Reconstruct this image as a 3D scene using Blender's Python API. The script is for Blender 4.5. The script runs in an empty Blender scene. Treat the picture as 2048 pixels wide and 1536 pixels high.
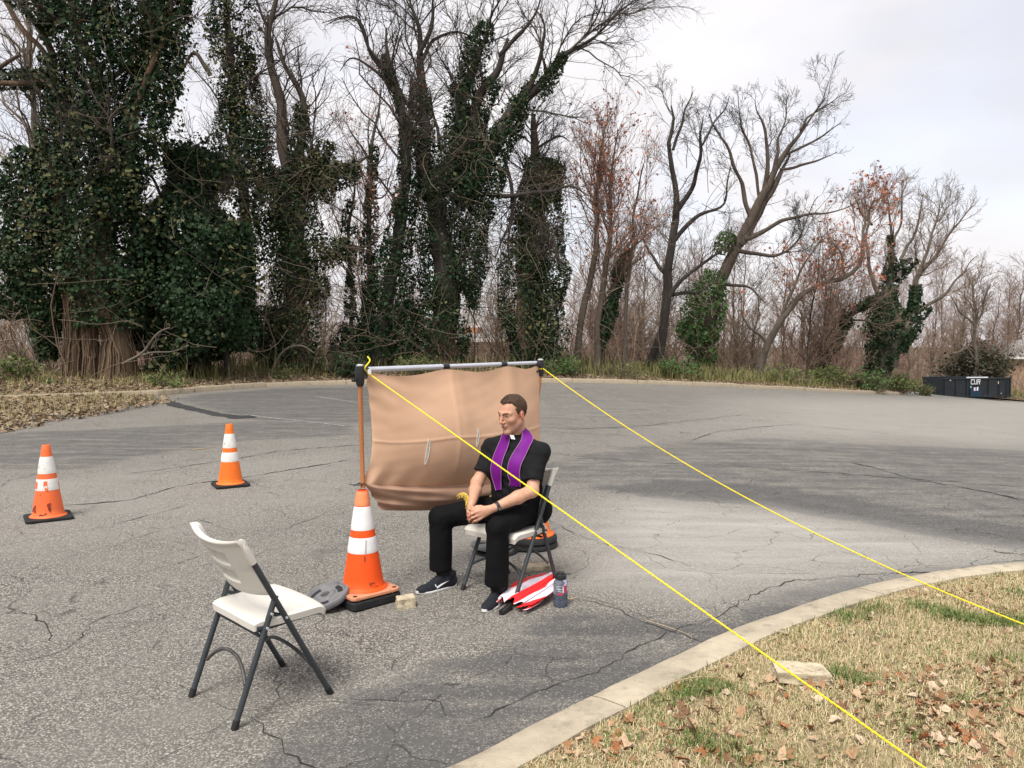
import bpy, bmesh, math, random
import numpy as np
from mathutils import Vector, Matrix

SC = bpy.context.scene
COL = SC.collection
RNG = np.random.default_rng(7)
random.seed(7)

# ------------------------------------------------------------------ camera
CAM_H = 1.65
FPX = 1539.0                       # focal length in pixels of the 2048 px wide photograph
PITCH = math.atan((768 - 680) / FPX)
cam_d = bpy.data.cameras.new('camera')
cam_d.sensor_width = 36.0
cam_d.lens = FPX / 2048 * 36.0
cam_d.clip_start = 0.05
cam_d.clip_end = 2000
cam = bpy.data.objects.new('camera', cam_d)
COL.objects.link(cam)
cam.location = (0, 0, CAM_H)
cam.rotation_euler = (math.pi / 2 - PITCH, 0, 0)
SC.camera = cam

# ------------------------------------------------------------------ world: bright overcast
SUN_EL, SUN_AZ = math.radians(58), math.radians(205)      # azimuth from +Y clockwise: behind the camera, a little left
world = bpy.data.worlds.new('World')
SC.world = world
world.use_nodes = True
wn, wl = world.node_tree.nodes, world.node_tree.links
wn.clear()
w_out = wn.new('ShaderNodeOutputWorld')
w_bg = wn.new('ShaderNodeBackground')
w_sky = wn.new('ShaderNodeTexSky')
w_sky.sky_type = 'NISHITA'
w_sky.sun_disc = False
w_sky.sun_elevation = SUN_EL
w_sky.sun_rotation = SUN_AZ
w_tc = wn.new('ShaderNodeTexCoord')
w_map = wn.new('ShaderNodeMapping')
w_map.inputs['Scale'].default_value = (1.0, 1.0, 2.2)
w_n1 = wn.new('ShaderNodeTexNoise')
w_n1.inputs['Scale'].default_value = 2.6
w_n1.inputs['Detail'].default_value = 7
w_n1.inputs['Roughness'].default_value = 0.52
w_n1.inputs['Distortion'].default_value = 0.5
w_r1 = wn.new('ShaderNodeValToRGB')            # how much thin blue shows between the clouds
w_r1.color_ramp.elements[0].position = 0.36
w_r1.color_ramp.elements[0].color = (0.84, 0.84, 0.84, 1)
w_r1.color_ramp.elements[1].position = 0.56
w_r1.color_ramp.elements[1].color = (1, 1, 1, 1)
w_n2 = wn.new('ShaderNodeTexNoise')
w_n2.inputs['Scale'].default_value = 2.3
w_n2.inputs['Detail'].default_value = 5
w_r2 = wn.new('ShaderNodeValToRGB')            # cloud brightness
w_r2.color_ramp.elements[0].position = 0.36
w_r2.color_ramp.elements[0].color = (2.82, 2.74, 2.86, 1)
w_r2.color_ramp.elements[1].position = 0.62
w_r2.color_ramp.elements[1].color = (3.45, 3.36, 3.42, 1)
w_mix = wn.new('ShaderNodeMixRGB')
w_bg.inputs['Strength'].default_value = 0.1
wl.new(w_tc.outputs['Generated'], w_map.inputs['Vector'])
wl.new(w_map.outputs['Vector'], w_n1.inputs['Vector'])
wl.new(w_map.outputs['Vector'], w_n2.inputs['Vector'])
wl.new(w_n1.outputs['Fac'], w_r1.inputs['Fac'])
wl.new(w_n2.outputs['Fac'], w_r2.inputs['Fac'])
wl.new(w_r1.outputs['Color'], w_mix.inputs['Fac'])
wl.new(w_sky.outputs['Color'], w_mix.inputs['Color1'])
wl.new(w_r2.outputs['Color'], w_mix.inputs['Color2'])
wl.new(w_mix.outputs['Color'], w_bg.inputs['Color'])
wl.new(w_bg.outputs['Background'], w_out.inputs['Surface'])

sun_d = bpy.data.lights.new('sun', 'SUN')
sun_d.energy = 1.5
sun_d.angle = math.radians(24)
sun_d.color = (1.0, 0.965, 0.91)
sun = bpy.data.objects.new('sun', sun_d)
COL.objects.link(sun)
_sd = Vector((math.sin(SUN_AZ) * math.cos(SUN_EL), math.cos(SUN_AZ) * math.cos(SUN_EL), math.sin(SUN_EL)))
sun.rotation_euler = (-_sd).to_track_quat('-Z', 'Y').to_euler()
sun.location = (-5, -8, 20)

SC.view_settings.view_transform = 'Standard'
SC.view_settings.look = 'None'
SC.view_settings.gamma = 1
SC.view_settings.exposure = 1.58
SC.view_settings.use_curve_mapping = False
SC.cycles.max_bounces = 6
SC.cycles.transparent_max_bounces = 8

# ------------------------------------------------------------------ finding places: pixel of the photograph -> point of the world
CP, SP = math.cos(PITCH), math.sin(PITCH)
def ray(x, y):
    u = (x - 1024) / FPX
    v = (768 - y) / FPX
    return np.array([u, CP + v * SP, -SP + v * CP])
def at(x, y, Y):
    d = ray(x, y)
    return np.array([0, 0, CAM_H]) + d * (Y / d[1])
def G(X, Y):
    """height of the parking lot: level near by, falling away to the right"""
    X = np.asarray(X, float)
    sp = 3.0 * np.logaddexp(0, (X - 5.0) / 3.0)
    return -0.095 * sp * np.clip((np.asarray(Y, float) - 6) / 12, 0, 1)
def gp(x, y, z=0.0):
    d = ray(x, y)
    t = (z - CAM_H) / d[2] if d[2] < -1e-4 else 100
    lo, hi = 1.0, 140.0
    f = lambda t: CAM_H + d[2] * t - (float(G(d[0] * t, d[1] * t)) + z)
    for _ in range(50):
        m = 0.5 * (lo + hi)
        if f(m) > 0: lo = m
        else: hi = m
    return np.array([0, 0, CAM_H]) + d * lo

# ------------------------------------------------------------------ mesh helpers
ORG = {}
def tag(o, label=None, cat=None, group=None, kind=None):
    if label: o['label'] = label
    if cat: o['category'] = cat
    if group: o['group'] = group
    if kind: o['kind'] = kind
    return o
def empty(name, loc, label=None, cat=None, group=None, rz=0.0):
    o = bpy.data.objects.new(name, None)
    o.empty_display_size = 0.2
    COL.objects.link(o)
    o.location = tuple(float(c) for c in loc)
    o.rotation_euler = (0, 0, rz)
    ORG[o.name] = np.array(loc, float)
    return tag(o, label, cat, group)
def mesh_np(name, V, F, smooth=False):
    V = np.asarray(V, np.float32)
    F = np.asarray(F, np.int32)
    me = bpy.data.meshes.new(name)
    n, k = F.shape
    me.vertices.add(len(V)); me.vertices.foreach_set('co', V.ravel())
    me.loops.add(n * k); me.loops.foreach_set('vertex_index', F.ravel())
    me.polygons.add(n)
    me.polygons.foreach_set('loop_start', np.arange(0, n * k, k, dtype=np.int32))
    me.polygons.foreach_set('loop_total', np.full(n, k, np.int32))
    if smooth: me.polygons.foreach_set('use_smooth', np.ones(n, bool))
    me.update(calc_edges=True)
    return me
def link(name, me, m, parent=None):
    o = bpy.data.objects.new(name, me)
    COL.objects.link(o)
    if m is not None: me.materials.append(m)
    if parent is not None:
        o.parent = parent
        ORG[o.name] = ORG[parent.name]
    else:
        ORG[o.name] = np.zeros(3)
    return o
def onp(name, V, F, m, parent=None, smooth=False, local=False):
    """mesh object from numpy arrays; V is in world coordinates unless local"""
    V = np.asarray(V, float)
    if parent is not None and not local: V = V - ORG[parent.name]
    return link(name, mesh_np(name, V, F, smooth), m, parent)
def attr(o, name, vals):
    a = o.data.attributes.new(name, 'FLOAT', 'POINT')
    a.data.foreach_set('value', np.asarray(vals, np.float32))

class MB:
    """collects boxes, tubes and lathes for one mesh object"""
    def __init__(s): s.v, s.f = [], []
    def add(s, V, F):
        b = len(s.v)
        s.v += [tuple(map(float, p)) for p in V]
        s.f += [tuple(int(i) + b for i in q) for q in F]
        return s
    def box(s, c, size, R=None, taper=1.0):
        hx, hy, hz = (x / 2 for x in size)
        P = [(-hx, -hy, -hz), (hx, -hy, -hz), (hx, hy, -hz), (-hx, hy, -hz),
             (-hx * taper, -hy * taper, hz), (hx * taper, -hy * taper, hz), (hx * taper, hy * taper, hz), (-hx * taper, hy * taper, hz)]
        P = np.array(P)
        if R is not None: P = P @ np.asarray(R).T
        return s.add(P + np.asarray(c), [(0, 3, 2, 1), (4, 5, 6, 7), (0, 1, 5, 4), (1, 2, 6, 5), (2, 3, 7, 6), (3, 0, 4, 7)])
    def tube(s, pts, r, k=8, cap=True, flat=1.0, ref=None):
        P = np.asarray(pts, float); n = len(P)
        r = np.full(n, r) if np.isscalar(r) else np.asarray(r)
        T = np.gradient(P, axis=0); T /= np.linalg.norm(T, axis=1)[:, None] + 1e-12
        if ref is None: ref = np.array([0, 0, 1.0]) if abs(T[:, 2]).mean() < 0.8 else np.array([1.0, 0, 0])
        N = ref - (T @ ref)[:, None] * T; N /= np.linalg.norm(N, axis=1)[:, None] + 1e-12
        B = np.cross(T, N)
        a = np.arange(k) * 2 * math.pi / k
        V = P[:, None] + (np.cos(a)[None, :, None] * N[:, None] * flat + np.sin(a)[None, :, None] * B[:, None]) * r[:, None, None]
        F = []
        for i in range(n - 1):
            for j in range(k):
                j2 = (j + 1) % k
                F.append((i * k + j, i * k + j2, (i + 1) * k + j2, (i + 1) * k + j))
        if cap: F += [tuple(range(k))[::-1], tuple((n - 1) * k + j for j in range(k))]
        return s.add(V.reshape(-1, 3), F)
    def lathe(s, prof, c=(0, 0, 0), k=32, R=None, cap=True):
        a = np.arange(k) * 2 * math.pi / k
        V = np.array([[(r * math.cos(t), r * math.sin(t), z) for t in a] for r, z in prof]).reshape(-1, 3)
        if R is not None: V = V @ np.asarray(R).T
        F = []
        for i in range(len(prof) - 1):
            for j in range(k):
                j2 = (j + 1) % k
                F.append((i * k + j, i * k + j2, (i + 1) * k + j2, (i + 1) * k + j))
        if cap: F += [tuple(range(k))[::-1], tuple((len(prof) - 1) * k + j for j in range(k))]
        return s.add(V + np.asarray(c), F)
    def prism(s, outline, z0, z1, R=None, c=(0, 0, 0)):
        n = len(outline)
        V = np.array([(x, y, z0) for x, y in outline] + [(x, y, z1) for x, y in outline], float)
        if R is not None: V = V @ np.asarray(R).T
        F = [tuple(range(n))[::-1], tuple(range(n, 2 * n))] + [(i, (i + 1) % n, n + (i + 1) % n, n + i) for i in range(n)]
        return s.add(V + np.asarray(c), F)
    def build(s, name, m, parent=None, local=False, smooth=None, bevel=0.0, seg=2):
        V = np.array(s.v)
        if parent is not None and not local: V = V - ORG[parent.name]
        me = bpy.data.meshes.new(name)
        me.from_pydata([tuple(p) for p in V], [], s.f)
        if bevel > 0:
            bm = bmesh.new(); bm.from_mesh(me)
            bm.normal_update()
            es = [e for e in bm.edges if len(e.link_faces) == 2 and e.calc_face_angle(0) > 0.6]
            bmesh.ops.bevel(bm, geom=es, offset=bevel, segments=seg, affect='EDGES', profile=0.5, clamp_overlap=True)
            bm.to_mesh(me); bm.free()
        o = link(name, me, m, parent)
        if smooth is not None:
            for p in me.polygons: p.use_smooth = True
            me.set_sharp_from_angle(angle=math.radians(smooth))
        return o

def grid_faces(n, m, wrap=False):
    """quads of an n x m vertex grid (row-major)"""
    i = np.arange(n - 1)[:, None]
    j = np.arange(m if wrap else m - 1)[None, :]
    j2 = (j + 1) % m
    return np.stack([i * m + j, i * m + j2, (i + 1) * m + j2, (i + 1) * m + j], -1).reshape(-1, 4)

def tubes(P, R, k):
    """many polylines of equal point count -> one tube soup. P (M,n,3), R (M,n)"""
    M, n, _ = P.shape
    T = np.gradient(P, axis=1)
    T /= np.linalg.norm(T, axis=2, keepdims=True) + 1e-9
    main = P[:, -1] - P[:, 0]
    ref = np.where((np.abs(main[:, 2]) > 0.75 * np.linalg.norm(main, axis=1))[:, None], np.array([[1.0, 0.13, 0]]), np.array([[0.1, 0.05, 1.0]]))
    N = ref[:, None] - (T * ref[:, None]).sum(2, keepdims=True) * T
    N /= np.linalg.norm(N, axis=2, keepdims=True) + 1e-9
    B = np.cross(T, N)
    a = np.arange(k) * 2 * math.pi / k
    V = P[:, :, None] + (np.cos(a)[None, None, :, None] * N[:, :, None] + np.sin(a)[None, None, :, None] * B[:, :, None]) * R[:, :, None, None]
    gf = grid_faces(n, k, wrap=True)
    F = (gf[None] + (np.arange(M) * n * k)[:, None, None]).reshape(-1, 4)
    return V.reshape(-1, 3), F
def cat(parts):
    Vs, Fs, b = [], [], 0
    for V, F in parts:
        Vs.append(V); Fs.append(F + b); b += len(V)
    return np.concatenate(Vs), np.concatenate(Fs)
def resample(pts, n, smooth=True):
    P = np.asarray(pts, float)
    s = np.r_[0, np.cumsum(np.linalg.norm(np.diff(P[:, :3], axis=0), axis=1))]
    t = np.linspace(0, s[-1], n)
    if not smooth or len(P) < 3:
        return np.stack([np.interp(t, s, P[:, i]) for i in range(P.shape[1])], 1)
    # Catmull-Rom through the points
    tang = np.gradient(P, s, axis=0)
    i = np.clip(np.searchsorted(s, t, side='right') - 1, 0, len(s) - 2)
    h = (s[i + 1] - s[i])[:, None]; u = ((t - s[i])[:, None]) / h
    return ((2 * u**3 - 3 * u**2 + 1) * P[i] + (u**3 - 2 * u**2 + u) * h * tang[i] + (-2 * u**3 + 3 * u**2) * P[i + 1] + (u**3 - u**2) * h * tang[i + 1])
def unit(v):
    v = np.asarray(v, float)
    return v / (np.linalg.norm(v, axis=-1, keepdims=True) + 1e-12)
def wavenoise(P, freq, seed, octaves=2, n=7):
    """smooth pseudo-noise of points, about -1..1"""
    g = np.random.default_rng(seed); out = 0; amp = 1.0; tot = 0
    for o in range(octaves):
        K = g.normal(size=(n, 3)) * freq * (2.1 ** o); ph = g.uniform(0, 6.28, n)
        out = out + amp * np.sin(P @ K.T + ph).sum(-1) / math.sqrt(n); tot += amp; amp *= 0.5
    return out / tot

# ------------------------------------------------------------------ materials
def mat(name, col, rough=0.7, var=0.0, scale=8.0, bump=0.0, bscale=60.0, metal=0.0, island=None, spec=0.4, dirt=None, stretch=(1, 1, 1), sss=0.0, sheen=0.0, detail=6):
    """principled with noise-varied colour, fine bump, optional second colour per island and dirt blotches"""
    m = bpy.data.materials.new(name); m.use_nodes = True
    n, l = m.node_tree.nodes, m.node_tree.links
    p = n['Principled BSDF']
    p.inputs['Roughness'].default_value = rough
    p.inputs['Metallic'].default_value = metal
    p.inputs['Specular IOR Level'].default_value = spec
    if sss > 0:
        p.inputs['Subsurface Weight'].default_value = sss
        p.inputs['Subsurface Radius'].default_value = (0.012, 0.005, 0.003)
        p.inputs['Subsurface Scale'].default_value = 1.0
    if sheen > 0: p.inputs['Sheen Weight'].default_value = sheen
    tc = n.new('ShaderNodeTexCoord'); mp = n.new('ShaderNodeMapping')
    mp.inputs['Scale'].default_value = stretch
    l.new(tc.outputs['Object'], mp.inputs['Vector'])
    base = n.new('ShaderNodeRGB'); base.outputs[0].default_value = (*col, 1)
    cur = base.outputs[0]
    if island is not None:
        ge = n.new('ShaderNodeNewGeometry'); rp = n.new('ShaderNodeValToRGB')
        cols = [col] + list(island)
        while len(rp.color_ramp.elements) < len(cols): rp.color_ramp.elements.new(0.5)
        for i, c in enumerate(cols):
            rp.color_ramp.elements[i].position = i / max(1, len(cols) - 1); rp.color_ramp.elements[i].color = (*c, 1)
        l.new(ge.outputs['Random Per Island'], rp.inputs['Fac']); cur = rp.outputs['Color']
    if var > 0:
        no = n.new('ShaderNodeTexNoise'); no.inputs['Scale'].default_value = scale; no.inputs['Detail'].default_value = detail; no.inputs['Roughness'].default_value = 0.62
        mr = n.new('ShaderNodeMapRange'); mr.inputs['From Min'].default_value = 0.3; mr.inputs['From Max'].default_value = 0.7
        mr.inputs['To Min'].default_value = 1 - var; mr.inputs['To Max'].default_value = 1 + var
        mx = n.new('ShaderNodeMixRGB'); mx.blend_type = 'MULTIPLY'; mx.inputs['Fac'].default_value = 1
        l.new(mp.outputs['Vector'], no.inputs['Vector']); l.new(no.outputs['Fac'], mr.inputs['Value'])
        l.new(cur, mx.inputs['Color1']); l.new(mr.outputs['Result'], mx.inputs['Color2']); cur = mx.outputs['Color']
    if dirt is not None:
        dc, dscale, lo, hi = dirt
        no = n.new('ShaderNodeTexNoise'); no.inputs['Scale'].default_value = dscale; no.inputs['Detail'].default_value = 8; no.inputs['Roughness'].default_value = 0.7
        mr = n.new('ShaderNodeMapRange'); mr.inputs['From Min'].default_value = lo; mr.inputs['From Max'].default_value = hi
        mx = n.new('ShaderNodeMixRGB'); mx.inputs['Color2'].default_value = (*dc, 1)
        l.new(mp.outputs['Vector'], no.inputs['Vector']); l.new(no.outputs['Fac'], mr.inputs['Value']); l.new(mr.outputs['Result'], mx.inputs['Fac'])
        l.new(cur, mx.inputs['Color1']); cur = mx.outputs['Color']
    l.new(cur, p.inputs['Base Color'])
    if bump > 0:
        no = n.new('ShaderNodeTexNoise'); no.inputs['Scale'].default_value = bscale; no.inputs['Detail'].default_value = 5
        bp = n.new('ShaderNodeBump'); bp.inputs['Strength'].default_value = bump; bp.inputs['Distance'].default_value = 0.01
        l.new(mp.outputs['Vector'], no.inputs['Vector']); l.new(no.outputs['Fac'], bp.inputs['Height']); l.new(bp.outputs['Normal'], p.inputs['Normal'])
    return m
def mix_attr(m, attr_name, col, fac=1.0):
    """blend the base colour towards col where a vertex attribute says so"""
    n, l = m.node_tree.nodes, m.node_tree.links
    p = n['Principled BSDF']; src = p.inputs['Base Color'].links[0].from_socket
    a = n.new('ShaderNodeAttribute'); a.attribute_name = attr_name
    mu = n.new('ShaderNodeMath'); mu.operation = 'MULTIPLY'; mu.inputs[1].default_value = fac; mu.use_clamp = True
    mx = n.new('ShaderNodeMixRGB'); mx.inputs['Color2'].default_value = (*col, 1)
    l.new(a.outputs['Fac'], mu.inputs[0]); l.new(mu.outputs[0], mx.inputs['Fac'])
    l.new(src, mx.inputs['Color1']); l.new(mx.outputs['Color'], p.inputs['Base Color'])
    return m
# ================================================================== GROUND
def asphalt_material():
    m = bpy.data.materials.new('worn_asphalt'); m.use_nodes = True
    n, l = m.node_tree.nodes, m.node_tree.links
    p = n['Principled BSDF']; p.inputs['Roughness'].default_value = 0.88; p.inputs['Specular IOR Level'].default_value = 0.25
    ge = n.new('ShaderNodeNewGeometry')
    pos = ge.outputs['Position']
    def noise(scale, detail=4, rough=0.6, vec=None, dist=0.0):
        t = n.new('ShaderNodeTexNoise'); t.inputs['Scale'].default_value = scale; t.inputs['Detail'].default_value = detail
        t.inputs['Roughness'].default_value = rough; t.inputs['Distortion'].default_value = dist
        l.new(vec or pos, t.inputs['Vector']); return t.outputs['Fac']
    def maprange(v, a, b, c, d):
        t = n.new('ShaderNodeMapRange'); t.inputs['From Min'].default_value = a; t.inputs['From Max'].default_value = b
        t.inputs['To Min'].default_value = c; t.inputs['To Max'].default_value = d; l.new(v, t.inputs['Value']); return t.outputs['Result']
    def math_(op, a, b):
        t = n.new('ShaderNodeMath'); t.operation = op
        for i, x in enumerate((a, b)):
            if isinstance(x, (int, float)): t.inputs[i].default_value = x
            else: l.new(x, t.inputs[i])
        return t.outputs[0]
    def mix(f, a, b):
        t = n.new('ShaderNodeMixRGB')
        for s, x in (('Fac', f), ('Color1', a), ('Color2', b)):
            if isinstance(x, (int, float)): t.inputs[s].default_value = x
            elif isinstance(x, tuple): t.inputs[s].default_value = (*x, 1)
            else: l.new(x, t.inputs[s])
        return t.outputs['Color']
    # aggregate: every stone its own tint
    vo = n.new('ShaderNodeTexVoronoi'); vo.inputs['Scale'].default_value = 128; l.new(pos, vo.inputs['Vector'])
    sep = n.new('ShaderNodeSeparateColor'); l.new(vo.outputs['Color'], sep.inputs['Color'])
    ramp = n.new('ShaderNodeValToRGB')
    e = ramp.color_ramp.elements
    for q, c in ((0.0, (.065, .061, .055)), (.30, (.13, .121, .106)), (.55, (.26, .24, .205)), (.80, (.37, .342, .295)), (1.0, (.58, .54, .47))):
        el = e[0] if q == 0 else (e[-1] if q == 1.0 else e.new(q)); el.position = q; el.color = (*c, 1)
    l.new(sep.outputs['Red'], ramp.inputs['Fac'])
    grain = mix(maprange(vo.outputs['Distance'], 0.3, 0.7, 0, 0.75), ramp.outputs['Color'], (.05, .048, .046))
    # worn ground: big soft blotches
    blot = noise(1.1, 6, 0.62)
    worn = mix(maprange(blot, .35, .68, 0.0, 0.6), grain, (.205, .193, .172))
    # streaks of wear running with the drive lane
    mp = n.new('ShaderNodeMapping'); mp.inputs['Rotation'].default_value = (0, 0, math.radians(-38)); mp.inputs['Scale'].default_value = (0.5, 3.2, 1)
    l.new(pos, mp.inputs['Vector'])
    streak = noise(1.3, 6, 0.65, mp.outputs['Vector'], 0.4)
    # sealcoat
    at_ = n.new('ShaderNodeAttribute'); at_.attribute_name = 'seal'
    lt_ = n.new('ShaderNodeAttribute'); lt_.attribute_name = 'pale'
    edge = noise(3.2, 7, 0.7)
    fine = noise(34, 3, 0.6)
    s0 = math_('ADD', at_.outputs['Fac'], math_('MULTIPLY', math_('SUBTRACT', edge, 0.5), 1.25))
    s0 = math_('ADD', s0, math_('MULTIPLY', math_('SUBTRACT', streak, 0.5), 1.25))
    s0 = math_('ADD', s0, math_('MULTIPLY', math_('SUBTRACT', fine, 0.5), 0.55))
    seal = maprange(s0, 0.36, 0.80, 0.0, 0.93)
    sealed = mix(maprange(sep.outputs['Green'], .86, .99, 0, .55), mix(maprange(edge, .35, .65, 0, 1), (.060, .058, .057), (.096, .092, .088)), (.34, .32, .29))
    c = mix(seal, worn, sealed)
    c = mix(math_('MULTIPLY', lt_.outputs['Fac'], maprange(streak, .3, .7, .38, .85)), c, (.39, .372, .335))
    # hairline crackle in some places
    mpn = n.new('ShaderNodeTexNoise'); mpn.inputs['Scale'].default_value = 2.2; mpn.inputs['Detail'].default_value = 6; l.new(pos, mpn.inputs['Vector'])
    va = n.new('ShaderNodeVectorMath'); va.operation = 'MULTIPLY_ADD'; va.inputs[1].default_value = (.5, .5, 0); l.new(mpn.outputs['Color'], va.inputs[0]); l.new(pos, va.inputs[2])
    cr = n.new('ShaderNodeTexVoronoi'); cr.feature = 'DISTANCE_TO_EDGE'; cr.inputs['Scale'].default_value = 1.25; l.new(va.outputs[0], cr.inputs['Vector'])
    cr2 = n.new('ShaderNodeTexVoronoi'); cr2.feature = 'DISTANCE_TO_EDGE'; cr2.inputs['Scale'].default_value = 3.1; l.new(va.outputs[0], cr2.inputs['Vector'])
    jag = math_('MULTIPLY', math_('SUBTRACT', noise(45, 2), .5), .008)
    l1 = maprange(math_('ADD', cr.outputs['Distance'], jag), 0.001, 0.006, 1, 0)
    l2 = math_('MULTIPLY', maprange(math_('ADD', cr2.outputs['Distance'], jag), 0.004, 0.016, 1, 0), maprange(noise(0.55, 3), .55, .68, 0, 1))
    crack = math_('MULTIPLY', math_('MAXIMUM', l1, l2), maprange(noise(4.0, 4), .38, .56, 0, .85))
    c = mix(math_('MULTIPLY', crack, .85), c, (.03, .028, .026))
    l.new(c, p.inputs['Base Color'])
    h = math_('ADD', math_('MULTIPLY', sep.outputs['Red'], 0.5), math_('MULTIPLY', vo.outputs['Distance'], -0.8))
    h = math_('SUBTRACT', h, math_('MULTIPLY', crack, 2.5))
    bp = n.new('ShaderNodeBump'); bp.inputs['Strength'].default_value = 0.55; bp.inputs['Distance'].default_value = 0.004
    l.new(h, bp.inputs['Height']); l.new(bp.outputs['Normal'], p.inputs['Normal'])
    return m

def inside_dist(P, poly):
    """signed distance of points to a polygon, positive inside"""
    poly = np.asarray(poly)[:, :2]
    x, y = P[:, 0], P[:, 1]
    ins = np.zeros(len(P), bool); best = np.full(len(P), 1e9)
    for i in range(len(poly)):
        a, b = poly[i], poly[(i + 1) % len(poly)]
        ab = b - a
        t = np.clip(((x - a[0]) * ab[0] + (y - a[1]) * ab[1]) / (ab @ ab + 1e-12), 0, 1)
        best = np.minimum(best, np.hypot(x - a[0] - t * ab[0], y - a[1] - t * ab[1]))
        c = ((a[1] > y) != (b[1] > y)) & (x < (b[0] - a[0]) * (y - a[1]) / (b[1] - a[1] + 1e-12) + a[0])
        ins ^= c
    return np.where(ins, best, -best)

# --- far kerb line (asphalt edge) and the bank behind it
FAR = [gp(x, y) for x, y in ((-260, 812), (0, 802), (130, 798), (310, 792), (400, 784), (520, 775), (640, 770), (760, 767), (900, 765.5), (1090, 765), (1280, 768), (1420, 773), (1550, 779), (1680, 785), (1800, 789.5))]
FAR = np.array([p[:2] for p in FAR])
_dp = gp(1951, 797)
FAR = np.vstack([[FAR[0] + (FAR[0] - FAR[1]) * 6], FAR, [[_dp[0] - 5.2, _dp[1] + .4], [_dp[0] - 4.0, _dp[1] + 4.2], [_dp[0] + 4.5, _dp[1] + 4.6], [90.0, 78.0]]])
def CD(px):
    """depth of the far kerb along a photo column"""
    u = (px - 1024) / FPX; return float(np.interp(u, FAR[:, 0] / FAR[:, 1], FAR[:, 1]))
far_s = resample(np.c_[FAR, np.zeros(len(FAR))], 160, smooth=False)[:, :2]
_t = unit(np.gradient(far_s, axis=0)); far_n = np.c_[-_t[:, 1], _t[:, 0]]
for _ in range(12): far_n[1:-1] = unit(far_n[:-2] + far_n[1:-1] * 2 + far_n[2:])

# asphalt sheet
xs = np.unique(np.round(np.r_[np.linspace(-34, -8, 40), np.linspace(-8, -3.2, 50), np.arange(-3.2, 5, .07), np.linspace(5, 14, 60), np.linspace(14, 80, 70)], 4))
ys = np.unique(np.round(np.r_[np.linspace(-6, 1.8, 16), np.arange(1.8, 8, .065), np.linspace(8, 20, 60), np.linspace(20, 78, 80)], 4))
XX, YY = np.meshgrid(xs, ys)
GV = np.stack([XX.ravel(), YY.ravel(), G(XX, YY).ravel()], 1)
GV[:, 2] += 0.012 * wavenoise(GV, 0.5, 3)
GF = grid_faces(len(ys), len(xs))
fpoly = np.vstack([far_s + far_n * 1.2, [[90, -20], [-60, -20]]])
keepv = inside_dist(GV, fpoly) > -1.0
GF = GF[keepv[GF].all(1)]
used = np.zeros(len(GV), bool); used[GF.ravel()] = True
ren = np.cumsum(used) - 1
GV = GV[used]; GF = ren[GF]
M_ASPH = asphalt_material()
lot = tag(onp('parking_lot', GV, GF, M_ASPH, smooth=True), 'cracked grey asphalt parking lot with worn sealcoat patches', kind='structure')
seal = np.zeros(len(GV)); pale = np.zeros(len(GV))
def zone(arr, px, amount, soft):
    q = [gp(x, y) for x, y in px]
    d = inside_dist(GV, q)
    soft_ = soft
    np.maximum(arr, amount * np.clip(d / soft_ + 0.5, 0, 1), out=arr)
zone(seal, [(380, 1600), (520, 1460), (700, 1375), (950, 1300), (1080, 1235), (1150, 1200), (1300, 1238), (1420, 1230), (1560, 1168), (1800, 1132), (2048, 1112), (2300, 1100), (2300, 1170), (1480, 1300), (900, 1660)], .68, .3)
zone(seal, [(980, 935), (1280, 884), (1500, 872), (1800, 888), (2200, 905), (2200, 1108), (2048, 1102), (1900, 1082), (1700, 1042), (1500, 1008), (1300, 994), (1000, 960)], .60, .9)
zone(seal, [(1180, 975), (1350, 955), (1600, 975), (1900, 1030), (2200, 1075), (2200, 1108), (2048, 1102), (1900, 1082), (1700, 1042), (1500, 1008), (1300, 996)], .86, .2)
zone(seal, [(560, 800), (800, 775), (1100, 771), (1400, 780), (1500, 800), (1450, 850), (1200, 890), (1000, 930), (700, 900), (600, 850)], .44, 3.0)
zone(seal, [(-200, 880), (0, 866), (250, 856), (520, 840), (720, 850), (720, 872), (500, 884), (280, 915), (150, 945), (0, 938), (-200, 950)], .66, .5)
zone(seal, [(335, 800), (420, 822), (500, 842), (600, 845), (760, 852), (930, 850), (1000, 770), (800, 771), (560, 776), (360, 790)], .70, .7)
zone(seal, [(560, 1120), (720, 1062), (760, 1080), (640, 1135)], .45, .2)
zone(seal, [(-200, 1480), (0, 1460), (330, 1420), (380, 1470), (300, 1600), (-200, 1700)], .33, .4)
zone(seal, [(820, 1090), (1000, 1060), (1200, 1090), (1000, 1140)], .2, .4)
zone(pale, [(1250, 1000), (1500, 1010), (1700, 1045), (1900, 1085), (2048, 1104), (2048, 1118), (1800, 1134), (1560, 1165), (1400, 1190), (1180, 1160), (1180, 1060)], .95, .9)
zone(pale, [(1500, 800), (2200, 800), (2200, 900), (1800, 880), (1480, 866)], .6, 4.0)
zone(pale, [(-100, 980), (300, 940), (700, 900), (720, 1000), (500, 1040), (0, 1100)], .22, .8)
attr(lot, 'seal', seal); attr(lot, 'pale', pale)

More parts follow.
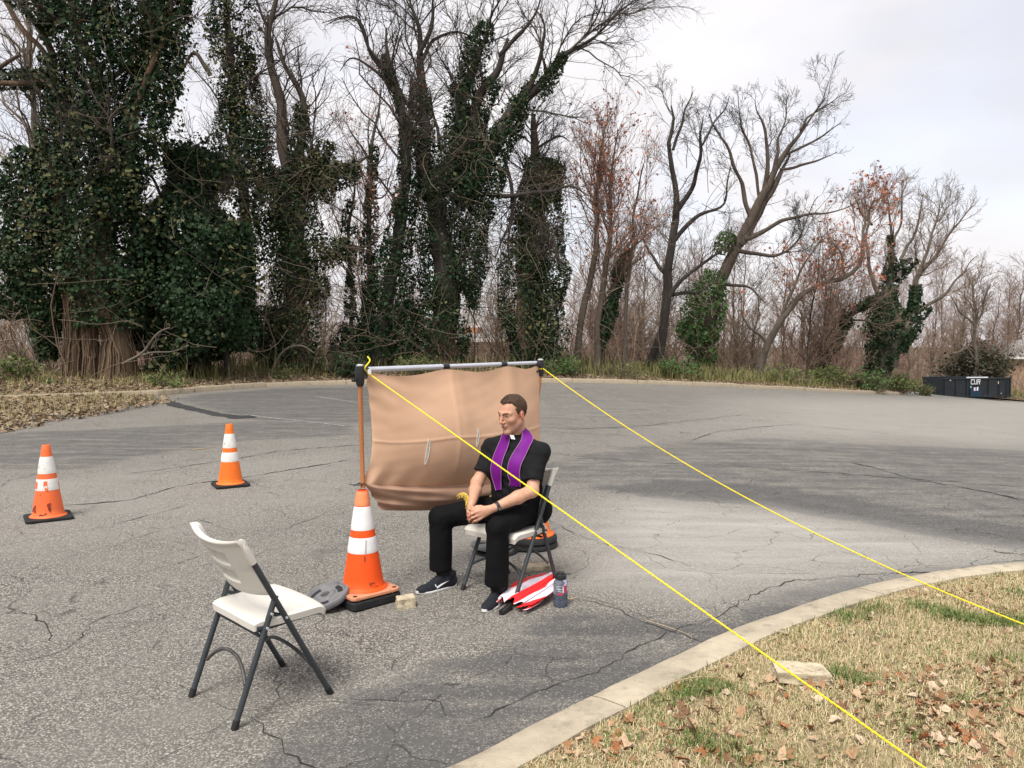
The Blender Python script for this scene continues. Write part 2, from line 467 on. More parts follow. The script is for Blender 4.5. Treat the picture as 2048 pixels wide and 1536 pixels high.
# cracks: jagged open joints, each a thin strip of dirt-filled crevice in the asphalt
M_CRACK = mat('crack_dirt', (.022, .02, .018), .95, var=.5, scale=30)
def crack(px, w, seed):
    g = np.random.default_rng(seed)
    P = np.array([gp(x, y) for x, y in px]); P = resample(P, max(12, int(np.linalg.norm(P[-1] - P[0]) / .05)), smooth=False)
    t = unit(np.gradient(P[:, :2], axis=0)); nn = np.c_[-t[:, 1], t[:, 0]]
    n = len(P)
    wob = np.cumsum(g.normal(0, .012, n)); wob -= np.linspace(wob[0], wob[-1], n); wob += g.normal(0, .009, n)
    P[:, :2] += nn * wob[:, None]
    ww = .62 * w * (0.25 + 0.9 * np.abs(wavenoise(np.c_[np.arange(n), np.zeros((n, 2))], .35, seed))) * np.minimum(1, np.minimum(np.arange(n), np.arange(n)[::-1]) / 4 + .1)
    a = P.copy(); b = P.copy()
    a[:, :2] += nn * (ww * g.uniform(.6, 1.4, n))[:, None]; b[:, :2] -= nn * (ww * g.uniform(.6, 1.4, n))[:, None]
    for q in (a, b): q[:, 2] = G(q[:, 0], q[:, 1]) + 0.012 * wavenoise(np.c_[q[:, :2], G(q[:, 0], q[:, 1])], 0.5, 3) + .004
    onp('crack', np.vstack([a, b]), np.array([(i, n + i, n + i + 1, i + 1) for i in range(n - 1)]), M_CRACK, lot)
for i, (px, w) in enumerate([
    ([(940, 1450), (1000, 1412), (1080, 1375), (1180, 1340), (1260, 1300), (1340, 1262), (1420, 1232), (1480, 1200), (1560, 1168), (1680, 1150), (1800, 1134), (1920, 1128), (2048, 1115), (2150, 1106)], .009),
    ([(1140, 1199), (1200, 1212), (1260, 1232), (1320, 1258), (1400, 1285), (1440, 1290)], .007),
    ([(1105, 1045), (1200, 1085), (1330, 1112), (1400, 1145), (1500, 1170)], .005),
    ([(480, 1430), (520, 1445), (560, 1475), (600, 1520), (650, 1560)], .012),
    ([(250, 1085), (400, 1040), (480, 1070), (560, 1060), (640, 1030), (700, 1008)], .0055),
    ([(0, 1215), (40, 1222), (80, 1250), (120, 1290)], .007),
    ([(0, 1095), (150, 1065), (260, 1040), (380, 1010)], .006),
    ([(120, 1012), (250, 998), (380, 968), (520, 950), (700, 920)], .010),
    ([(250, 950), (400, 930), (560, 905), (720, 890)], .010),
    ([(1100, 905), (1300, 925), (1500, 935), (1800, 955), (2048, 975)], .009),
    ([(1700, 925), (1850, 960), (1980, 985), (2048, 1000)], .013),
    ([(1120, 860), (1300, 850), (1500, 830)], .012),
    ([(1380, 880), (1440, 862), (1600, 850), (1800, 870)], .012),
    ([(700, 1400), (860, 1395), (900, 1440)], .005),
    ([(540, 1330), (552, 1380), (540, 1430)], .004),
    ([(0, 1330), (120, 1300), (200, 1240), (330, 1200)], .0045),
    ([(1960, 1095), (2010, 1108), (2060, 1112)], .010),
    ([(500, 1095), (600, 1120), (680, 1100), (760, 1060), (850, 1050)], .0035),
]): crack(px, w * (2.2 if min(p[1] for p in px) < 1000 else 1), 40 + i)

# overlay step at the left: torn edge of a thicker asphalt layer
g_ = np.random.default_rng(5)
ed = resample(np.array([gp(x, y) for x, y in ((326, 801), (360, 812), (400, 822), (440, 831), (480, 836), (505, 834))]), 60, smooth=False)
tt = unit(np.gradient(ed[:, :2], axis=0)); nn = np.c_[-tt[:, 1], tt[:, 0]]
j1 = ed + np.c_[nn * (.05 + .08 * g_.random((60, 1))), np.full(60, .035)]
j0 = ed - np.c_[nn * (.10 + .12 * g_.random((60, 1))), np.full(60, -.004)]
tag(onp('overlay_edge', np.vstack([j0, j1]), np.array([(i, i + 1, 61 + i, 60 + i) for i in range(59)]), mat('torn_asphalt', (.03, .03, .03), .95, var=.6, scale=20, bump=.6), lot))

# painted bay lines
M_LINE = mat('faded_line_paint', (.40, .39, .37), .85, var=.35, scale=6, dirt=((.15, .145, .14), 9, .36, .54))
def bay(a, b, w):
    A, B = gp(*a), gp(*b)
    d = unit((B - A)[:2]); nn = np.array([-d[1], d[0]]) * w / 2
    P = resample(np.array([A, B]), 20, False)
    L_, R_ = P.copy(), P.copy(); L_[:, :2] += nn; R_[:, :2] -= nn
    for q in (L_, R_): q[:, 2] = G(q[:, 0], q[:, 1]) + 0.012 * wavenoise(np.c_[q[:, :2], G(q[:, 0], q[:, 1])], .5, 3) + .006
    onp('bay_line', np.vstack([L_, R_]), np.array([(i, 20 + i, 21 + i, i + 1) for i in range(19)]), M_LINE, lot)
for a, b in (((490, 829), (690, 853)), ((630, 792), (715, 806)), ((1090, 791), (1215, 800)), ((1225, 786), (1310, 797))): bay(a, b, .10)

# --- bank and woodland floor
M_BANK = mat('leafy_soil', (.13, .088, .052), .95, var=.5, scale=2.5, bump=.5, bscale=25, dirt=((.075, .09, .03), 1.3, .5, .7))
qs = np.r_[0.16, .3, .6, 1, 1.5, 2, 3, 4, 5, 6, 8, 10, 13, 17, 22, 30, 40, 60, 90, 140, 220]
def bankz(q):
    return .10 + .42 * np.clip(q / 4.5, 0, 1) ** 0.8 + np.where(q > 8, -3.4 * np.clip((q - 8) / 26, 0, 1) ** 1.3, 0)
TV = []
for q in qs:
    p = far_s + far_n * q
    z = G(far_s[:, 0], far_s[:, 1]) * (1 if q < 30 else 1) + bankz(np.array(q))
    z = z + min(q, 3) * .05 * wavenoise(np.c_[p, np.zeros(len(p))], .9, 8)
    TV.append(np.c_[p, z])
TV = np.array(TV)
terr = tag(onp('bank', TV.reshape(-1, 3), grid_faces(len(qs), len(far_s)), M_BANK, smooth=True), 'leaf-strewn earth bank rising behind the far kerb', kind='structure')
M_FAR = mat('far_ground', (.10, .085, .05), .95, var=.4, scale=.05)
tag(onp('ground', [(-900, -300, -9.5), (900, -300, -9.5), (900, 1200, -9.5), (-900, 1200, -9.5)], [(0, 1, 2, 3)], M_FAR), 'distant ground', kind='structure')
def bank_point(t, q):
    """t 0..1 along the far kerb between the photo's left and right, q metres beyond"""
    i = np.clip(t, 0, 1) * (len(far_s) - 1); i0 = np.clip(i.astype(int), 0, len(far_s) - 2); u = (i - i0)[:, None]
    s = far_s[i0] * (1 - u) + far_s[i0 + 1] * u; nn = far_n[i0] * (1 - u) + far_n[i0 + 1] * u
    p = s + nn * q[:, None]
    z = G(s[:, 0], s[:, 1]) + bankz(q) + np.minimum(q, 3) * .05 * wavenoise(np.c_[p, np.zeros(len(p))], .9, 8)
    return np.c_[p, z]

# --- kerbs: runs of concrete segments with open joints
M_CURB = mat('kerb_concrete', (.42, .36, .265), .92, var=.22, scale=5, bump=.55, bscale=120, dirt=((.25, .215, .16), 9, .52, .68))
M_CURB2 = mat('far_kerb_concrete', (.36, .30, .215), .92, var=.25, scale=3, bump=.3, bscale=60, dirt=((.17, .13, .085), 3, .5, .7))
def kerb(root, outer, inner, prof, seglen, m, gap=.006, jitter=0.0):
    """outer/inner: paths of equal length; prof: list of (u across 0..1, z)"""
    s = np.r_[0, np.cumsum(np.linalg.norm(np.diff(outer, axis=0), axis=1))]
    nseg = max(1, int(round(s[-1] / seglen)))
    for k in range(nseg):
        a, b = s[-1] * k / nseg + gap, s[-1] * (k + 1) / nseg - gap
        t = np.linspace(a, b, max(3, int((b - a) / .12)))
        O = np.stack([np.interp(t, s, outer[:, i]) for i in range(2)], 1); I = np.stack([np.interp(t, s, inner[:, i]) for i in range(2)], 1)
        dz = random.uniform(-jitter, jitter)
        rows = []
        for u, z in prof:
            p = O * (1 - u) + I * u
            rows.append(np.c_[p, G(p[:, 0], p[:, 1]) + z + dz])
        V = np.array(rows); n = len(prof); mm = len(t)
        V[1:-1, :, 2] += .004 * wavenoise(V[1:-1].reshape(-1, 3), 9, 3 + k).reshape(n - 2, mm)
        F = [tuple(f) for f in grid_faces(n, mm)] + [tuple(i * mm for i in range(n))[::-1], tuple(i * mm + mm - 1 for i in range(n))]
        mb = MB(); mb.add(V.reshape(-1, 3), [f[::-1] for f in F]); mb.build('kerb_segment', m, root, smooth=40)
E_ = lambda L_, z=0: np.array([gp(x, y, z)[:2] for x, y in L_])
no = [(-1.6, 2.0), (-.75, 2.42)]
outer = resample(np.c_[np.vstack([no, E_([(960, 1536), (1060, 1482), (1180, 1420), (1330, 1345), (1480, 1275), (1590, 1236), (1700, 1200), (1850, 1166), (2048, 1143), (2300, 1128)]), [[5.6, 5.75], [7.5, 5.6], [9, 5.0]]]), np.zeros(15)], 200)[:, :2]
_t = unit(np.gradient(outer, axis=0)); n_in = np.c_[_t[:, 1], -_t[:, 0]]
inner = outer + n_in * .215
near_kerb = empty('kerb', (*outer[90], 0), 'pale curved concrete kerb around the dry lawn in the foreground', 'kerb')
kerb(near_kerb, outer, inner, [(0, -.06), (0, .045), (.05, .068), (.14, .083), (.4, .092), (.96, .098), (1.0, .093), (1.0, -.06)], 2.35, M_CURB)
mk = (far_s[:, 0] > -40) & (far_s[:, 0] < _dp[0] - 6)
fo = far_s[mk]; fi = fo + far_n[mk] * .2
far_kerb = empty('kerb', (*fo[len(fo) // 2], 0), 'long weathered concrete kerb along the far edge of the lot below the trees', 'kerb')
kerb(far_kerb, fo, fi, [(0, -.05), (.02, .13), (.12, .155), (.9, .165), (1, .15), (1, -.05)], 3.0, M_CURB2, .012, .012)

# --- lawn inside the near kerb
M_SOIL = mat('dry_lawn_soil', (.26, .20, .115), .95, var=.35, scale=9, bump=.6, bscale=60, dirt=((.30, .24, .13), 7, .45, .65))
lawn_poly = np.vstack([inner, [[9, -4], [-1.6, -4]]])
gx = np.arange(-1.7, 9, .06); gy = np.arange(-.5, 6.0, .06)
LX, LY = np.meshgrid(gx, gy); LV = np.c_[LX.ravel(), LY.ravel(), np.zeros(LX.size)]
ld = inside_dist(LV, lawn_poly)
def lawnz(P, d): return .075 + .05 * np.clip(d / 1.2, 0, 1) + .012 * wavenoise(P * [1, 1, 0], 4.5, 12) * np.clip(d / .1, 0, 1)
LV[:, 2] = lawnz(LV, ld)
LF = grid_faces(len(gy), len(gx)); LF = LF[(ld > -.05)[LF].all(1)]
us = np.zeros(len(LV), bool); us[LF.ravel()] = True; rn = np.cumsum(us) - 1
lawn = tag(onp('lawn', LV[us], rn[LF], M_SOIL, smooth=True), 'dry winter lawn inside the curved kerb', kind='structure')

def scatter_blades(P, h, w, lean, seed, curl=.5):
    """grass blades: 5-vertex bent strips of 3 triangles as quads+tri -> use two quads"""
    g = np.random.default_rng(seed); n = len(P)
    a = g.uniform(0, 6.283, n); d = np.c_[np.cos(a), np.sin(a), np.zeros(n)]; s = np.c_[-d[:, 1], d[:, 0], np.zeros(n)]
    hh = h * g.uniform(.5, 1.3, n); ln = lean * g.uniform(.2, 1.3, n); ww = w * g.uniform(.7, 1.3, n)
    up = np.c_[np.zeros((n, 2)), np.ones(n)]
    m1 = P + d * (ln * hh * .35)[:, None] + up * (hh * .55 * np.sqrt(np.clip(1 - (ln * .5) ** 2, .05, 1)))[:, None]
    t1 = P + d * (ln * hh)[:, None] + up * (hh * np.sqrt(np.clip(1 - ln ** 2, .02, 1)) * (1 - curl * .4))[:, None]
    V = np.stack([P - s * ww[:, None] / 2, P + s * ww[:, None] / 2, m1 + s * ww[:, None] * .4, m1 - s * ww[:, None] * .4, t1 + s * ww[:, None] * .1, t1 - s * ww[:, None] * .1], 1)
    F = np.array([(0, 1, 2, 3), (3, 2, 4, 5)])
    return V.reshape(-1, 3), (F[None] + (np.arange(n) * 6)[:, None, None]).reshape(-1, 4)
def lawn_points(n, seed, xr=(-.6, 4.6), yr=(1.2, 5.6), edge=.0):
    g = np.random.default_rng(seed)
    P = np.c_[g.uniform(*xr, n), g.uniform(*yr, n), np.zeros(n)]
    d = inside_dist(P, lawn_poly); k = d > edge; P = P[k]
    P[:, 2] = lawnz(P, d[k]); return P
M_STRAW = mat('dry_grass', (.52, .42, .23), .9, island=[(.62, .53, .33), (.42, .32, .17), (.56, .48, .27), (.36, .27, .14), (.66, .58, .39)], spec=.2)
M_GREEN = mat('green_grass', (.075, .13, .025), .75, island=[(.11, .17, .035), (.16, .2, .06), (.07, .11, .025)], spec=.3)
P = lawn_points(150000, 21, (-.5, 4.3), (2.2, 5.5))
dens = wavenoise(P * [1, 1, 0], 5, 31); P = P[dens + RNG.normal(0, .5, len(P)) > -.75]
V, F = scatter_blades(P, .038, .0029, 1.08, 3, .9)
tag(onp('dry_grass', V, F, M_STRAW), 'matted straw coloured grass covering the lawn', 'grass', kind='stuff')
tp = [gp(*p, .09)[:2] for p in ((1900, 1235), (1960, 1245), (2030, 1250), (1380, 1385), (1430, 1378), (1330, 1400), (1690, 1232), (1620, 1192), (1400, 1490), (1660, 1350), (1720, 1370), (1500, 1520), (1850, 1215), (1740, 1220), (1300, 1430), (1820, 1480), (1950, 1420), (1560, 1260), (2000, 1330), (1240, 1480), (2030, 1190))]
GPt = []
for i, c in enumerate(tp):
    k = (300, 220, 240, 150, 150, 80, 140, 110, 150, 140, 90, 90, 130, 90, 50, 60, 60, 40, 60, 40, 60)[i]
    k = int(k * 1.5); GPt.append(np.c_[c[0] + RNG.normal(0, .065, k), c[1] + RNG.normal(0, .05, k), np.zeros(k)])
GPt = np.vstack(GPt); GPt = np.vstack([GPt, lawn_points(14000, 77)]); d_ = inside_dist(GPt, lawn_poly); GPt = GPt[d_ > 0]; GPt[:, 2] = lawnz(GPt, d_[d_ > 0])
V, F = scatter_blades(GPt, .055, .0038, .75, 4)
tag(onp('green_grass', V, F, M_GREEN), 'fresh green tufts sprouting through the dry lawn', 'grass', kind='stuff')

# fallen leaves on the lawn: curled, lobed
def leaf_mesh(name, seed, lobes=5):
    g = np.random.default_rng(seed)
    n = 14; a = np.linspace(0, 2 * math.pi, n, endpoint=False)
    r = (.72 + .28 * np.cos(a * lobes)) * (1 - .25 * np.cos(a)) * g.uniform(.8, 1.15, n)
    x, y = r * np.cos(a) * 1.25, r * np.sin(a) * .8
    c1, c2, tw = g.uniform(-.5, .9), g.uniform(.15, .8), g.uniform(-.5, .5)
    z = c1 * x * x * .5 + c2 * y * y + tw * x * y + g.normal(0, .05, n)
    V = np.c_[x, y, z]; V = np.vstack([V, [[0, 0, -.02]], [[.5, 0, c1 * .1]]])
    F = []
    for i in range(n): F.append((i, (i + 1) % n, n if 4 <= i <= 10 else n + 1))
    F += [(4, n, n + 1), (11, n + 1, n)]
    me = mesh_np(name, V, np.array(F), True)
    return me
LEAF_COLS = [(.26, .13, .06), (.34, .20, .11), (.17, .085, .045), (.42, .29, .18), (.30, .115, .045), (.47, .36, .25)]
leaf_meshes = []
for i in range(12):
    me = leaf_mesh('dry_leaf', 100 + i, (5, 3, 7, 1)[i % 4])
    me.materials.append(mat('dry_leaf_%s' % 'abcdef'[i % 6], LEAF_COLS[i % 6], .85, var=.3, scale=2)); leaf_meshes.append(me)
LP = lawn_points(16000, 55, (.0, 3.6), (1.9, 5.3), .03)
_v = (LP - [0, 0, CAM_H]); _d = _v[:, 1] * CP - _v[:, 2] * SP
LP = LP[(np.abs(_v[:, 0] / _d) < .655) & (768 - FPX * (_v[:, 1] * SP + _v[:, 2] * CP) / _d < 1530)]
dn = .6 * wavenoise(LP * [1, 1, 0], 3.4, 61, 3) + RNG.normal(0, .7, len(LP)) + np.where(LP[:, 1] < 3.6, .35, -.45)
LP = LP[dn > .62]
big = LP[np.argsort(LP[:, 1] + RNG.uniform(0, 1.1, len(LP)))[:300]]; LP = LP[np.argsort(LP[:, 1])]
for i, p in enumerate(big):
    o = bpy.data.objects.new('dry_leaf', leaf_meshes[int(RNG.integers(12))]); COL.objects.link(o); o.parent = lawn
    o.location = (p[0], p[1], p[2] + .018); s = float(np.clip(RNG.lognormal(-3.85, .35), .011, .034)); o.scale = (s, s, s * RNG.uniform(.7, 1.4))
    o.rotation_euler = (RNG.normal(0, .45), RNG.normal(0, .45), RNG.uniform(0, 6.28))
def leaf_soup(P, size, seed, tilt=.5, updir=None, lens=None):
    """two-triangle folded leaves as quads (v0 stem, v1 side, v2 tip, v3 side)"""
    g = np.random.default_rng(seed); n = len(P)
    nrm = unit(g.normal(0, tilt, (n, 3)) + (np.array([0, 0, 1.0]) if updir is None else updir))
    t = unit(np.cross(nrm, g.normal(size=(n, 3)))); b = np.cross(nrm, t)
    s = (size * np.clip(g.lognormal(0, .45, n), .4, 2.4))[:, None]
    V = np.stack([P - t * s * .5, P + b * s * .42 - t * s * .12 + nrm * s * g.uniform(-.1, .3, (n, 1)), P + t * s * .6, P - b * s * .42 - t * s * .12 + nrm * s * g.uniform(-.1, .3, (n, 1))], 1)
    F = np.arange(n * 4).reshape(n, 4)
    F = np.concatenate([F[:, [0, 1, 2]], F[:, [0, 2, 3]]])
    return V.reshape(-1, 3), F
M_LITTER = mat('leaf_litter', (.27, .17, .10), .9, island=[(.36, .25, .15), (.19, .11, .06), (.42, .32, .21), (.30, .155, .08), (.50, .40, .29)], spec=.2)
LP2 = np.vstack([LP[::1], lawn_points(20000, 56, (-.5, 4.4), (1.5, 5.4), .02)])
LP2 = LP2[.6 * wavenoise(LP2 * [1, 1, 0], 3.4, 61, 3) + RNG.normal(0, .6, len(LP2)) > .45]; LP2[:, 2] += .014
V, F = leaf_soup(LP2, .022, 9, .55)
tag(onp('leaf_crumbs', V, F, M_LITTER), 'small broken brown leaves among the dry grass', 'leaf litter', kind='stuff')

# bank litter, spill of leaves over the kerb at left, bank grass
spill = [gp(x, y)[:2] for x, y in ((-300, 800), (0, 796), (150, 790), (318, 792), (335, 812), (290, 832), (210, 842), (120, 850), (60, 858), (0, 862), (-300, 900))]
n = 75000
tB = RNG.beta(1.1, 1.6, n); qB = RNG.gamma(1.6, 1.7, n) + .05
BP = bank_point(tB, qB)
SPn = np.c_[RNG.uniform(-26, -9, 60000), RNG.uniform(12, 24, 60000)]
sd = inside_dist(SPn, spill); k = sd + .9 * wavenoise(np.c_[SPn, np.zeros(len(SPn))], 1.2, 71, 3) + RNG.normal(0, .25, len(SPn)) > .15
SPn = SPn[k]; SP3 = np.c_[SPn, np.full(len(SPn), .02) + RNG.uniform(0, .10, len(SPn)) * np.clip(sd[k], 0, 1)]
SP3 = SP3[:36000]
V, F = leaf_soup(np.vstack([BP + [0, 0, .02], SP3]), .062, 10, .6)
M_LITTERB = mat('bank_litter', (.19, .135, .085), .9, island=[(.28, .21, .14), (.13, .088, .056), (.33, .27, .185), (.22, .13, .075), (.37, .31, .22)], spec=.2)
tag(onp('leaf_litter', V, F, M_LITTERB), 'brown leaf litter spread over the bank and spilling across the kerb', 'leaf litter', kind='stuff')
n = 42000; tB = RNG.uniform(.0, .95, n) ** .8; qB = RNG.gamma(2.4, 1.3, n) + .2
BG = bank_point(tB, qB); BG = BG[wavenoise(BG * [1, 1, 0], .9, 14) + RNG.normal(0, .45, len(BG)) > .1]
M_BGR = mat('bank_grass', (.26, .22, .085), .85, island=[(.33, .26, .12), (.16, .17, .05), (.30, .24, .13), (.12, .14, .04)], spec=.2)
ST = SP3[RNG.integers(0, len(SP3), 2600)] + [0, 0, .03]
V, F = cat([scatter_blades(BG, .36, .013, .85, 15), scatter_blades(ST, .22, .009, 1.0, 16)])
tag(onp('bank_grass', V, F, M_BGR), 'tangled yellow green grass along the top of the bank', 'grass', kind='stuff')

# olive brush and tall dead grass at the foot of the trees
n = 30000; tB = RNG.uniform(.12, .93, n); qB = RNG.gamma(2.2, 1.2, n) + .7
OB = bank_point(tB, qB); OB = OB[wavenoise(OB * [1, 1, 0], .55, 24, 2) + RNG.normal(0, .3, len(OB)) + np.clip((OB[:, 0] - 0) / 40, -.3, .45) > .12]
M_OLIVE = mat('olive_brush', (.16, .16, .055), .85, island=[(.22, .19, .08), (.10, .125, .035), (.25, .21, .11), (.085, .12, .03)], spec=.2)
V, F = scatter_blades(OB, .85, .020, .6, 25)
tag(onp('brush', V, F, M_OLIVE), 'olive green brush and tall dead grass at the foot of the trees', 'brush', kind='stuff')
# ================================================================== TREES
M_BARK_D = mat('dark_bark', (.045, .037, .031), .95, var=.45, scale=3, bump=.7, bscale=14, stretch=(1, 1, .3))
M_BARK_B = mat('brown_bark', (.078, .060, .045), .95, var=.4, scale=3, bump=.7, bscale=14, stretch=(1, 1, .3))
M_BARK_G = mat('grey_bark', (.125, .105, .082), .95, var=.35, scale=3, bump=.5, bscale=14, stretch=(1, 1, .3))
M_BARK_F = mat('fibrous_vine_bark', (.10, .066, .040), .98, var=.55, scale=5, bump=.9, bscale=22, stretch=(1.6, 1.6, .12))
M_FIBRE = mat('clinging_vine_stems', (.11, .074, .046), .95, var=.4, scale=6, island=[(.16, .11, .07), (.07, .046, .03)])
M_TWIG_D = mat('dark_twigs', (.055, .043, .036), .95, island=[(.08, .062, .05), (.042, .033, .028)])
M_TWIG_B = mat('brown_twigs', (.18, .125, .086), .95, island=[(.25, .18, .128), (.12, .086, .06)])
M_TWIG_R = mat('reddish_twigs', (.225, .135, .10), .95, island=[(.30, .19, .145), (.15, .095, .075)])
M_VINE = mat('bare_vines', (.10, .077, .057), .95, island=[(.18, .14, .10), (.065, .05, .037)])
M_IVY = mat('ivy_leaves', (.014, .030, .012), .6, island=[(.022, .046, .017), (.010, .024, .010), (.034, .066, .022), (.013, .030, .014)], spec=.2)
M_IVY_Y = mat('yellowing_vine_leaves', (.075, .080, .025), .7, island=[(.11, .10, .035), (.05, .06, .022), (.09, .075, .035)], spec=.3)
M_IVY_L = mat('bright_ivy_leaves', (.045, .105, .022), .6, island=[(.07, .14, .03), (.03, .075, .018)], spec=.35)
M_BUD = mat('red_buds', (.46, .15, .075), .8, island=[(.52, .22, .13), (.34, .10, .05)])
M_SHRUB = mat('shrub_leaves', (.085, .125, .028), .75, island=[(.12, .16, .04), (.05, .085, .02), (.15, .16, .055)], spec=.3)

def spawn(P, R, count, g, t0=.2, t1=1.0, lf=(.35, .7), ang=(25, 60), n=7, wander=.22, up=.25, rf=.55, rmin=.006, lmax=9, lmin=.15, hang=0.0):
    """children of every polyline in P (M,n0,3): vectorised"""
    M, n0, _ = P.shape
    plen = np.linalg.norm(np.diff(P, axis=1), axis=2).sum(1)
    idx = g.choice(M, count, p=plen / plen.sum())
    t = g.uniform(t0, t1, count) * (n0 - 1)
    i = np.clip(t.astype(int), 0, n0 - 2); u = (t - i)[:, None]
    pos = P[idx, i] * (1 - u) + P[idx, i + 1] * u
    tan = unit(P[idx, i + 1] - P[idx, i])
    rr = R[idx, i] * (1 - u[:, 0]) + R[idx, i + 1] * u[:, 0]
    perp = unit(np.cross(tan, g.normal(size=(count, 3))))
    a = np.radians(g.uniform(*ang, count))[:, None]
    d = unit(tan * np.cos(a) + perp * np.sin(a) + np.array([0, 0, up]))
    L = np.clip(plen[idx] * (1.15 - .75 * t / (n0 - 1)) * g.uniform(*lf, count), lmin, lmax)
    step = L / (n - 1)
    Q = np.empty((count, n, 3)); Q[:, 0] = pos
    bend = g.normal(0, wander * .5, (count, 3))
    for k in range(1, n):
        Q[:, k] = Q[:, k - 1] + d * step[:, None]
        d = unit(d + bend / n * 2 + g.normal(0, wander, (count, 3)) + np.array([0, 0, (up - hang * (k / n) * 2) * .22]))
    r0 = np.maximum(np.minimum(rr * rf, L * .0125), rmin)
    S = np.maximum(r0[:, None] * np.linspace(1, .35, n)[None] ** 1.2, rmin * .8)
    return Q, S

def ivy_points(P, r_ivy, n, g, lo=.55, clump=1.2, seed=1, t0=0, t1=1, sag=0.0, hole=-.42):
    """points in a ragged sleeve round polylines; r_ivy is per point"""
    P = np.asarray(P); M, k, _ = P.shape
    w = np.linalg.norm(np.diff(P, axis=1), axis=2) * (r_ivy[:, :-1] + .05)
    fl = (w / w.sum()).ravel(); ch = g.choice(M * (k - 1), n, p=fl)
    a, b = ch // (k - 1), ch % (k - 1); u = g.random(n)[:, None]
    pos = P[a, b] * (1 - u) + P[a, b + 1] * u
    r = r_ivy[a, b] * (1 - u[:, 0]) + r_ivy[a, b + 1] * u[:, 0]
    tan = unit(P[a, b + 1] - P[a, b])
    out = unit(np.cross(tan, g.normal(size=(n, 3))))
    lump = 1 + .38 * wavenoise(pos + out * r[:, None], clump, seed, 3)
    q = pos + out * (r * lump * (lo + (1.02 - lo) * np.sqrt(g.random(n))))[:, None]
    keep = wavenoise(q, clump * 2.2, seed + 9) + g.normal(0, .3, n) > hole
    return q[keep], unit(out[keep] + np.array([0, -.15, .35]))

def limb_world(L, d0, drift, g, WK=.52):
    """traced limb (px, py, r_px) -> world polyline and radii; drift moves it in depth along its length"""
    L = np.asarray(L, float); n = len(L)
    s = np.r_[0, np.cumsum(np.hypot(np.diff(L[:, 0]), np.diff(L[:, 1])))]; s /= s[-1]
    dep = d0 + drift * s
    P = np.array([at(x, y, d) for (x, y, _), d in zip(L, dep)])
    R = L[:, 2] / FPX * dep * WK
    return resample(np.c_[P, R], 22)

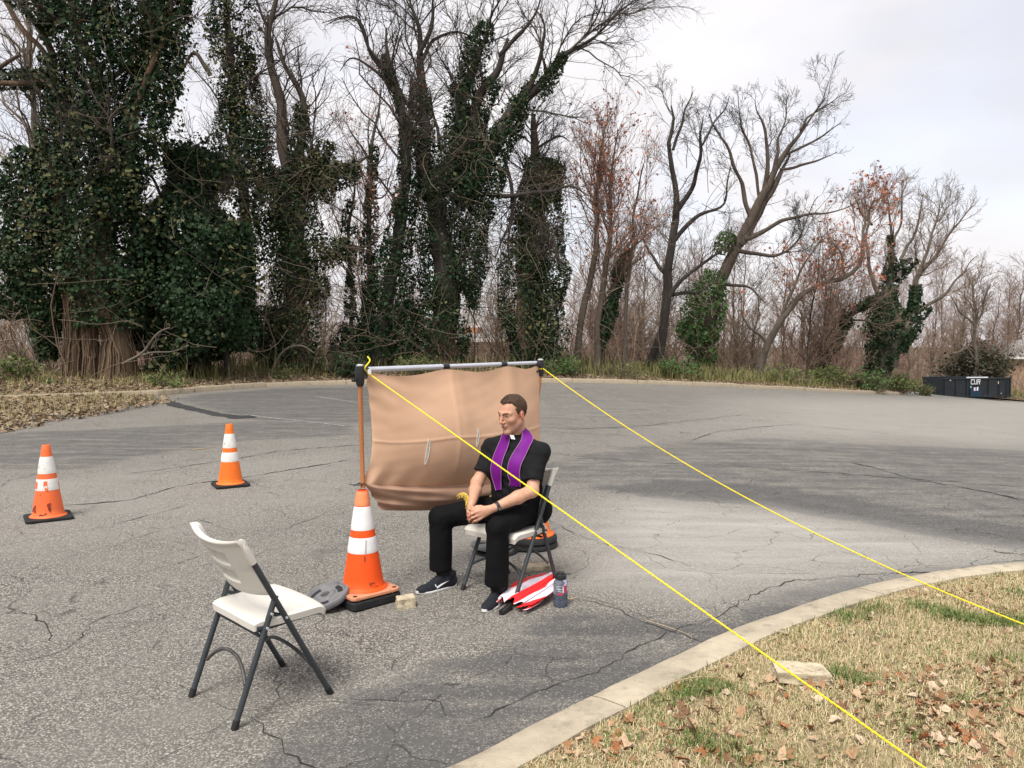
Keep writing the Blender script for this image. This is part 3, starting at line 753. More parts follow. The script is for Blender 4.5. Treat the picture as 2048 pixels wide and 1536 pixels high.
def build_tree(label, d, trunks, limbs=(), bark=None, twig=None, n1=14, n2=120, n3=700, ivy=None, ivy_n=0, ivy_size=.085, seed=1, group='trees on the bank', vines=0, rmin=None, lmax=6.0,
               yellow=0, buds=0, ivy_mat=None, hang=.25, up=.3, tt0=.35, name='ivy_covered_tree', extra_crown=None, ivyclump=1.2, catg='tree', wander=.2, rough_trunk=.10, fibres=0, hole=-.42, len1=(.3, .6)):
    """trunks: traced from the ground (kept in the plane of depth d); limbs: traced, drift in depth; ivy: list of (trace, ragged radius px) sleeves"""
    g = np.random.default_rng(seed); d = max(d, CD(trunks[0][0][0]) + 3.0) if trunks[0][0][0] < 1900 else d
    bark = bark or M_BARK_D; twig = twig or M_TWIG_D
    rmin = rmin or d * .00023
    Ls = [limb_world(t, d + g.uniform(-.25, .25) * (i > 0), 0, g) for i, t in enumerate(trunks)] + [limb_world(t, d, g.uniform(-1, 1) * (.5 if ivy else 1.8), g) for t in limbs]
    base = Ls[0][0, :3].copy()
    root = empty(name, base, label, catg, group)
    A = np.array(Ls)
    P0, R0 = A[:, :, :3].copy(), np.maximum(A[:, :, 3], rmin)
    gr = np.array([t[0][1] > 690 for t in trunks] + [False] * len(limbs)); P0[gr, 0, 2] -= 1.2                                    # roots run into the ground
    R0[gr, 0] *= 1.5; R0[gr, 1] *= 1.15
    tp = np.linspace(0, 1, P0.shape[1])[None]
    R0[len(trunks):] *= 1 - .55 * tp ** 1.5; R0[:len(trunks)] *= 1 - .3 * tp ** 2
    P0 += np.stack([wavenoise(P0.reshape(-1, 3), .85, seed + 20 + q, 2).reshape(R0.shape) for q in range(3)], -1) * (np.minimum(tp * 3, 1) * np.r_[np.full(len(trunks), .10), np.full(len(Ls) - len(trunks), .20)][:, None])[..., None] * min(1.6, d / 28)
    P0[:, 1:] += (wavenoise(P0[:, 1:].reshape(-1, 3), 1.6, seed) * .5).reshape(len(A), -1, 1) * R0[:, 1:, None] * .5
    R0 *= 1 + rough_trunk * wavenoise(P0.reshape(-1, 3), 3.0, seed + 1).reshape(R0.shape)
    onp('trunk', *tubes(P0, R0, 10), bark, root, smooth=True)
    parts = []
    P1, R1 = spawn(P0, R0, n1, g, tt0, 1, len1, (25, 65), 9, wander, up, .42, rmin * 1.4, lmax, hang=hang)
    parts.append(tubes(P1, R1, 6))
    Pa, Ra = np.concatenate([resample_batch(P0, 9), P1]), np.concatenate([resample_r(R0, 9), R1])
    P2, R2 = spawn(Pa, Ra, n2, g, .3, 1, (.3, .7), (25, 70), 7, wander * 1.15, up * .8, .5, rmin, lmax * .6, hang=hang)
    parts.append(tubes(P2, R2, 3))
    Pb, Rb = np.concatenate([resample_batch(P1, 7), P2]), np.concatenate([resample_r(R1, 7), R2])
    P3, R3 = spawn(Pb, Rb, n3, g, .25, 1, (.3, .7), (20, 65), 5, wander * 1.15, up * .6, .6, rmin * .75, lmax * .36, hang=hang)
    parts.append(tubes(P3, R3, 3))
    P4, R4 = spawn(P3, R3, int(n3 * 1.3), g, .2, 1, (.35, .75), (20, 60), 4, wander, up * .6, .8, rmin * .55, lmax * .16, hang=hang)
    parts.append(tubes(P4, R4, 3))
    onp('crown', *cat(parts), twig, root)
    if buds:
        k = g.integers(0, len(P4), buds); u = g.random((buds, 1)); bp = P4[k, 1] * (1 - u) + P4[k, 3] * u
        V, F = leaf_soup(bp, .075 * d / 34, seed + 5, 1.5); tag(onp('buds', V, F, M_BUD, root), kind='stuff')
    if ivy:
        IV = np.array([limb_world(t, d + .05, 0, g, 1.0) for t in ivy])
        pts, nr = ivy_points(IV[:, :, :3], IV[:, :, 3], int(ivy_n * 1.3), g, .35, ivyclump, seed, hole=hole)
        # shoots: ivy runs a little way out along twigs too
        V, F = leaf_soup(pts, ivy_size * .84, seed + 2, .85, nr)
        onp('ivy', V, F, ivy_mat or M_IVY, root)
        if yellow:
            p2, n2_ = ivy_points(IV[:, :, :3], IV[:, :, 3] * 1.12, yellow, g, .8, 1.6, seed + 3)
            V, F = leaf_soup(p2, ivy_size * .8, seed + 4, .9, n2_); onp('vine_leaves', V, F, M_IVY_Y, root)
        src, sr = IV[:, :, :3], IV[:, :, 3]
    else: src, sr = P0, R0 * 1.5
    if fibres:
        # shaggy vine stems clinging up the lower trunks
        m_ = 14; k = g.choice(np.nonzero(gr)[0], fibres); a = g.uniform(0, 6.283, fibres); L_ = g.uniform(.12, .5, fibres); s0 = g.uniform(0, .06, fibres)
        tt_ = s0[:, None] + L_[:, None] * np.linspace(0, 1, m_)[None]; ii = tt_ * (P0.shape[1] - 1); i0 = np.clip(ii.astype(int), 0, P0.shape[1] - 2); u_ = (ii - i0)
        c_ = P0[k[:, None], i0] * (1 - u_[..., None]) + P0[k[:, None], i0 + 1] * u_[..., None]; r_f = R0[k[:, None], i0] * (1 - u_) + R0[k[:, None], i0 + 1] * u_
        an = a[:, None] + np.cumsum(g.normal(0, .10, (fibres, m_)), 1); rr_ = r_f * 1.02 + .015 + .05 * np.abs(np.cumsum(g.normal(0, .15, (fibres, m_)), 1))
        Qf = c_ + np.stack([np.cos(an) * rr_, np.sin(an) * rr_, np.zeros_like(rr_)], -1)
        V, F = tubes(Qf, np.full((fibres, m_), .016) * g.uniform(.5, 1.7, (fibres, 1)), 5); onp('vine_stem', V, F, M_FIBRE, root, smooth=True)
    if vines:
        # bare vines that hang and loop over the trunk and the ivy
        k = g.integers(0, len(src), vines); t = g.integers(3, 20, vines)
        off = unit(g.normal(size=(vines, 3)) + np.array([0, -.9, 0])) * (sr[k, t] * g.uniform(.9, 1.15, vines))[:, None]
        start = src[k, t] + off
        n = 12; Q = np.empty((vines, n, 3)); Q[:, 0] = start; L = g.uniform(.8, 4.2, vines)
        dd = unit(g.normal(size=(vines, 3)) * [1, .4, .5] + np.array([0, -.2, -.7]))
        cv = g.normal(0, .28, (vines, 3)) * [1, .5, .6]
        for j in range(1, n):
            Q[:, j] = Q[:, j - 1] + dd * (L / n)[:, None]; dd = unit(dd + cv + g.normal(0, .17, (vines, 3)) + np.array([0, 0, -.10]))
        V, F = tubes(Q, np.full((vines, n), rmin * 1.0) * g.uniform(.7, 1.9, (vines, 1)), 4)
        onp('vine', V, F, M_VINE, root)
    return root
def resample_batch(P, n):
    i = np.linspace(0, P.shape[1] - 1, n); a = np.clip(i.astype(int), 0, P.shape[1] - 2); u = (i - a)[None, :, None]
    return P[:, a] * (1 - u) + P[:, a + 1] * u
def resample_r(R, n):
    i = np.linspace(0, R.shape[1] - 1, n); a = np.clip(i.astype(int), 0, R.shape[1] - 2); u = (i - a)[None]
    return R[:, a] * (1 - u) + R[:, a + 1] * u

GRP = 'ivy-covered trees along the bank'
# T1 far left, big
build_tree('huge ivy-smothered tree at the far left with shaggy vine-wrapped trunks', 25,
    [[(232, 748, 50), (216, 600, 48), (200, 450, 32), (215, 300, 28), (195, 150, 26), (150, 60, 20), (150, -90, 16)],
     [(138, 742, 28), (146, 600, 28), (125, 450, 22), (112, 330, 20), (118, 200, 18), (90, 80, 16), (20, -30, 12)],
     [(180, 744, 24), (178, 640, 22), (170, 500, 18), (190, 380, 14), (235, 260, 12)]],
    [[(208, 430, 22), (255, 330, 18), (290, 220, 16), (330, 110, 14), (342, 0, 12), (352, -110, 9)],
     [(115, 160, 14), (40, 160, 13), (-30, 155, 12), (-120, 140, 9)],
     [(100, 130, 9), (60, 66, 11), (22, 12, 12), (-20, -40, 12)], [(200, 170, 9), (270, 120, 9), (300, 50, 9), (330, -30, 7)],
     [(150, 60, 9), (180, 20, 8), (200, -40, 7)], [(40, 110, 6), (10, 118, 8), (-30, 170, 9)]],
    bark=M_BARK_F, n1=26, n2=170, n3=900, seed=11, group=GRP, fibres=110, hole=-.62, vines=150, yellow=9000, lmax=4.5,
    ivy=[[(200, 655, 48), (190, 560, 66), (175, 450, 78), (185, 340, 84), (205, 240, 62), (195, 140, 58), (165, 40, 60), (160, -60, 60)],
         [(95, 640, 40), (90, 540, 62), (100, 430, 66), (118, 330, 42), (120, 230, 40), (115, 170, 30), (110, 110, 24)],
         [(30, 640, 36), (35, 560, 44), (45, 460, 48), (52, 380, 44), (62, 300, 30)],
         [(215, 430, 56), (255, 340, 50), (285, 240, 48), (322, 130, 46), (340, 20, 52), (352, -90, 50)],
         [(110, 160, 22), (50, 160, 20), (-10, 158, 20), (-100, 145, 18)], [(230, 120, 60), (280, 60, 62), (300, -40, 60)], [(60, 40, 40), (90, 0, 50), (110, -70, 50)],
         [(95, 720, 18), (90, 680, 26), (88, 600, 40)], [(255, 660, 22), (245, 600, 38), (240, 540, 46)]],
    ivy_n=62000, ivy_size=.105)
build_tree('bare pale grey trunk rising behind the ivy at the far left edge', 30,
    [[(72, 735, 17), (76, 600, 15), (75, 450, 13), (70, 300, 12), (66, 190, 11), (56, 80, 11), (50, -60, 9)]],
    [[(70, 330, 6), (40, 250, 6), (12, 190, 5), (-10, 150, 4)], [(72, 420, 5), (30, 395, 6), (-20, 390, 5)], [(70, 290, 4), (40, 230, 4), (10, 210, 3)], [(60, 120, 6), (20, 80, 5), (-30, 60, 4)]],
    bark=M_BARK_G, twig=M_TWIG_B, n1=20, n2=120, n3=500, seed=12, name='bare_tree', lmax=4, group='bare trees on the bank')
build_tree('dense rounded mound of dark ivy over a dead stump between the two tall left trees', 26,
    [[(395, 745, 22), (392, 620, 20), (385, 480, 18), (398, 360, 14), (400, 300, 9)], [(455, 742, 12), (450, 640, 12), (455, 540, 10)], [(320, 742, 12), (325, 640, 11), (320, 520, 9)]],
    [[(330, 410, 5), (300, 350, 6), (272, 352, 5), (240, 330, 4)], [(390, 400, 5), (350, 340, 6), (310, 350, 4)]],
    n1=18, n2=110, n3=500, seed=13, group=GRP, hole=-.9, vines=110, yellow=3500, lmax=3.2,
    ivy=[[(385, 720, 66), (385, 640, 110), (380, 540, 118), (378, 450, 104), (385, 390, 60), (395, 340, 58), (405, 300, 44)],
         [(455, 700, 50), (460, 620, 56), (462, 540, 50), (450, 450, 46)], [(300, 700, 48), (300, 620, 50), (300, 520, 46), (310, 440, 40)], [(360, 360, 40), (400, 330, 52), (430, 380, 46)],
         [(400, 720, 110), (380, 690, 110), (340, 700, 100)]],
    ivy_n=52000, ivy_size=.12)
build_tree('tall vine-draped tree with a snapped side limb and twin trunks, right of the ivy mound', 26,
    [[(600, 745, 44), (592, 620, 38), (585, 520, 34), (572, 430, 30), (575, 360, 26), (560, 250, 22), (545, 140, 20), (528, 60, 15), (540, 20, 12), (565, -50, 9)],
     [(610, 600, 26), (598, 440, 22), (596, 330, 20), (602, 210, 15), (580, 150, 11), (562, 118, 9), (545, 78, 5)],
     [(500, 560, 14), (490, 430, 20), (468, 300, 20), (466, 180, 18), (456, 60, 16), (455, -80, 12)]],
    [[(500, 330, 8), (488, 250, 10), (480, 190, 9), (476, 165, 5)], [(520, 470, 6), (505, 400, 8), (520, 340, 8), (540, 290, 6)], [(590, 300, 9), (640, 350, 11), (690, 348, 10), (740, 312, 7)],
     [(540, 285, 4), (590, 283, 4)], [(420, 150, 9), (390, 110, 7), (370, 140, 6), (350, 170, 4)], [(545, 140, 5), (525, 80, 5), (490, 30, 4)], [(640, 520, 8), (680, 495, 7), (720, 500, 5)]],
    bark=M_BARK_B, n1=30, n2=260, n3=1700, seed=14, group=GRP, fibres=70, vines=330, yellow=15000, lmax=4.5,
    ivy=[[(590, 735, 52), (592, 660, 50), (590, 560, 46), (585, 470, 48), (585, 400, 42), (590, 340, 30)], [(600, 360, 26), (600, 290, 18), (603, 210, 16)],
         [(560, 430, 52), (500, 380, 58), (480, 300, 52), (490, 200, 36), (470, 150, 42), (462, 60, 38), (455, -60, 36)],
         [(610, 340, 34), (645, 350, 30), (690, 350, 25), (720, 330, 15)], [(640, 400, 24), (650, 330, 26), (645, 285, 20)], [(540, 735, 22), (545, 680, 34), (560, 620, 40)],
         [(620, 520, 30), (660, 500, 26), (700, 495, 22)], [(640, 600, 18), (628, 560, 26)]],
    ivy_n=42000, ivy_size=.095)
build_tree('slender ivy-wrapped tree with a forked tip left of the big central tree', 30,
    [[(742, 740, 11), (737, 600, 10), (737, 480, 11), (742, 370, 9), (746, 290, 8), (752, 240, 6), (760, 180, 3)]], [[(740, 330, 4), (725, 300, 4), (690, 240, 3)], [(742, 400, 4), (770, 380, 3), (790, 340, 2)]],
    bark=M_BARK_B, twig=M_TWIG_R, n1=14, n2=90, n3=500, seed=15, group=GRP, vines=20, buds=500, lmax=3,
    ivy=[[(742, 735, 20), (738, 600, 16), (738, 480, 15), (743, 380, 13), (748, 290, 9)]], ivy_n=4200, ivy_size=.10)
build_tree('thin ivy-wrapped sapling at the left of the slender forked tree', 31,
    [[(702, 740, 9), (700, 600, 8), (698, 480, 7), (702, 380, 5), (705, 300, 3)]], [[(700, 490, 5), (740, 480, 5), (770, 460, 4)]],
    bark=M_BARK_B, twig=M_TWIG_B, n1=10, n2=60, n3=300, seed=16, group=GRP, buds=150, lmax=2.5,
    ivy=[[(705, 740, 30), (702, 640, 18), (700, 520, 13), (700, 460, 16), (702, 400, 8)]], ivy_n=3800, ivy_size=.10)
build_tree('leaning ivy column joined low to the left side of the big central tree', 27.5,
    [[(755, 748, 30), (768, 640, 28), (785, 540, 26), (802, 430, 24), (815, 330, 22), (808, 250, 18), (800, 190, 15), (788, 150, 12), (775, 120, 10), (770, 60, 5)]],
    [[(775, 145, 8), (745, 105, 7), (710, 40, 5), (660, 50, 3)], [(800, 200, 9), (760, 150, 7), (715, 120, 5), (690, 140, 3)]],
    n1=16, n2=110, n3=700, seed=17, group=GRP, vines=60, lmax=4.5,
    ivy=[[(745, 742, 50), (755, 680, 46), (775, 590, 46), (795, 500, 36), (808, 400, 28), (816, 320, 23), (808, 250, 18), (790, 170, 13), (772, 135, 12)], [(800, 720, 26), (805, 660, 30), (800, 600, 26)], [(690, 735, 40), (695, 690, 36), (700, 650, 24)]],
    ivy_n=18000, ivy_size=.095)
build_tree('big central tree with many ivy-clad limbs spreading out like a fan', 27.5,
    [[(890, 752, 52), (890, 640, 48), (888, 540, 48), (882, 460, 50), (874, 380, 44)]],
    [[(862, 400, 30), (848, 320, 26), (842, 230, 22), (838, 150, 19), (832, 80, 13), (815, 10, 8), (790, -60, 5)], [(836, 110, 10), (856, 60, 9), (866, 0, 6), (880, -60, 4)],
     [(842, 250, 9), (800, 190, 8), (745, 110, 7), (705, 38, 5), (655, 52, 3)], [(845, 120, 7), (870, 70, 7), (910, 55, 5), (950, 70, 4), (975, 100, 3)],
     [(880, 390, 32), (915, 290, 28), (932, 220, 26), (938, 150, 22), (958, 90, 17), (975, 45, 10), (998, 0, 6), (1010, -50, 4)],
     [(900, 370, 32), (950, 250, 26), (975, 180, 23), (995, 120, 19), (1008, 80, 13)], [(1000, 110, 8), (1040, 60, 8), (1075, 10, 6), (1095, -40, 4)],
     [(915, 410, 34), (980, 300, 30), (1040, 215, 25), (1095, 155, 19), (1128, 112, 14), (1180, 75, 9), (1240, 22, 5), (1310, -5, 3)], [(1050, 200, 10), (1080, 100, 8), (1088, 60, 7), (1070, 10, 4)],
     [(940, 385, 8), (1030, 388, 9), (1100, 384, 8), (1150, 380, 6), (1190, 400, 3)], [(960, 300, 7), (1010, 265, 7), (1045, 270, 6), (1080, 300, 4)], [(1010, 320, 7), (1020, 400, 8), (1015, 480, 7), (1000, 520, 4)],
     [(880, 300, 7), (860, 220, 7), (850, 170, 5)]],
    n1=46, n2=420, n3=3000, seed=18, group=GRP, fibres=110, vines=300, yellow=3500, lmax=5.5, hang=.45,
    ivy=[[(890, 745, 34), (888, 690, 46), (890, 600, 56), (888, 500, 56), (882, 420, 56), (875, 360, 44)], [(865, 400, 36), (848, 320, 27), (843, 240, 21), (838, 160, 17)],
         [(885, 380, 44), (915, 295, 38), (933, 225, 34), (940, 150, 32), (958, 90, 24), (975, 45, 12)], [(910, 370, 36), (950, 260, 28), (985, 160, 18)],
         [(920, 410, 44), (985, 300, 34), (1040, 215, 25), (1095, 155, 17), (1130, 108, 9)], [(990, 330, 26), (965, 420, 26), (940, 520, 30), (935, 620, 26)], [(770, 150, 12), (772, 130, 14), (768, 110, 6)],
         [(840, 720, 32), (845, 660, 34), (850, 600, 30)]],
    ivy_n=56000, ivy_size=.095)
build_tree('ivy-clad broken-topped trunk standing right behind the right end of the screen', 29,
    [[(1062, 748, 38), (1055, 640, 38), (1058, 540, 36), (1062, 450, 32), (1068, 360, 24), (1068, 290, 20), (1062, 228, 13)]], [[(1075, 420, 12), (1095, 350, 11), (1112, 318, 7)], [(1070, 300, 5), (1110, 275, 5), (1130, 290, 3)], [(1062, 260, 5), (1090, 235, 3)],
     [(1055, 330, 5), (1030, 400, 6), (1020, 500, 6), (1040, 545, 4)]],
    bark=M_BARK_B, n1=26, n2=240, n3=1500, seed=19, group=GRP, fibres=60, vines=260, yellow=5000, lmax=3.6,
    ivy=[[(1055, 745, 40), (1048, 640, 46), (1052, 540, 44), (1060, 450, 40), (1068, 370, 30), (1068, 310, 18)], [(1095, 740, 42), (1098, 650, 36), (1102, 560, 36), (1100, 480, 32), (1100, 420, 30), (1108, 330, 18)], [(1080, 400, 26), (1098, 345, 20), (1108, 320, 13)]],
    ivy_n=30000, ivy_size=.095)
# middle distance
build_tree('pair of straight reddish-budded slim trees just right of the screen', 33,
    [[(1150, 742, 15), (1162, 640, 13), (1182, 540, 12), (1192, 450, 10), (1200, 360, 8), (1208, 280, 5), (1214, 235, 3)], [(1192, 742, 13), (1200, 620, 12), (1214, 500, 11), (1224, 400, 8), (1232, 320, 4), (1236, 262, 3)], [(1250, 742, 9), (1255, 620, 8), (1262, 500, 7), (1275, 400, 5), (1290, 330, 3)]],
    bark=M_BARK_B, twig=M_TWIG_R, n1=46, n2=260, n3=1500, seed=20, name='budding_tree', group='bare trees on the bank', buds=2600, lmax=3.4, up=.6, hang=0, vines=30)
build_tree('short ivy-wrapped trunk leaning right in front of the reddish trees', 32,
    [[(1195, 748, 11), (1205, 660, 12), (1222, 590, 12), (1242, 535, 10), (1262, 495, 6), (1275, 470, 4)]], [[(1240, 540, 4), (1290, 480, 3), (1330, 440, 2)]],
    bark=M_BARK_B, twig=M_TWIG_B, n1=12, n2=70, n3=300, seed=21, group=GRP, lmax=3,
    ivy=[[(1200, 700, 11), (1210, 640, 17), (1225, 585, 18), (1243, 535, 16), (1260, 498, 8)]], ivy_n=4200, ivy_size=.10)
build_tree('dark forked bare tree with crooked upright limbs near the middle of the photo', 39,
    [[(1312, 748, 24), (1325, 660, 20), (1340, 560, 19), (1348, 470, 17), (1350, 400, 14), (1343, 340, 12), (1336, 290, 10), (1345, 250, 8), (1340, 215, 4)], [(1290, 746, 15), (1318, 660, 13), (1345, 590, 11), (1400, 540, 8), (1450, 500, 6)]],
    [[(1350, 430, 11), (1375, 380, 10), (1395, 320, 9), (1405, 270, 8), (1410, 225, 4)], [(1346, 300, 6), (1365, 240, 6), (1380, 190, 4)], [(1350, 480, 9), (1400, 430, 8), (1450, 400, 6), (1460, 340, 5)], [(1340, 560, 8), (1300, 500, 6), (1280, 440, 4)], [(1345, 590, 8), (1400, 590, 7), (1440, 560, 4)],
     [(1405, 290, 4), (1440, 240, 4), (1455, 200, 3)]],
    n1=30, n2=190, n3=1300, seed=22, name='bare_tree', group='bare trees on the bank', lmax=2.4, up=.25, hang=.1, vines=40)
build_tree('tall wide-crowned bare tree leaning right with bright green ivy low on its trunk', 42,
    [[(1412, 752, 28), (1420, 660, 25), (1436, 580, 24), (1470, 500, 22), (1500, 440, 19), (1530, 382, 17), (1560, 322, 13), (1600, 270, 9), (1632, 225, 5), (1650, 195, 3)], [(1480, 490, 15), (1515, 430, 14), (1550, 370, 12), (1580, 310, 6)]],
    [[(1528, 385, 9), (1532, 300, 8), (1522, 235, 6), (1512, 195, 3)], [(1505, 440, 9), (1470, 360, 8), (1456, 300, 7), (1430, 230, 4)], [(1545, 350, 8), (1560, 280, 6), (1572, 220, 4), (1578, 185, 2)], [(1490, 480, 10), (1550, 448, 8), (1610, 432, 7), (1660, 425, 5), (1710, 400, 3)],
     [(1570, 310, 6), (1640, 280, 5), (1690, 250, 3)], [(1560, 340, 6), (1630, 330, 5), (1680, 300, 3)], [(1470, 500, 9), (1540, 500, 7), (1600, 470, 5), (1640, 400, 3)], [(1520, 400, 6), (1490, 280, 5), (1480, 190, 3)], [(1440, 570, 8), (1480, 560, 6), (1540, 600, 4)],
     [(1600, 260, 5), (1625, 230, 4), (1690, 190, 2)]],
    bark=M_BARK_B, n1=40, n2=300, n3=2200, seed=23, name='bare_tree', group='bare trees on the bank', lmax=2.3, up=.25, hang=0, vines=60,
    ivy=[[(1405, 740, 26), (1402, 680, 36), (1410, 620, 44), (1425, 580, 38), (1432, 540, 22)], [(1450, 510, 22), (1452, 485, 24), (1458, 465, 14)], [(1380, 690, 30), (1390, 670, 36), (1400, 650, 20)]], ivy_n=7000, ivy_size=.13, ivy_mat=M_IVY_L)
build_tree('pale crooked tree leaning far to the right with a bent trunk and red buds', 47,
    [[(1512, 752, 15), (1535, 690, 13), (1562, 640, 12), (1605, 586, 11), (1650, 563, 10), (1690, 552, 10), (1716, 528, 9), (1724, 490, 8), (1728, 450, 6), (1745, 400, 4)]],
    [[(1560, 640, 6), (1590, 560, 6), (1620, 500, 5), (1650, 460, 3)], [(1690, 552, 6), (1680, 500, 5), (1660, 470, 4)], [(1535, 690, 6), (1500, 640, 5), (1490, 590, 3)]],
    bark=M_BARK_G, twig=M_TWIG_R, n1=30, n2=190, n3=1200, seed=24, name='bare_tree', group='bare trees on the bank', lmax=3.6, buds=2200, hang=0, up=.4)
build_tree('low ivy-wrapped trunk leaning right, left of the broad fan-crowned tree', 49,
    [[(1640, 752, 12), (1655, 700, 12), (1680, 650, 11), (1715, 618, 9), (1745, 600, 7), (1765, 585, 5)]], [[(1690, 640, 4), (1740, 650, 4), (1790, 640, 3)]],
    bark=M_BARK_B, twig=M_TWIG_B, n1=16, n2=90, n3=400, seed=25, group=GRP, lmax=4,
    ivy=[[(1645, 735, 11), (1658, 690, 15), (1682, 648, 15), (1715, 618, 12), (1745, 600, 12), (1762, 588, 9)]], ivy_n=3800, ivy_size=.14)
build_tree('broad fan-crowned bare tree with two ivy-clad limbs left of the dumpster', 52,
    [[(1765, 757, 22), (1768, 690, 22), (1772, 630, 19), (1780, 570, 14), (1784, 510, 10), (1782, 450, 6), (1775, 400, 4)], [(1785, 700, 15), (1815, 650, 14), (1830, 610, 12), (1832, 570, 10), (1850, 520, 7), (1870, 460, 5), (1880, 410, 3)]],
    [[(1775, 610, 9), (1745, 560, 8), (1730, 500, 7), (1748, 440, 5), (1745, 390, 3)], [(1830, 630, 8), (1865, 605, 7), (1910, 560, 5), (1960, 510, 3)], [(1800, 520, 6), (1835, 450, 5), (1850, 390, 3)], [(1832, 560, 7), (1880, 500, 6), (1930, 440, 4), (1960, 410, 2)], [(1784, 500, 5), (1800, 430, 4), (1810, 370, 3)],
     [(1745, 450, 5), (1705, 410, 4), (1690, 390, 2)]],
    bark=M_BARK_G, twig=M_TWIG_B, n1=44, n2=300, n3=2100, seed=26, name='ivy_covered_tree', group=GRP, lmax=3.4, up=.3, hang=0,
    ivy=[[(1760, 752, 22), (1765, 700, 36), (1772, 640, 36), (1778, 580, 20), (1782, 520, 10), (1780, 470, 8)], [(1790, 700, 26), (1815, 650, 24), (1830, 610, 17), (1832, 570, 12)], [(1830, 640, 12), (1858, 612, 13)], [(1790, 560, 12), (1815, 530, 12), (1835, 520, 6)]], ivy_n=13000, ivy_size=.14)
build_tree('small pale-trunked bare tree right behind the dumpster', 66,
    [[(1952, 775, 8), (1952, 700, 7), (1950, 650, 6), (1945, 600, 5), (1950, 560, 3)], [(1948, 660, 5), (1965, 610, 4), (1985, 570, 3)]], [[(1950, 720, 4), (1925, 700, 4), (1890, 715, 3)], [(1948, 650, 4), (1915, 620, 3), (1900, 590, 2)]],
    bark=M_BARK_G, twig=M_TWIG_B, n1=24, n2=140, n3=700, seed=27, name='bare_tree', group='bare trees on the bank', lmax=5)

# ---- woods behind: copies of four grown trees
def proto_tree(seed, bark, twig, n1=36, n2=240, n3=1100, H=14.0):
    g = np.random.default_rng(seed)
    root = empty('woodland_tree', (0, 0, 0))
    n = 20; z = np.linspace(-.6, H, n)
    stems = []
    for k in range(g.integers(1, 4)):
        dr = g.normal(0, .11, 2) * (k > 0) * 1.4 + g.normal(0, .04, 2)
        wob = np.cumsum(g.normal(0, .09, (n, 2)), 0)
        hh = z * (1 if k == 0 else g.uniform(.7, .95))
        stems.append(np.c_[wob[:, 0] + dr[0] * hh + k * .3, wob[:, 1] + dr[1] * hh, hh, np.linspace(.17 * g.uniform(.7, 1.1), .02, n)])
    A = np.array(stems); P0, R0 = A[:, :, :3], A[:, :, 3]
    onp('trunk', *tubes(P0, R0, 7), bark, root, smooth=True, local=True)
    rm = .0135
    P1, R1 = spawn(P0, R0, n1, g, .2, 1, (.22, .5), (25, 75), 8, .24, .28, .45, rm * 1.3, 6)
    P2, R2 = spawn(np.concatenate([resample_batch(P0, 8), P1]), np.concatenate([resample_r(R0, 8), R1]), n2, g, .25, 1, (.25, .6), (25, 75), 6, .26, .25, .5, rm * .9, 3.2)
    P3, R3 = spawn(np.concatenate([resample_batch(P1, 6), P2]), np.concatenate([resample_r(R1, 6), R2]), n3, g, .2, 1, (.3, .7), (25, 75), 5, .26, .2, .6, rm * .7, 1.8)
    onp('crown', *cat([tubes(P1, R1, 4), tubes(P2, R2, 3), tubes(P3, R3, 3)]), twig, root, local=True)
    return root
protos = [proto_tree(201, M_BARK_B, M_TWIG_B), proto_tree(202, M_BARK_G, M_TWIG_R), proto_tree(203, M_BARK_B, M_TWIG_R), proto_tree(204, M_BARK_D, M_TWIG_B), proto_tree(205, M_BARK_G, M_TWIG_B)]
def copy_thing(o, parent=None):
    c = o.copy(); COL.objects.link(c); c.parent = parent; ORG[c.name] = ORG.get(o.name, np.zeros(3))
    for ch in list(o.children): copy_thing(ch, c)
    return c
g = np.random.default_rng(77)
spots = []
# (px of the stem, depth, px of the top)
for x in np.linspace(-40, 1240, 24): spots.append((x + g.normal(0, 18), g.uniform(42, 60), g.uniform(410, 570)))
for x in np.linspace(1150, 1700, 18): spots.append((x + g.normal(0, 14), g.uniform(48, 64), g.uniform(450, 570)))
for x in np.linspace(1690, 2080, 12): spots.append((x + g.normal(0, 10), g.uniform(68, 92), g.uniform(520, 610)))
for x in np.linspace(-60, 2100, 30): spots.append((x + g.normal(0, 18), g.uniform(68, 88) + (x > 1700) * 20, g.uniform(530, 620)))
first = [True] * 5
for i, (x, dep, ty) in enumerate(spots):
    k = int(g.integers(5)); top = at(x, ty, dep)
    zb = -3.2 if x < 1500 else -4.2
    s = (top[2] - zb) / 14.0
    o = protos[k] if first[k] else copy_thing(protos[k]); first[k] = False
    o.location = (top[0], top[1], zb); o.rotation_euler = (0, 0, g.uniform(0, 6.28)); sx = s * g.uniform(.8, 1.05); o.scale = (sx, sx, s)
    ORG[o.name] = np.array([top[0], top[1], zb])
    tag(o, 'thin leafless brown tree in the woods behind the ivy-covered trees', 'tree', 'leafless trees in the woods behind')

for x in (-90, -150, -230, -320, -420):
    o = copy_thing(protos[int(g.integers(5))]); dep = g.uniform(38, 60); top = at(x, g.uniform(380, 520), dep); s = (top[2] + 3.2) / 14
    o.location = (top[0], top[1], -3.2); o.rotation_euler = (0, 0, g.uniform(0, 6.28)); o.scale = (s, s, s); ORG[o.name] = np.array(o.location)
    tag(o, 'thin leafless brown tree in the woods behind the ivy-covered trees', 'tree', 'leafless trees in the woods behind')

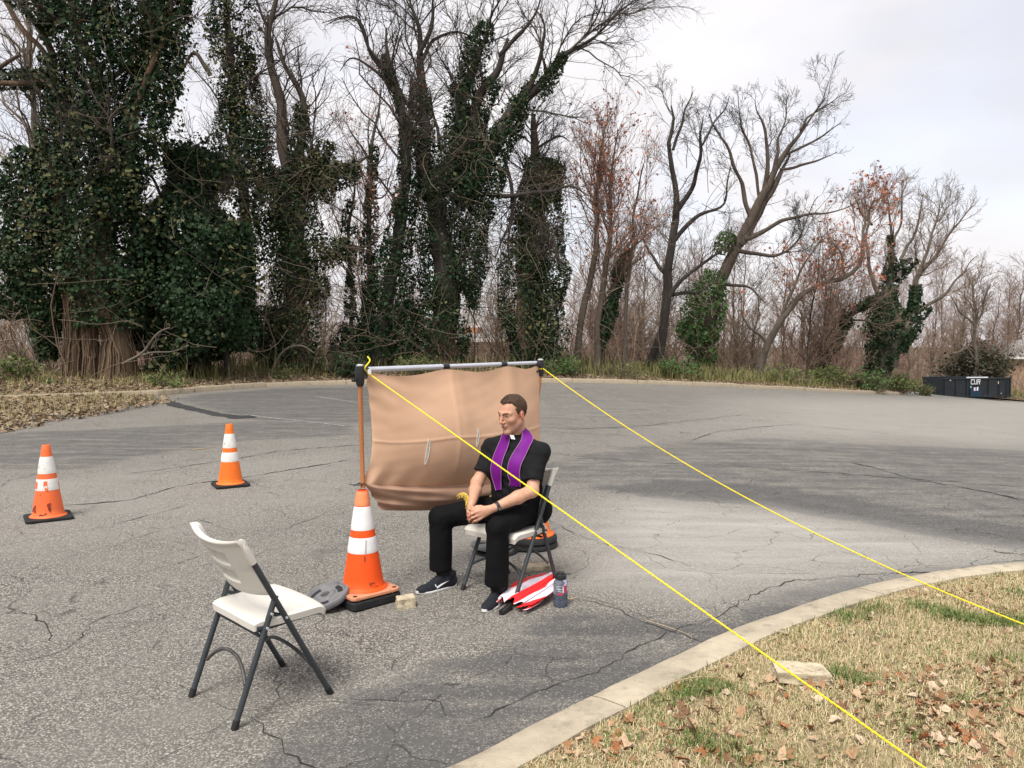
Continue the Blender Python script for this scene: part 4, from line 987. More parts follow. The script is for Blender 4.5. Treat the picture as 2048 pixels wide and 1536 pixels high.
# thicket of saplings and brush between the trunks
n = 1500; tS = g.uniform(.02, .93, n); qS = g.uniform(3, 24, n); B = bank_point(tS, qS)
P0 = np.empty((n, 7, 3)); P0[:, 0] = B - [0, 0, .2]; hS = g.uniform(1.2, 5.5, n); dS = unit(np.c_[g.normal(0, .5, (n, 2)), np.ones(n)])
for k in range(1, 7):
    P0[:, k] = P0[:, k - 1] + dS * (hS / 6)[:, None]; dS = unit(dS + g.normal(0, .2, (n, 3)))
R0 = np.linspace(.022, .010, 7)[None] * g.uniform(.7, 1.6, (n, 1))
P1, R1 = spawn(P0, R0, 4600, g, .1, 1, (.2, .6), (30, 85), 5, .28, .3, .6, .009, 2.0)
P2, R2 = spawn(P1, R1, 6000, g, .2, 1, (.3, .6), (20, 60), 3, .2, .2, .7, .007, 1.0)
V, F = cat([tubes(P0, R0, 4), tubes(P1, R1, 3), tubes(P2, R2, 3)])
tag(onp('undergrowth', V, F, M_TWIG_B), 'tangle of bare saplings and brush between the trunks', 'undergrowth', kind='stuff')

# far woods closing the view below the horizon
n = 800; B = np.c_[g.uniform(-75, 110, n), g.uniform(92, 135, n), np.full(n, -6.5)]
P0 = np.empty((n, 6, 3)); P0[:, 0] = B; hS = g.uniform(5.5, 10.5, n); dS = unit(np.c_[g.normal(0, .12, (n, 2)), np.ones(n)])
for k in range(1, 6):
    P0[:, k] = P0[:, k - 1] + dS * (hS / 5)[:, None]; dS = unit(dS + g.normal(0, .09, (n, 3)))
R0 = np.linspace(.11, .035, 6)[None] * g.uniform(.7, 1.5, (n, 1))
P1, R1 = spawn(P0, R0, 4500, g, .1, 1, (.15, .4), (25, 70), 4, .2, .35, .6, .035, 3.5)
P2, R2 = spawn(P1, R1, 6000, g, .2, 1, (.3, .7), (20, 60), 3, .2, .3, .7, .028, 1.8)
V, F = cat([tubes(P0, R0, 3), tubes(P1, R1, 3), tubes(P2, R2, 3)])
tag(onp('distant_woods', V, F, M_TWIG_R), 'hazy mass of bare woods in the far distance', 'woods', kind='stuff')

# ---- shrubs along the bank
def shrub(label, px, py, d, w, h, n, m, size=.07, seed=1, stems=14, name='shrub', dens=1.0, tm=None):
    n = int(n * (.62 if name == 'shrub' else 1)); stems = int(stems * 1.6); size *= .85
    g = np.random.default_rng(seed)
    d = max(d, CD(px) + 1.3) if px < 1840 else d; c = at(px, py, d); c[2] = G(c[0], c[1]) + float(bankz(np.array(max(.3, d - CD(px)))))
    root = empty(name, c, label, 'shrub' if name != 'bush' else 'bush', 'shrubs on the bank')
    ns = stems; P = np.empty((ns, 7, 3)); P[:, 0] = c + np.c_[g.normal(0, w * .18, (ns, 2)), np.full(ns, -.15)]
    dd = unit(np.c_[g.normal(0, .6, (ns, 2)) * [w / max(h, .1), w / max(h, .1)], np.ones(ns)])
    for k in range(1, 7):
        P[:, k] = P[:, k - 1] + dd * h / 6 * g.uniform(.7, 1.15, (ns, 1)); dd = unit(dd + g.normal(0, .14, (ns, 3)))
    R = np.linspace(.016, .005, 7)[None] * np.ones((ns, 1)) * max(1, d / 30)
    P1, R1 = spawn(P, R, ns * 7, g, .2, 1, (.25, .55), (25, 70), 5, .2, .2, .7, .004 * d / 25, h * .6)
    onp('stem', *cat([tubes(P, R, 5), tubes(P1, R1, 3)]), tm or M_TWIG_B, root)
    k = g.integers(0, len(P1), n); u = g.random((n, 1)) * .999; j = g.integers(0, 4, n)
    L = P1[k, j] * (1 - u) + P1[k, j + 1] * u + g.normal(0, .09 * h, (n, 3))
    V, F = leaf_soup(L, size, seed, .9, np.array([0, -.2, .8])); onp('leaves', V, F, m, root)
    return root
shrub('sprouting yellow-green shrub at the left edge beside the white litter', 45, 752, 23.5, .9, 1.0, 1500, M_SHRUB, .075, 301)
shrub('low bright green weeds at the foot of the shaggy vine-wrapped trunks', 105, 765, 23.0, .6, .35, 1100, M_IVY_L, .06, 302)
shrub('olive green low bush in front of the ivy mound', 330, 745, 24.5, 2.0, .65, 2600, M_SHRUB, .06, 303, 30)
shrub('green brush in front of the twin-trunk tree', 560, 748, 25, 1.3, .7, 1500, M_SHRUB, .06, 304, 22)
shrub('dark green bush behind the left corner of the screen', 690, 742, 25.5, 1.3, 1.1, 3000, M_IVY, .085, 305, 22)
shrub('olive brush just above the middle of the screen top', 835, 742, 25.8, .9, 1.0, 2000, M_SHRUB, .06, 306, 22)
shrub('bright green bush behind the right end of the screen', 1130, 745, 28, 1.0, 1.1, 2600, M_IVY_L, .07, 307, 22)
shrub('twiggy olive brush below the pair of reddish trees', 1240, 752, 31, 2.2, .9, 1500, M_SHRUB, .06, 308, 40)
shrub('green undergrowth bush below the leaning wide-crowned tree', 1360, 755, 36, 1.6, 1.1, 2400, M_IVY_L, .085, 309, 24)
shrub('olive bush below the pale crooked leaning tree', 1560, 765, 42, 2.4, 1.0, 2400, M_SHRUB, .09, 310, 34)
shrub('yellow-green bush left of the fan-crowned tree', 1655, 765, 46, 2.0, 1.2, 2600, M_SHRUB, .10, 311, 34)
shrub('bright green bush in front of the fan-crowned tree', 1735, 772, 48, 2.0, 1.4, 3000, M_IVY_L, .10, 312, 34)
shrub('round green bush left of the dumpster', 1800, 780, 51, 1.8, 1.3, 3000, M_SHRUB, .10, 313, 30)
shrub('straggly grass-like bush touching the left end of the dumpster', 1850, 785, 55, 1.2, .8, 1300, M_SHRUB, .09, 314, 26)
shrub('large dark brownish evergreen bush behind the dumpster', 1945, 775, 68, 2.5, 4.2, 11000, mat('evergreen_brown', (.05, .048, .028), .85, island=[(.075, .062, .038), (.035, .045, .022)]), .17, 315, 46, 'bush', tm=M_TWIG_D)

# fallen branches and litter on the bank
def branch(label, px, d, r, seed):
    g = np.random.default_rng(seed)
    d = max(d, CD(px[0][0]) + 1.6); P = np.array([at(x, y, d) for x, y in px]); Q = resample(P, 16)[None]; R = np.linspace(r, r * .45, 16)[None]
    root = empty('fallen_branch', P[0], label, 'branch', 'fallen branches on the bank')
    onp('stem', *tubes(Q, R, 7), M_BARK_G, root, smooth=True)
    P1, R1 = spawn(Q, R, 9, g, .3, 1, (.2, .45), (25, 60), 6, .2, .2, .5, .008, 1.2)
    onp('twig', *tubes(P1, R1, 4), M_BARK_G, root)
branch('fallen grey branch forking upward in front of the ivy mound', [(245, 728), (290, 700), (300, 685), (322, 662), (340, 655)], 24.6, .05, 401)
branch('long fallen branch lying low along the foot of the ivy mound', [(255, 722), (300, 706), (350, 702), (378, 690)], 24.9, .045, 402)
branch('arched dead branch bowing over beside the twin-trunk tree', [(548, 735), (560, 710), (580, 694), (605, 692), (628, 706)], 24.8, .05, 403)
branch('bare curved sucker rising from the left of the white litter', [(0, 682), (30, 680), (60, 686), (40, 720), (45, 760)], 23.2, .022, 404)
mb = MB(); g = np.random.default_rng(9); c = gp(70, 788)
root = empty('plastic_bag', c, 'crumpled white plastic litter on the leafy bank at far left', 'litter')
n_, m_ = 14, 18; th_ = np.linspace(0.05, math.pi - .05, n_); ph_ = np.arange(m_) * 2 * math.pi / m_
V = np.array([[(math.sin(a) * math.cos(b), math.sin(a) * math.sin(b), math.cos(a)) for b in ph_] for a in th_]).reshape(-1, 3)
V = V * (1 + .45 * wavenoise(V, 2.6, 5, 3))[:, None] * [.2, .13, .11] + c + [0, 0, .12]
onp('film', V, grid_faces(n_, m_, True), mat('white_plastic', (.75, .75, .74), .5, var=.1, bump=.4, bscale=25), root, smooth=True)

# ---- houses beyond the trees
M_BRICK = bpy.data.materials.new('brick_wall'); M_BRICK.use_nodes = True
_n, _l = M_BRICK.node_tree.nodes, M_BRICK.node_tree.links
_b = _n.new('ShaderNodeTexBrick'); _b.inputs['Scale'].default_value = 4.5; _b.inputs['Color1'].default_value = (.42, .19, .095, 1); _b.inputs['Color2'].default_value = (.25, .11, .065, 1); _b.inputs['Mortar'].default_value = (.36, .24, .16, 1)
_t = _n.new('ShaderNodeTexCoord'); _l.new(_t.outputs['Object'], _b.inputs['Vector']); _l.new(_b.outputs['Color'], _n['Principled BSDF'].inputs['Base Color']); _n['Principled BSDF'].inputs['Roughness'].default_value = .9
M_ROOF = mat('grey_shingles', (.22, .21, .20), .9, var=.3, scale=3)
M_TRIM = mat('white_trim', (.72, .70, .66), .7, var=.05)
M_GLASS = mat('dark_window_glass', (.03, .035, .04), .12, spec=.6)
def house(label, x0, x1, ytop, dep, hw, zb, depth=8, chim=None, nwin=3):
    a, b = at(x0, ytop, dep), at(x1, ytop, dep)
    cx = (a[0] + b[0]) / 2; w = b[0] - a[0]; cy = dep + depth / 2; ze = a[2]
    root = empty('brick_house', (cx, cy, zb), label, 'house', 'brick houses beyond the trees')
    MB().box((cx, cy, (ze + zb) / 2), (w, depth, ze - zb)).build('wall', M_BRICK, root)
    rf = MB(); ov = .5; hr = 1.9
    xs_ = (cx - w / 2 - ov, cx + w / 2 + ov); ys_ = (cy - depth / 2 - ov, cy, cy + depth / 2 + ov)
    V = [(x, y, z) for x in xs_ for y, z in ((ys_[0], ze), (ys_[1], ze + hr), (ys_[2], ze), (ys_[2], ze - .18), (ys_[0], ze - .18))]
    rf.add(V, [(0, 1, 6, 5), (1, 2, 7, 6), (2, 3, 8, 7), (3, 4, 9, 8), (4, 0, 5, 9), (0, 4, 3, 2, 1), (5, 6, 7, 8, 9)])
    r_ = rf.build('roof', M_ROOF, root)
    MB().box((cx, cy - depth / 2 - ov - .06, ze - .08), (w + 2 * ov, .11, .26)).build('gutter', M_TRIM, root)
    for i in range(nwin):
        wx = cx - w / 2 + w * (i + .5) / nwin
        fr = MB().box((wx, cy - depth / 2 - .02, ze - 1.4), (1.15, .1, 1.5)).build('window', M_TRIM, root)
        for sx in (-1, 1):
            for sz in (-1, 1): MB().box((wx + sx * .25, cy - depth / 2 - .08, ze - 1.4 + sz * .34), (.44, .03, .6)).build('pane', M_GLASS, fr)
    if chim:
        p = at(*chim, dep + 1.0); MB().box((p[0], p[1], p[2] - 3), (1.5, .9, 6)).build('chimney', M_BRICK, root)
        for k in (-1, 0, 1): MB().box((p[0] + k * .45, p[1], p[2] + .16), (.28, .28, .32)).build('chimney_pot', M_TRIM, root)
    return root
house('brick house with white gutter glimpsed behind the twin-trunk tree', 505, 690, 690, 60, 4, -5.6, nwin=4)
house('brick house with a chimney seen through the trees above the screen', 868, 1010, 678, 58, 4, -5.6, chim=(945, 655), nwin=3)
house('orange brick house with grey roof at the far right edge behind the dumpster', 2012, 2250, 714, 85, 4, -6.5, nwin=1)
# ================================================================== PROPS
# ---- cones
def cone_mat(name, col, dirt, lo, hi, sc=7): return mat(name, col, .55, var=.10, scale=4, bump=.06, bscale=40, dirt=(dirt, sc, lo, hi), spec=.35)
M_OR1 = cone_mat('faded_orange_pvc', (.78, .145, .04), (.42, .055, .02), .62, .70)
M_OR2 = cone_mat('orange_pvc', (.82, .16, .015), (.6, .12, .03), .66, .8)
M_OR3 = cone_mat('vivid_orange_pvc', (.82, .085, .006), (.30, .05, .02), .70, .8)
M_OR4 = cone_mat('top_faded_orange_pvc', (.78, .26, .11), (.35, .13, .07), .58, .72)
M_COLW = mat('reflective_collar', (.72, .71, .70), .5, var=.06, scale=5, dirt=((.5, .48, .45), 9, .66, .8))
M_COLD = mat('peeling_collar', (.68, .665, .63), .6, var=.1, scale=6, dirt=((.33, .30, .25), 14, .56, .66))
M_RUB = mat('black_rubber', (.017, .017, .018), .75, var=.4, scale=12, bump=.3, bscale=60, spec=.3, dirt=((.06, .055, .05), 10, .6, .8))
def rot_z(a): return np.array([[math.cos(a), -math.sin(a), 0], [math.sin(a), math.cos(a), 0], [0, 0, 1]])
def rounded_sq(s, r, n=5):
    P = []
    for k, (cx, cy) in enumerate(((1, 1), (-1, 1), (-1, -1), (1, -1))):
        for j in range(n): a = math.pi / 2 * (k + j / (n - 1)); P.append((cx * (s - r) + r * math.cos(a), cy * (s - r) + r * math.sin(a)))
    return P
def ringband(root, name, m, z0, z1, rf, off=.0035, k=48, noise=0.0, seed=0, c=None):
    """a collar hugging the cone between two heights"""
    zs = np.linspace(z0, z1, 7); a = np.arange(k) * 2 * math.pi / k
    V = [];
    for i, z in enumerate(zs):
        e = off if 0 < i < 6 else off * .2
        V.append(np.c_[(rf(z) + e) * np.cos(a), (rf(z) + e) * np.sin(a), np.full(k, z)])
    V = np.array(V).reshape(-1, 3) + c; return onp(name, V, grid_faces(7, k, True), m, root, smooth=True)
def traffic_cone(c, rot, label, H=.70, r0=.135, r1=.032, base=.185, bh=.03, mo=None, mbase=None, mcol=None, z0=0.0, tip=None, skirt=True, grp='orange traffic cones', tilt=0, bodytop=None):
    root = empty('traffic_cone', c, label, 'traffic cone', grp)
    c = np.array([c[0], c[1], c[2] + z0])
    rf = lambda z: r0 + (r1 - r0) * np.clip((z - bh) / (H - bh), 0, 1)
    prof = [(r0 + .02, bh + .002), (r0 + .018, bh + .006), (r0 + .004, bh + .012)] + [(rf(z), z) for z in np.linspace(bh + .02, H - .006, 14)] + [(r1 - .003, H), (r1 - .009, H), (r1 - .012, H - .03)]
    zs = [z for _, z in prof]
    MB().lathe(prof, c, 48, cap=False).build('body', mo, root, smooth=50)
    mb = MB(); ol = np.array(rounded_sq(base, .035)) @ rot_z(rot)[:2, :2].T
    mb.prism(ol, 0.004, bh, c=c); mb.build('base', mbase or M_RUB, root, bevel=.006)
    ringband(root, 'reflective_band', mcol, H * .62, H * .845, rf, c=c)
    ringband(root, 'reflective_band', mcol, H * .40, H * .55, rf, c=c)
    return root, c, rf
C1 = gp(97, 1037); C2 = gp(461, 971); C3 = gp(727, 1200); C4 = gp(1060, 1092)
c1, cc, rf = traffic_cone(C1, .62, 'scuffed faded orange cone at far left with peeling white bands', .688, .135, .033, .19, .03, M_OR1, None, M_COLD)
# the torn lower band: orange shows through at its sides
g = np.random.default_rng(4)
for k, (a0, a1, z0, z1) in enumerate(((-2.5, -1.98, .285, .365), (-1.36, -1.02, .31, .365), (-1.25, -.98, .275, .32), (.2, 2.0, .28, .36))):
    aa = np.linspace(a0, a1, 14); lo = z0 + .014 * np.abs(wavenoise(np.c_[aa * 4, aa * 0, aa * 0], 3, k)); hi = z1 - .02 * np.abs(wavenoise(np.c_[aa * 4, aa * 0, aa * 0], 3, k + 9))
    V = np.vstack([np.c_[(rf(z) + .0045) * np.cos(aa), (rf(z) + .0045) * np.sin(aa), z] for z in (lo, (lo + hi) / 2, hi)]) + cc
    onp('torn_patch', V, grid_faces(3, 14), M_OR1, c1, smooth=True)
M_SCUFF = mat('dark_red_scuff', (.22, .03, .012), .7, var=.4, scale=30)
for a_, z_, w_, h_ in ((-2.05, .115, .016, .028), (-1.98, .09, .01, .014), (-.95, .135, .013, .035), (-.93, .105, .01, .02), (-1.6, .245, .005, .004), (-1.45, .06, .02, .006), (-2.25, .10, .006, .02), (-1.2, .07, .01, .006)):
    t_ = np.linspace(0, 2 * math.pi, 12, endpoint=False); rr_ = 1 + .3 * np.sin(3 * t_ + a_ * 7)
    zz = z_ + h_ * rr_ * np.sin(t_); an = a_ + w_ / .11 * rr_ * np.cos(t_)
    V = np.c_[(rf(zz) + .004) * np.cos(an), (rf(zz) + .004) * np.sin(an), zz] + cc
    V = np.vstack([V, V.mean(0) + [0, 0, 0]]); onp('scuff', V, np.array([(i, (i + 1) % 12, 12) for i in range(12)]), M_SCUFF, c1)
c2, _, _ = traffic_cone(C2, .55, 'bright orange cone with two worn white bands, further back beside the screen', .705, .135, .034, .185, .03, M_OR2, None, M_COLD)
M_BASEO = mat('dusty_orange_base', (.56, .24, .13), .8, var=.15, scale=8, dirt=((.30, .17, .10), 22, .54, .66), bump=.15, bscale=60)
c3, cc3, rf3 = traffic_cone(C3, .72, 'vivid orange cone with white bands holding the left end of the screen pole', .645, .132, .034, .172, .026, M_OR3, M_BASEO, M_COLW, z0=.062)
ringband(c3, 'faded_tip', M_OR4, .645 * .853, .640, rf3, .0025, c=cc3)
mb = MB(); mb.prism(np.array(rounded_sq(.176, .03)) @ rot_z(.74)[:2, :2].T, .004, .058, c=C3); mb.build('weight_base', M_RUB, c3, bevel=.010)
for a_, z0_, z1_, w_ in ((-1.18, .265, .345, .006), (-1.22, .215, .25, .005)):
    V = np.array([[(rf3(z) + .005) * math.cos(a_ + s * w_ / .08 + (z - .3) * .9), (rf3(z) + .005) * math.sin(a_ + s * w_ / .08 + (z - .3) * .9), z] for z in np.linspace(z0_, z1_, 5) for s in (-.5, .5)]) + cc3
    onp('tar_smear', V, grid_faces(5, 2), mat('tar', (.14, .06, .04) if z0_ < .24 else (.36, .33, .32), .8, var=.3, scale=60), c3)
for i in range(12):                                                 # scuffed print near the foot
    a_, z_ = -.95 + g.normal(0, .13), .075 + g.normal(0, .011); s_ = g.uniform(.003, .008)
    V = np.array([[(rf3(z) + .004) * math.cos(a), (rf3(z) + .004) * math.sin(a), z] for a, z in ((a_ - s_ * 9, z_), (a_, z_ + s_ * .5), (a_ + s_ * 8, z_ + .001), (a_, z_ - s_ * .5))]) + cc3
    onp('scuff', V, [(0, 1, 2, 3)], mat('scuff', (.16, .04, .02), .8), c3)
for sx, sy in ((1, 1), (-1, 1), (1, -1), (-1, -1)):
    p = np.array([sx * .140, sy * .140, 0]) @ rot_z(.72).T + cc3
    MB().prism(np.array([(-.014, -.010), (.014, -.010), (.010, .012), (-.010, .012)]) @ rot_z(.72 + math.atan2(sy, sx)).T[:2, :2], .0262, .0285, c=p).build('corner_slot', mat('slot_shadow', (.02, .015, .012), .9), c3)
    p2 = np.array([sx * .12, sy * .150, -.006]) @ rot_z(.72).T + cc3
    MB().box(p2, (.012, .012, .03), rot_z(.72)).build('base_peg', M_BASEO, c3)
c4, cc4, rf4 = traffic_cone(C4, .2, 'orange cone behind the seated man holding the right end of the screen pole', .70, .168, .034, .06, .10, M_OR2, None, M_COLW, z0=0.0)
mb = MB(); mb.lathe([(.15, .052), (.205, .05), (.218, .062), (.215, .085), (.195, .104), (.14, .108)], C4, 40); mb.build('base_ring', M_RUB, c4, smooth=50)
MB().lathe([(.15, .003), (.210, .003), (.222, .016), (.218, .040), (.205, .0495), (.15, .0495)], C4 + [0, 0, 0], 40).build('weight_ring', M_RUB, c4, smooth=50)
for i in range(44):
    a_ = i * 2 * math.pi / 44; MB().box(C4 + np.array([math.cos(a_) * .188, math.sin(a_) * .188, .1075]), (.013, .007, .006), rot_z(a_)).build('base_stud', M_OR2, c4)

# ---- weight plates round the cones
M_PLATE = mat('grey_iron_plate', (.15, .15, .155), .55, var=.25, scale=12, spec=.4, dirt=((.10, .095, .09), 8, .52, .7))
def rot_axis(ax, a): return np.array(Matrix.Rotation(a, 3, Vector(ax)))
def plate(label, c, R, r, group='weight plates on the cones'):
    root = empty('weight_plate', c, label, 'weight plate', group)
    prof = [(.028, -.020), (r * .5, -.014), (r * .82, -.016), (r * .97, -.018), (r, -.010), (r, .010), (r * .97, .018), (r * .86, .019), (r * .80, .008), (r * .44, .008), (r * .36, .019), (.030, .019), (.026, .012), (.026, -.018)]
    MB().lathe(prof, c, 48, R, cap=False).build('disc', M_PLATE, root, smooth=35)
    MB().lathe([(.0258, -.017), (.0258, -.0165)], c, 24, R).build('centre_hole', M_RUB, root)
    for k in range(3):
        a0 = k * 2.094; V = MB(); 
        pts = np.array([(r * .62 * math.cos(a), r * .62 * math.sin(a), .009) for a in np.linspace(a0, a0 + .9, 9)]) @ np.asarray(R).T + c
        V.tube(pts, .016, 8, flat=.3, ref=np.asarray(R)[:, 2]); V.build('grip_slot', M_RUB, root)
    return root
pl = gp(652, 1190, .075)
plate('grey weight plate leaning against the left side of the front cone', np.array([pl[0], pl[1], .066]), rot_axis((0, 1, 0), -.26) @ rot_axis((1, 0, 0), .22), .150)
pb = gp(985, 1098, .03)
plate('silver grey weight plate behind the legs of the seated man', np.array([pb[0], pb[1], .045]), rot_axis((.6, -.8, 0), -.18), .17)
MB_ = empty('weight_plate', (pb[0], pb[1], 0), 'black rubber disc under the silver plate behind the seated man', 'weight plate', 'weight plates on the cones')
MB().lathe([(.03, .002), (.165, .002), (.172, .01), (.165, .022), (.03, .022)], (pb[0] + .03, pb[1] + .02, 0), 40).build('disc', M_RUB, MB_, smooth=40)

# ---- poles and screen
M_POLE = mat('varnished_wood', (.40, .155, .055), .5, var=.25, scale=4, stretch=(8, 8, .6), spec=.4)
M_STEEL = mat('bright_steel_tube', (.62, .64, .70), .35, metal=.55, var=.05)
M_BLK = mat('black_plastic', (.013, .013, .014), .42, var=.2, spec=.5)
LT = np.array([C3[0] - .006, C3[1], 1.475]); RT = at(1081, 722, C4[1]); RT[2] = 1.478
LB = np.array([C3[0] + .004, C3[1], .70]); RB = np.array([C4[0], C4[1], .62])
def add_pole(label, a, b):
    root = empty('wooden_pole', a, label, 'pole', 'upright poles of the screen')
    MB().tube([a, b], .0145, 16).build('shaft', M_POLE, root, smooth=50); return root
add_pole('orange-brown wooden pole rising from the front cone at the left end of the screen', LB + [0, 0, .02], LT - [0, 0, .09])
add_pole('brown wooden pole rising from the rear cone at the right end of the screen', RB + [0, 0, .02], RT - [0, 0, .09])
ax = unit(RT - LT); nrm = unit(np.cross(ax, [0, 0, 1]))            # towards the seated man
cb = empty('cross_bar', LT, 'silver telescopic tube spanning the top of the tan screen', 'tube')
A_, B_ = LT + ax * .04 - [0, 0, .012], RT - ax * .02 - [0, 0, .006]
P_ = lambda t: A_ * (1 - t) + B_ * t
for t0, t1, r in ((.0, .40, .0175), (.40, .75, .0155), (.75, 1.0, .0135)): MB().tube([P_(t0), P_(t1)], r, 16).build('tube_section', M_STEEL, cb, smooth=50)
for t in (.40, .75): MB().tube([P_(t - .012), P_(t + .022)], .0195, 14).build('lock_ring', M_BLK, cb, smooth=40)
def clamp(label, c, s):
    root = empty('clamp', c, label, 'clamp', 'black clamps joining the poles')
    MB().tube([c + [0, 0, -.115], c + [0, 0, -.09], c + [0, 0, -.03], c + [0, 0, .012]], [.02, .027, .033, .030], 12).build('body', M_BLK, root, smooth=40)
    MB().tube([c - ax * .055 - [0, 0, .075], c + ax * .03 - [0, 0, .07]], .0085, 10).build('screw', M_BLK, root, smooth=40)
    MB().box(c - ax * .05 - [0, 0, .075], (.012, .03, .02), rot_z(math.atan2(ax[1], ax[0]))).build('wing_nut', M_BLK, root, bevel=.003)
    MB().tube([c + ax * .0 + [0, 0, -.02], c + ax * .055 * s + [0, 0, -.014]], .024, 12).build('sleeve', M_BLK, root, smooth=40)
    MB().lathe([(.022, 0), (.023, .006), (.012, .012)], c + [0, 0, .012], 16).build('cap', mat('clamp_cap', (.5, .5, .5), .5), root, smooth=40)
    return root
clamp('black clamp fixing the cross tube to the left wooden pole', LT, 1); clamp('black clamp fixing the cross tube to the right wooden pole', RT, -1)

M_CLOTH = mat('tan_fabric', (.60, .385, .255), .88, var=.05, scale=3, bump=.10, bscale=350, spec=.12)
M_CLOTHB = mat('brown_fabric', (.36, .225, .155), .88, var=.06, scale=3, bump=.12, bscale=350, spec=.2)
M_HEM = mat('pale_slit_hem', (.66, .62, .55), .9, var=.2, scale=40)
scr = empty('fabric_screen', (LT + RT) / 2 * [1, 1, 0], 'tan fabric screen hung between two poles behind the seated man', 'screen')
def screen_pt(u, v):
    """u along the bar 0..1, v 0 top .. 1 tie line"""
    top = A_ * (1 - u)[..., None] + B_ * u[..., None] - np.array([0, 0, 1.0]) * (.016 + .034 * (np.abs(np.sin(u * math.pi * 2.6 + .1)) ** 1.3 * .55 + .45 * (1 - np.exp(-((u - .42) / .12) ** 2)) * (1 - np.exp(-((u - .77) / .1) ** 2))))[..., None] * np.minimum(1, np.minimum(u / .1, (1 - u) / .1) * .6 + .4)[..., None]
    lb = LT * [1, 1, 0] + [.0, 0, .745]; rb = RT * [1, 1, 0] + [0, 0, .66]
    bot = lb * (1 - u)[..., None] + rb * u[..., None] - np.array([0, 0, 1.0]) * (.075 * np.sin(math.pi * u))[..., None]
    p = top * (1 - v)[..., None] + bot * v[..., None]
    edge = .036 * np.exp(-u * 16) * np.sin(math.pi * np.clip(v * 1.06 - .06, 0, 1) ** 1.5) ** .8 + .004
    belly = .105 * np.sin(math.pi * u) ** .75 * (np.sin(math.pi * np.clip(v, 0, 1) ** 1.55) ** .9) + .04 * np.sin(math.pi * u)
    fold = .003 * wavenoise(np.stack([u * 2.2, v * 3.2, 0 * u], -1).reshape(-1, 3), 3.2, 41, 3).reshape(u.shape) + .0035 * np.exp(-((v - .62 + .05 * np.sin(3 * u)) / .012) ** 2) + .004 * np.exp(-((u - .41) / .012) ** 2) + .006 * np.sin(14 * u + 5 * v) * np.sin(math.pi * u) * (1 - v) + .02 * np.exp(-((u - .43 - .03 * v) / .05) ** 2) * (1 - v) + .018 * np.exp(-((u - .78) / .045) ** 2) * (1 - v)
    pinch = .018 * np.sin(u * 60 + v * 12) * np.exp(-(v - 1) ** 2 / .02) * np.exp(-u * 7) + .012 * np.sin(40 * (v - u * .6)) * np.exp(-u * 9) * np.exp(-v * 5)
    q = p + nrm * (belly + fold + pinch)[..., None] + ax * (edge * 1.3 + .01)[..., None] * np.exp(-u * 9)[..., None]
    return q + nrm * edge[..., None] * .4
nu, nv = 190, 120
U, W = np.meshgrid(np.linspace(.0, 1.0, nu), np.linspace(0, 1, nv)); Vs = screen_pt(U, W)
Fs = grid_faces(nv, nu)
slits = [((0.262, .565), (.250, .80), .012), ((.520, .50), (.500, .66), .011)]
def slit_dist(u, v, s):
    (u0, v0), (u1, v1), w = s
    t = np.clip((v - v0) / (v1 - v0), -.1, 1.1); uc = u0 + (u1 - u0) * t
    half = w * np.sqrt(np.clip(1 - (2 * t - 1) ** 2, 0, 1)) * .55
    return np.abs(u - uc) - half, (t > 0) & (t < 1)
uc, vc = U.ravel()[Fs].mean(1), W.ravel()[Fs].mean(1)
hole = np.zeros(len(Fs), bool)
for s in slits:
    d, ok = slit_dist(uc, vc, s); hole |= ok & (d < 0)
body = onp('cloth', Vs.reshape(-1, 3), Fs[~hole], M_CLOTH, scr, smooth=True)
for s in slits:
    (u0, v0), (u1, v1), w = s; tt = np.linspace(0, 1, 26); ucs = u0 + (u1 - u0) * tt; vcs = v0 + (v1 - v0) * tt; hf = w * np.sqrt(np.clip(1 - (2 * tt - 1) ** 2, 0, 1)) * .55
    loop = np.vstack([screen_pt(ucs - hf, vcs), screen_pt(ucs + hf, vcs)[::-1]]) + nrm * .002
    MB().tube(np.vstack([loop, loop[:1]]), .0045, 5, cap=False, flat=.5).build('slit_hem', M_HEM, scr, smooth=60)
# lower flap under the tie line
Uf, Wf = np.meshgrid(np.linspace(0, 1, 120), np.linspace(0, 1, 50))
up_ = screen_pt(Uf, np.ones_like(Uf))
lb = LT * [1, 1, 0] + [.0, 0, .56]; rb = RT * [1, 1, 0] + [0, 0, .36]
lowb = lb * (1 - Uf)[..., None] + rb * Uf[..., None] + ax * (.085 * np.exp(-Uf * 6))[..., None]
q = up_ * (1 - Wf)[..., None] + lowb * Wf[..., None]
q += ax * (.055 * np.exp(-Uf * 8) * np.sin(math.pi * Wf * .6))[..., None]
q += nrm * ((.085 * np.sin(math.pi * np.clip(Uf * 1.1, 0, 1)) ** .8) * np.sin(math.pi * Wf ** .6) - .035 * np.exp(-((Wf - .04) / .05) ** 2) * np.sin(math.pi * Uf) + .014 * np.sin(18 * (Wf - .7 * Uf) + 2) * np.exp(-Uf * 2.6) * Wf + .010 * np.sin(7 * Uf + 9 * Wf))[..., None]
q[..., 2] -= .02 * np.sin(math.pi * Uf) * Wf
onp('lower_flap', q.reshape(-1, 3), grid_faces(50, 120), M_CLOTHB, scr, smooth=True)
rim = [q[17, i] + nrm * .01 for i in range(0, 120, 2)]
q2 = np.array([[up_[0, i] - nrm * .012 - np.array([0, 0, .002]), up_[0, i] + nrm * (.03 * math.sin(math.pi * Uf[0, i])) - np.array([0, 0, .05 * (.3 + .7 * math.sin(math.pi * Uf[0, i])) + .006])] for i in range(120)])
zt = empty('cable_tie', LB, 'black cable tie cinching the screen to the left pole above the front cone', 'cable tie')
tie = LT * [1, 1, 0] + [0, 0, .748]
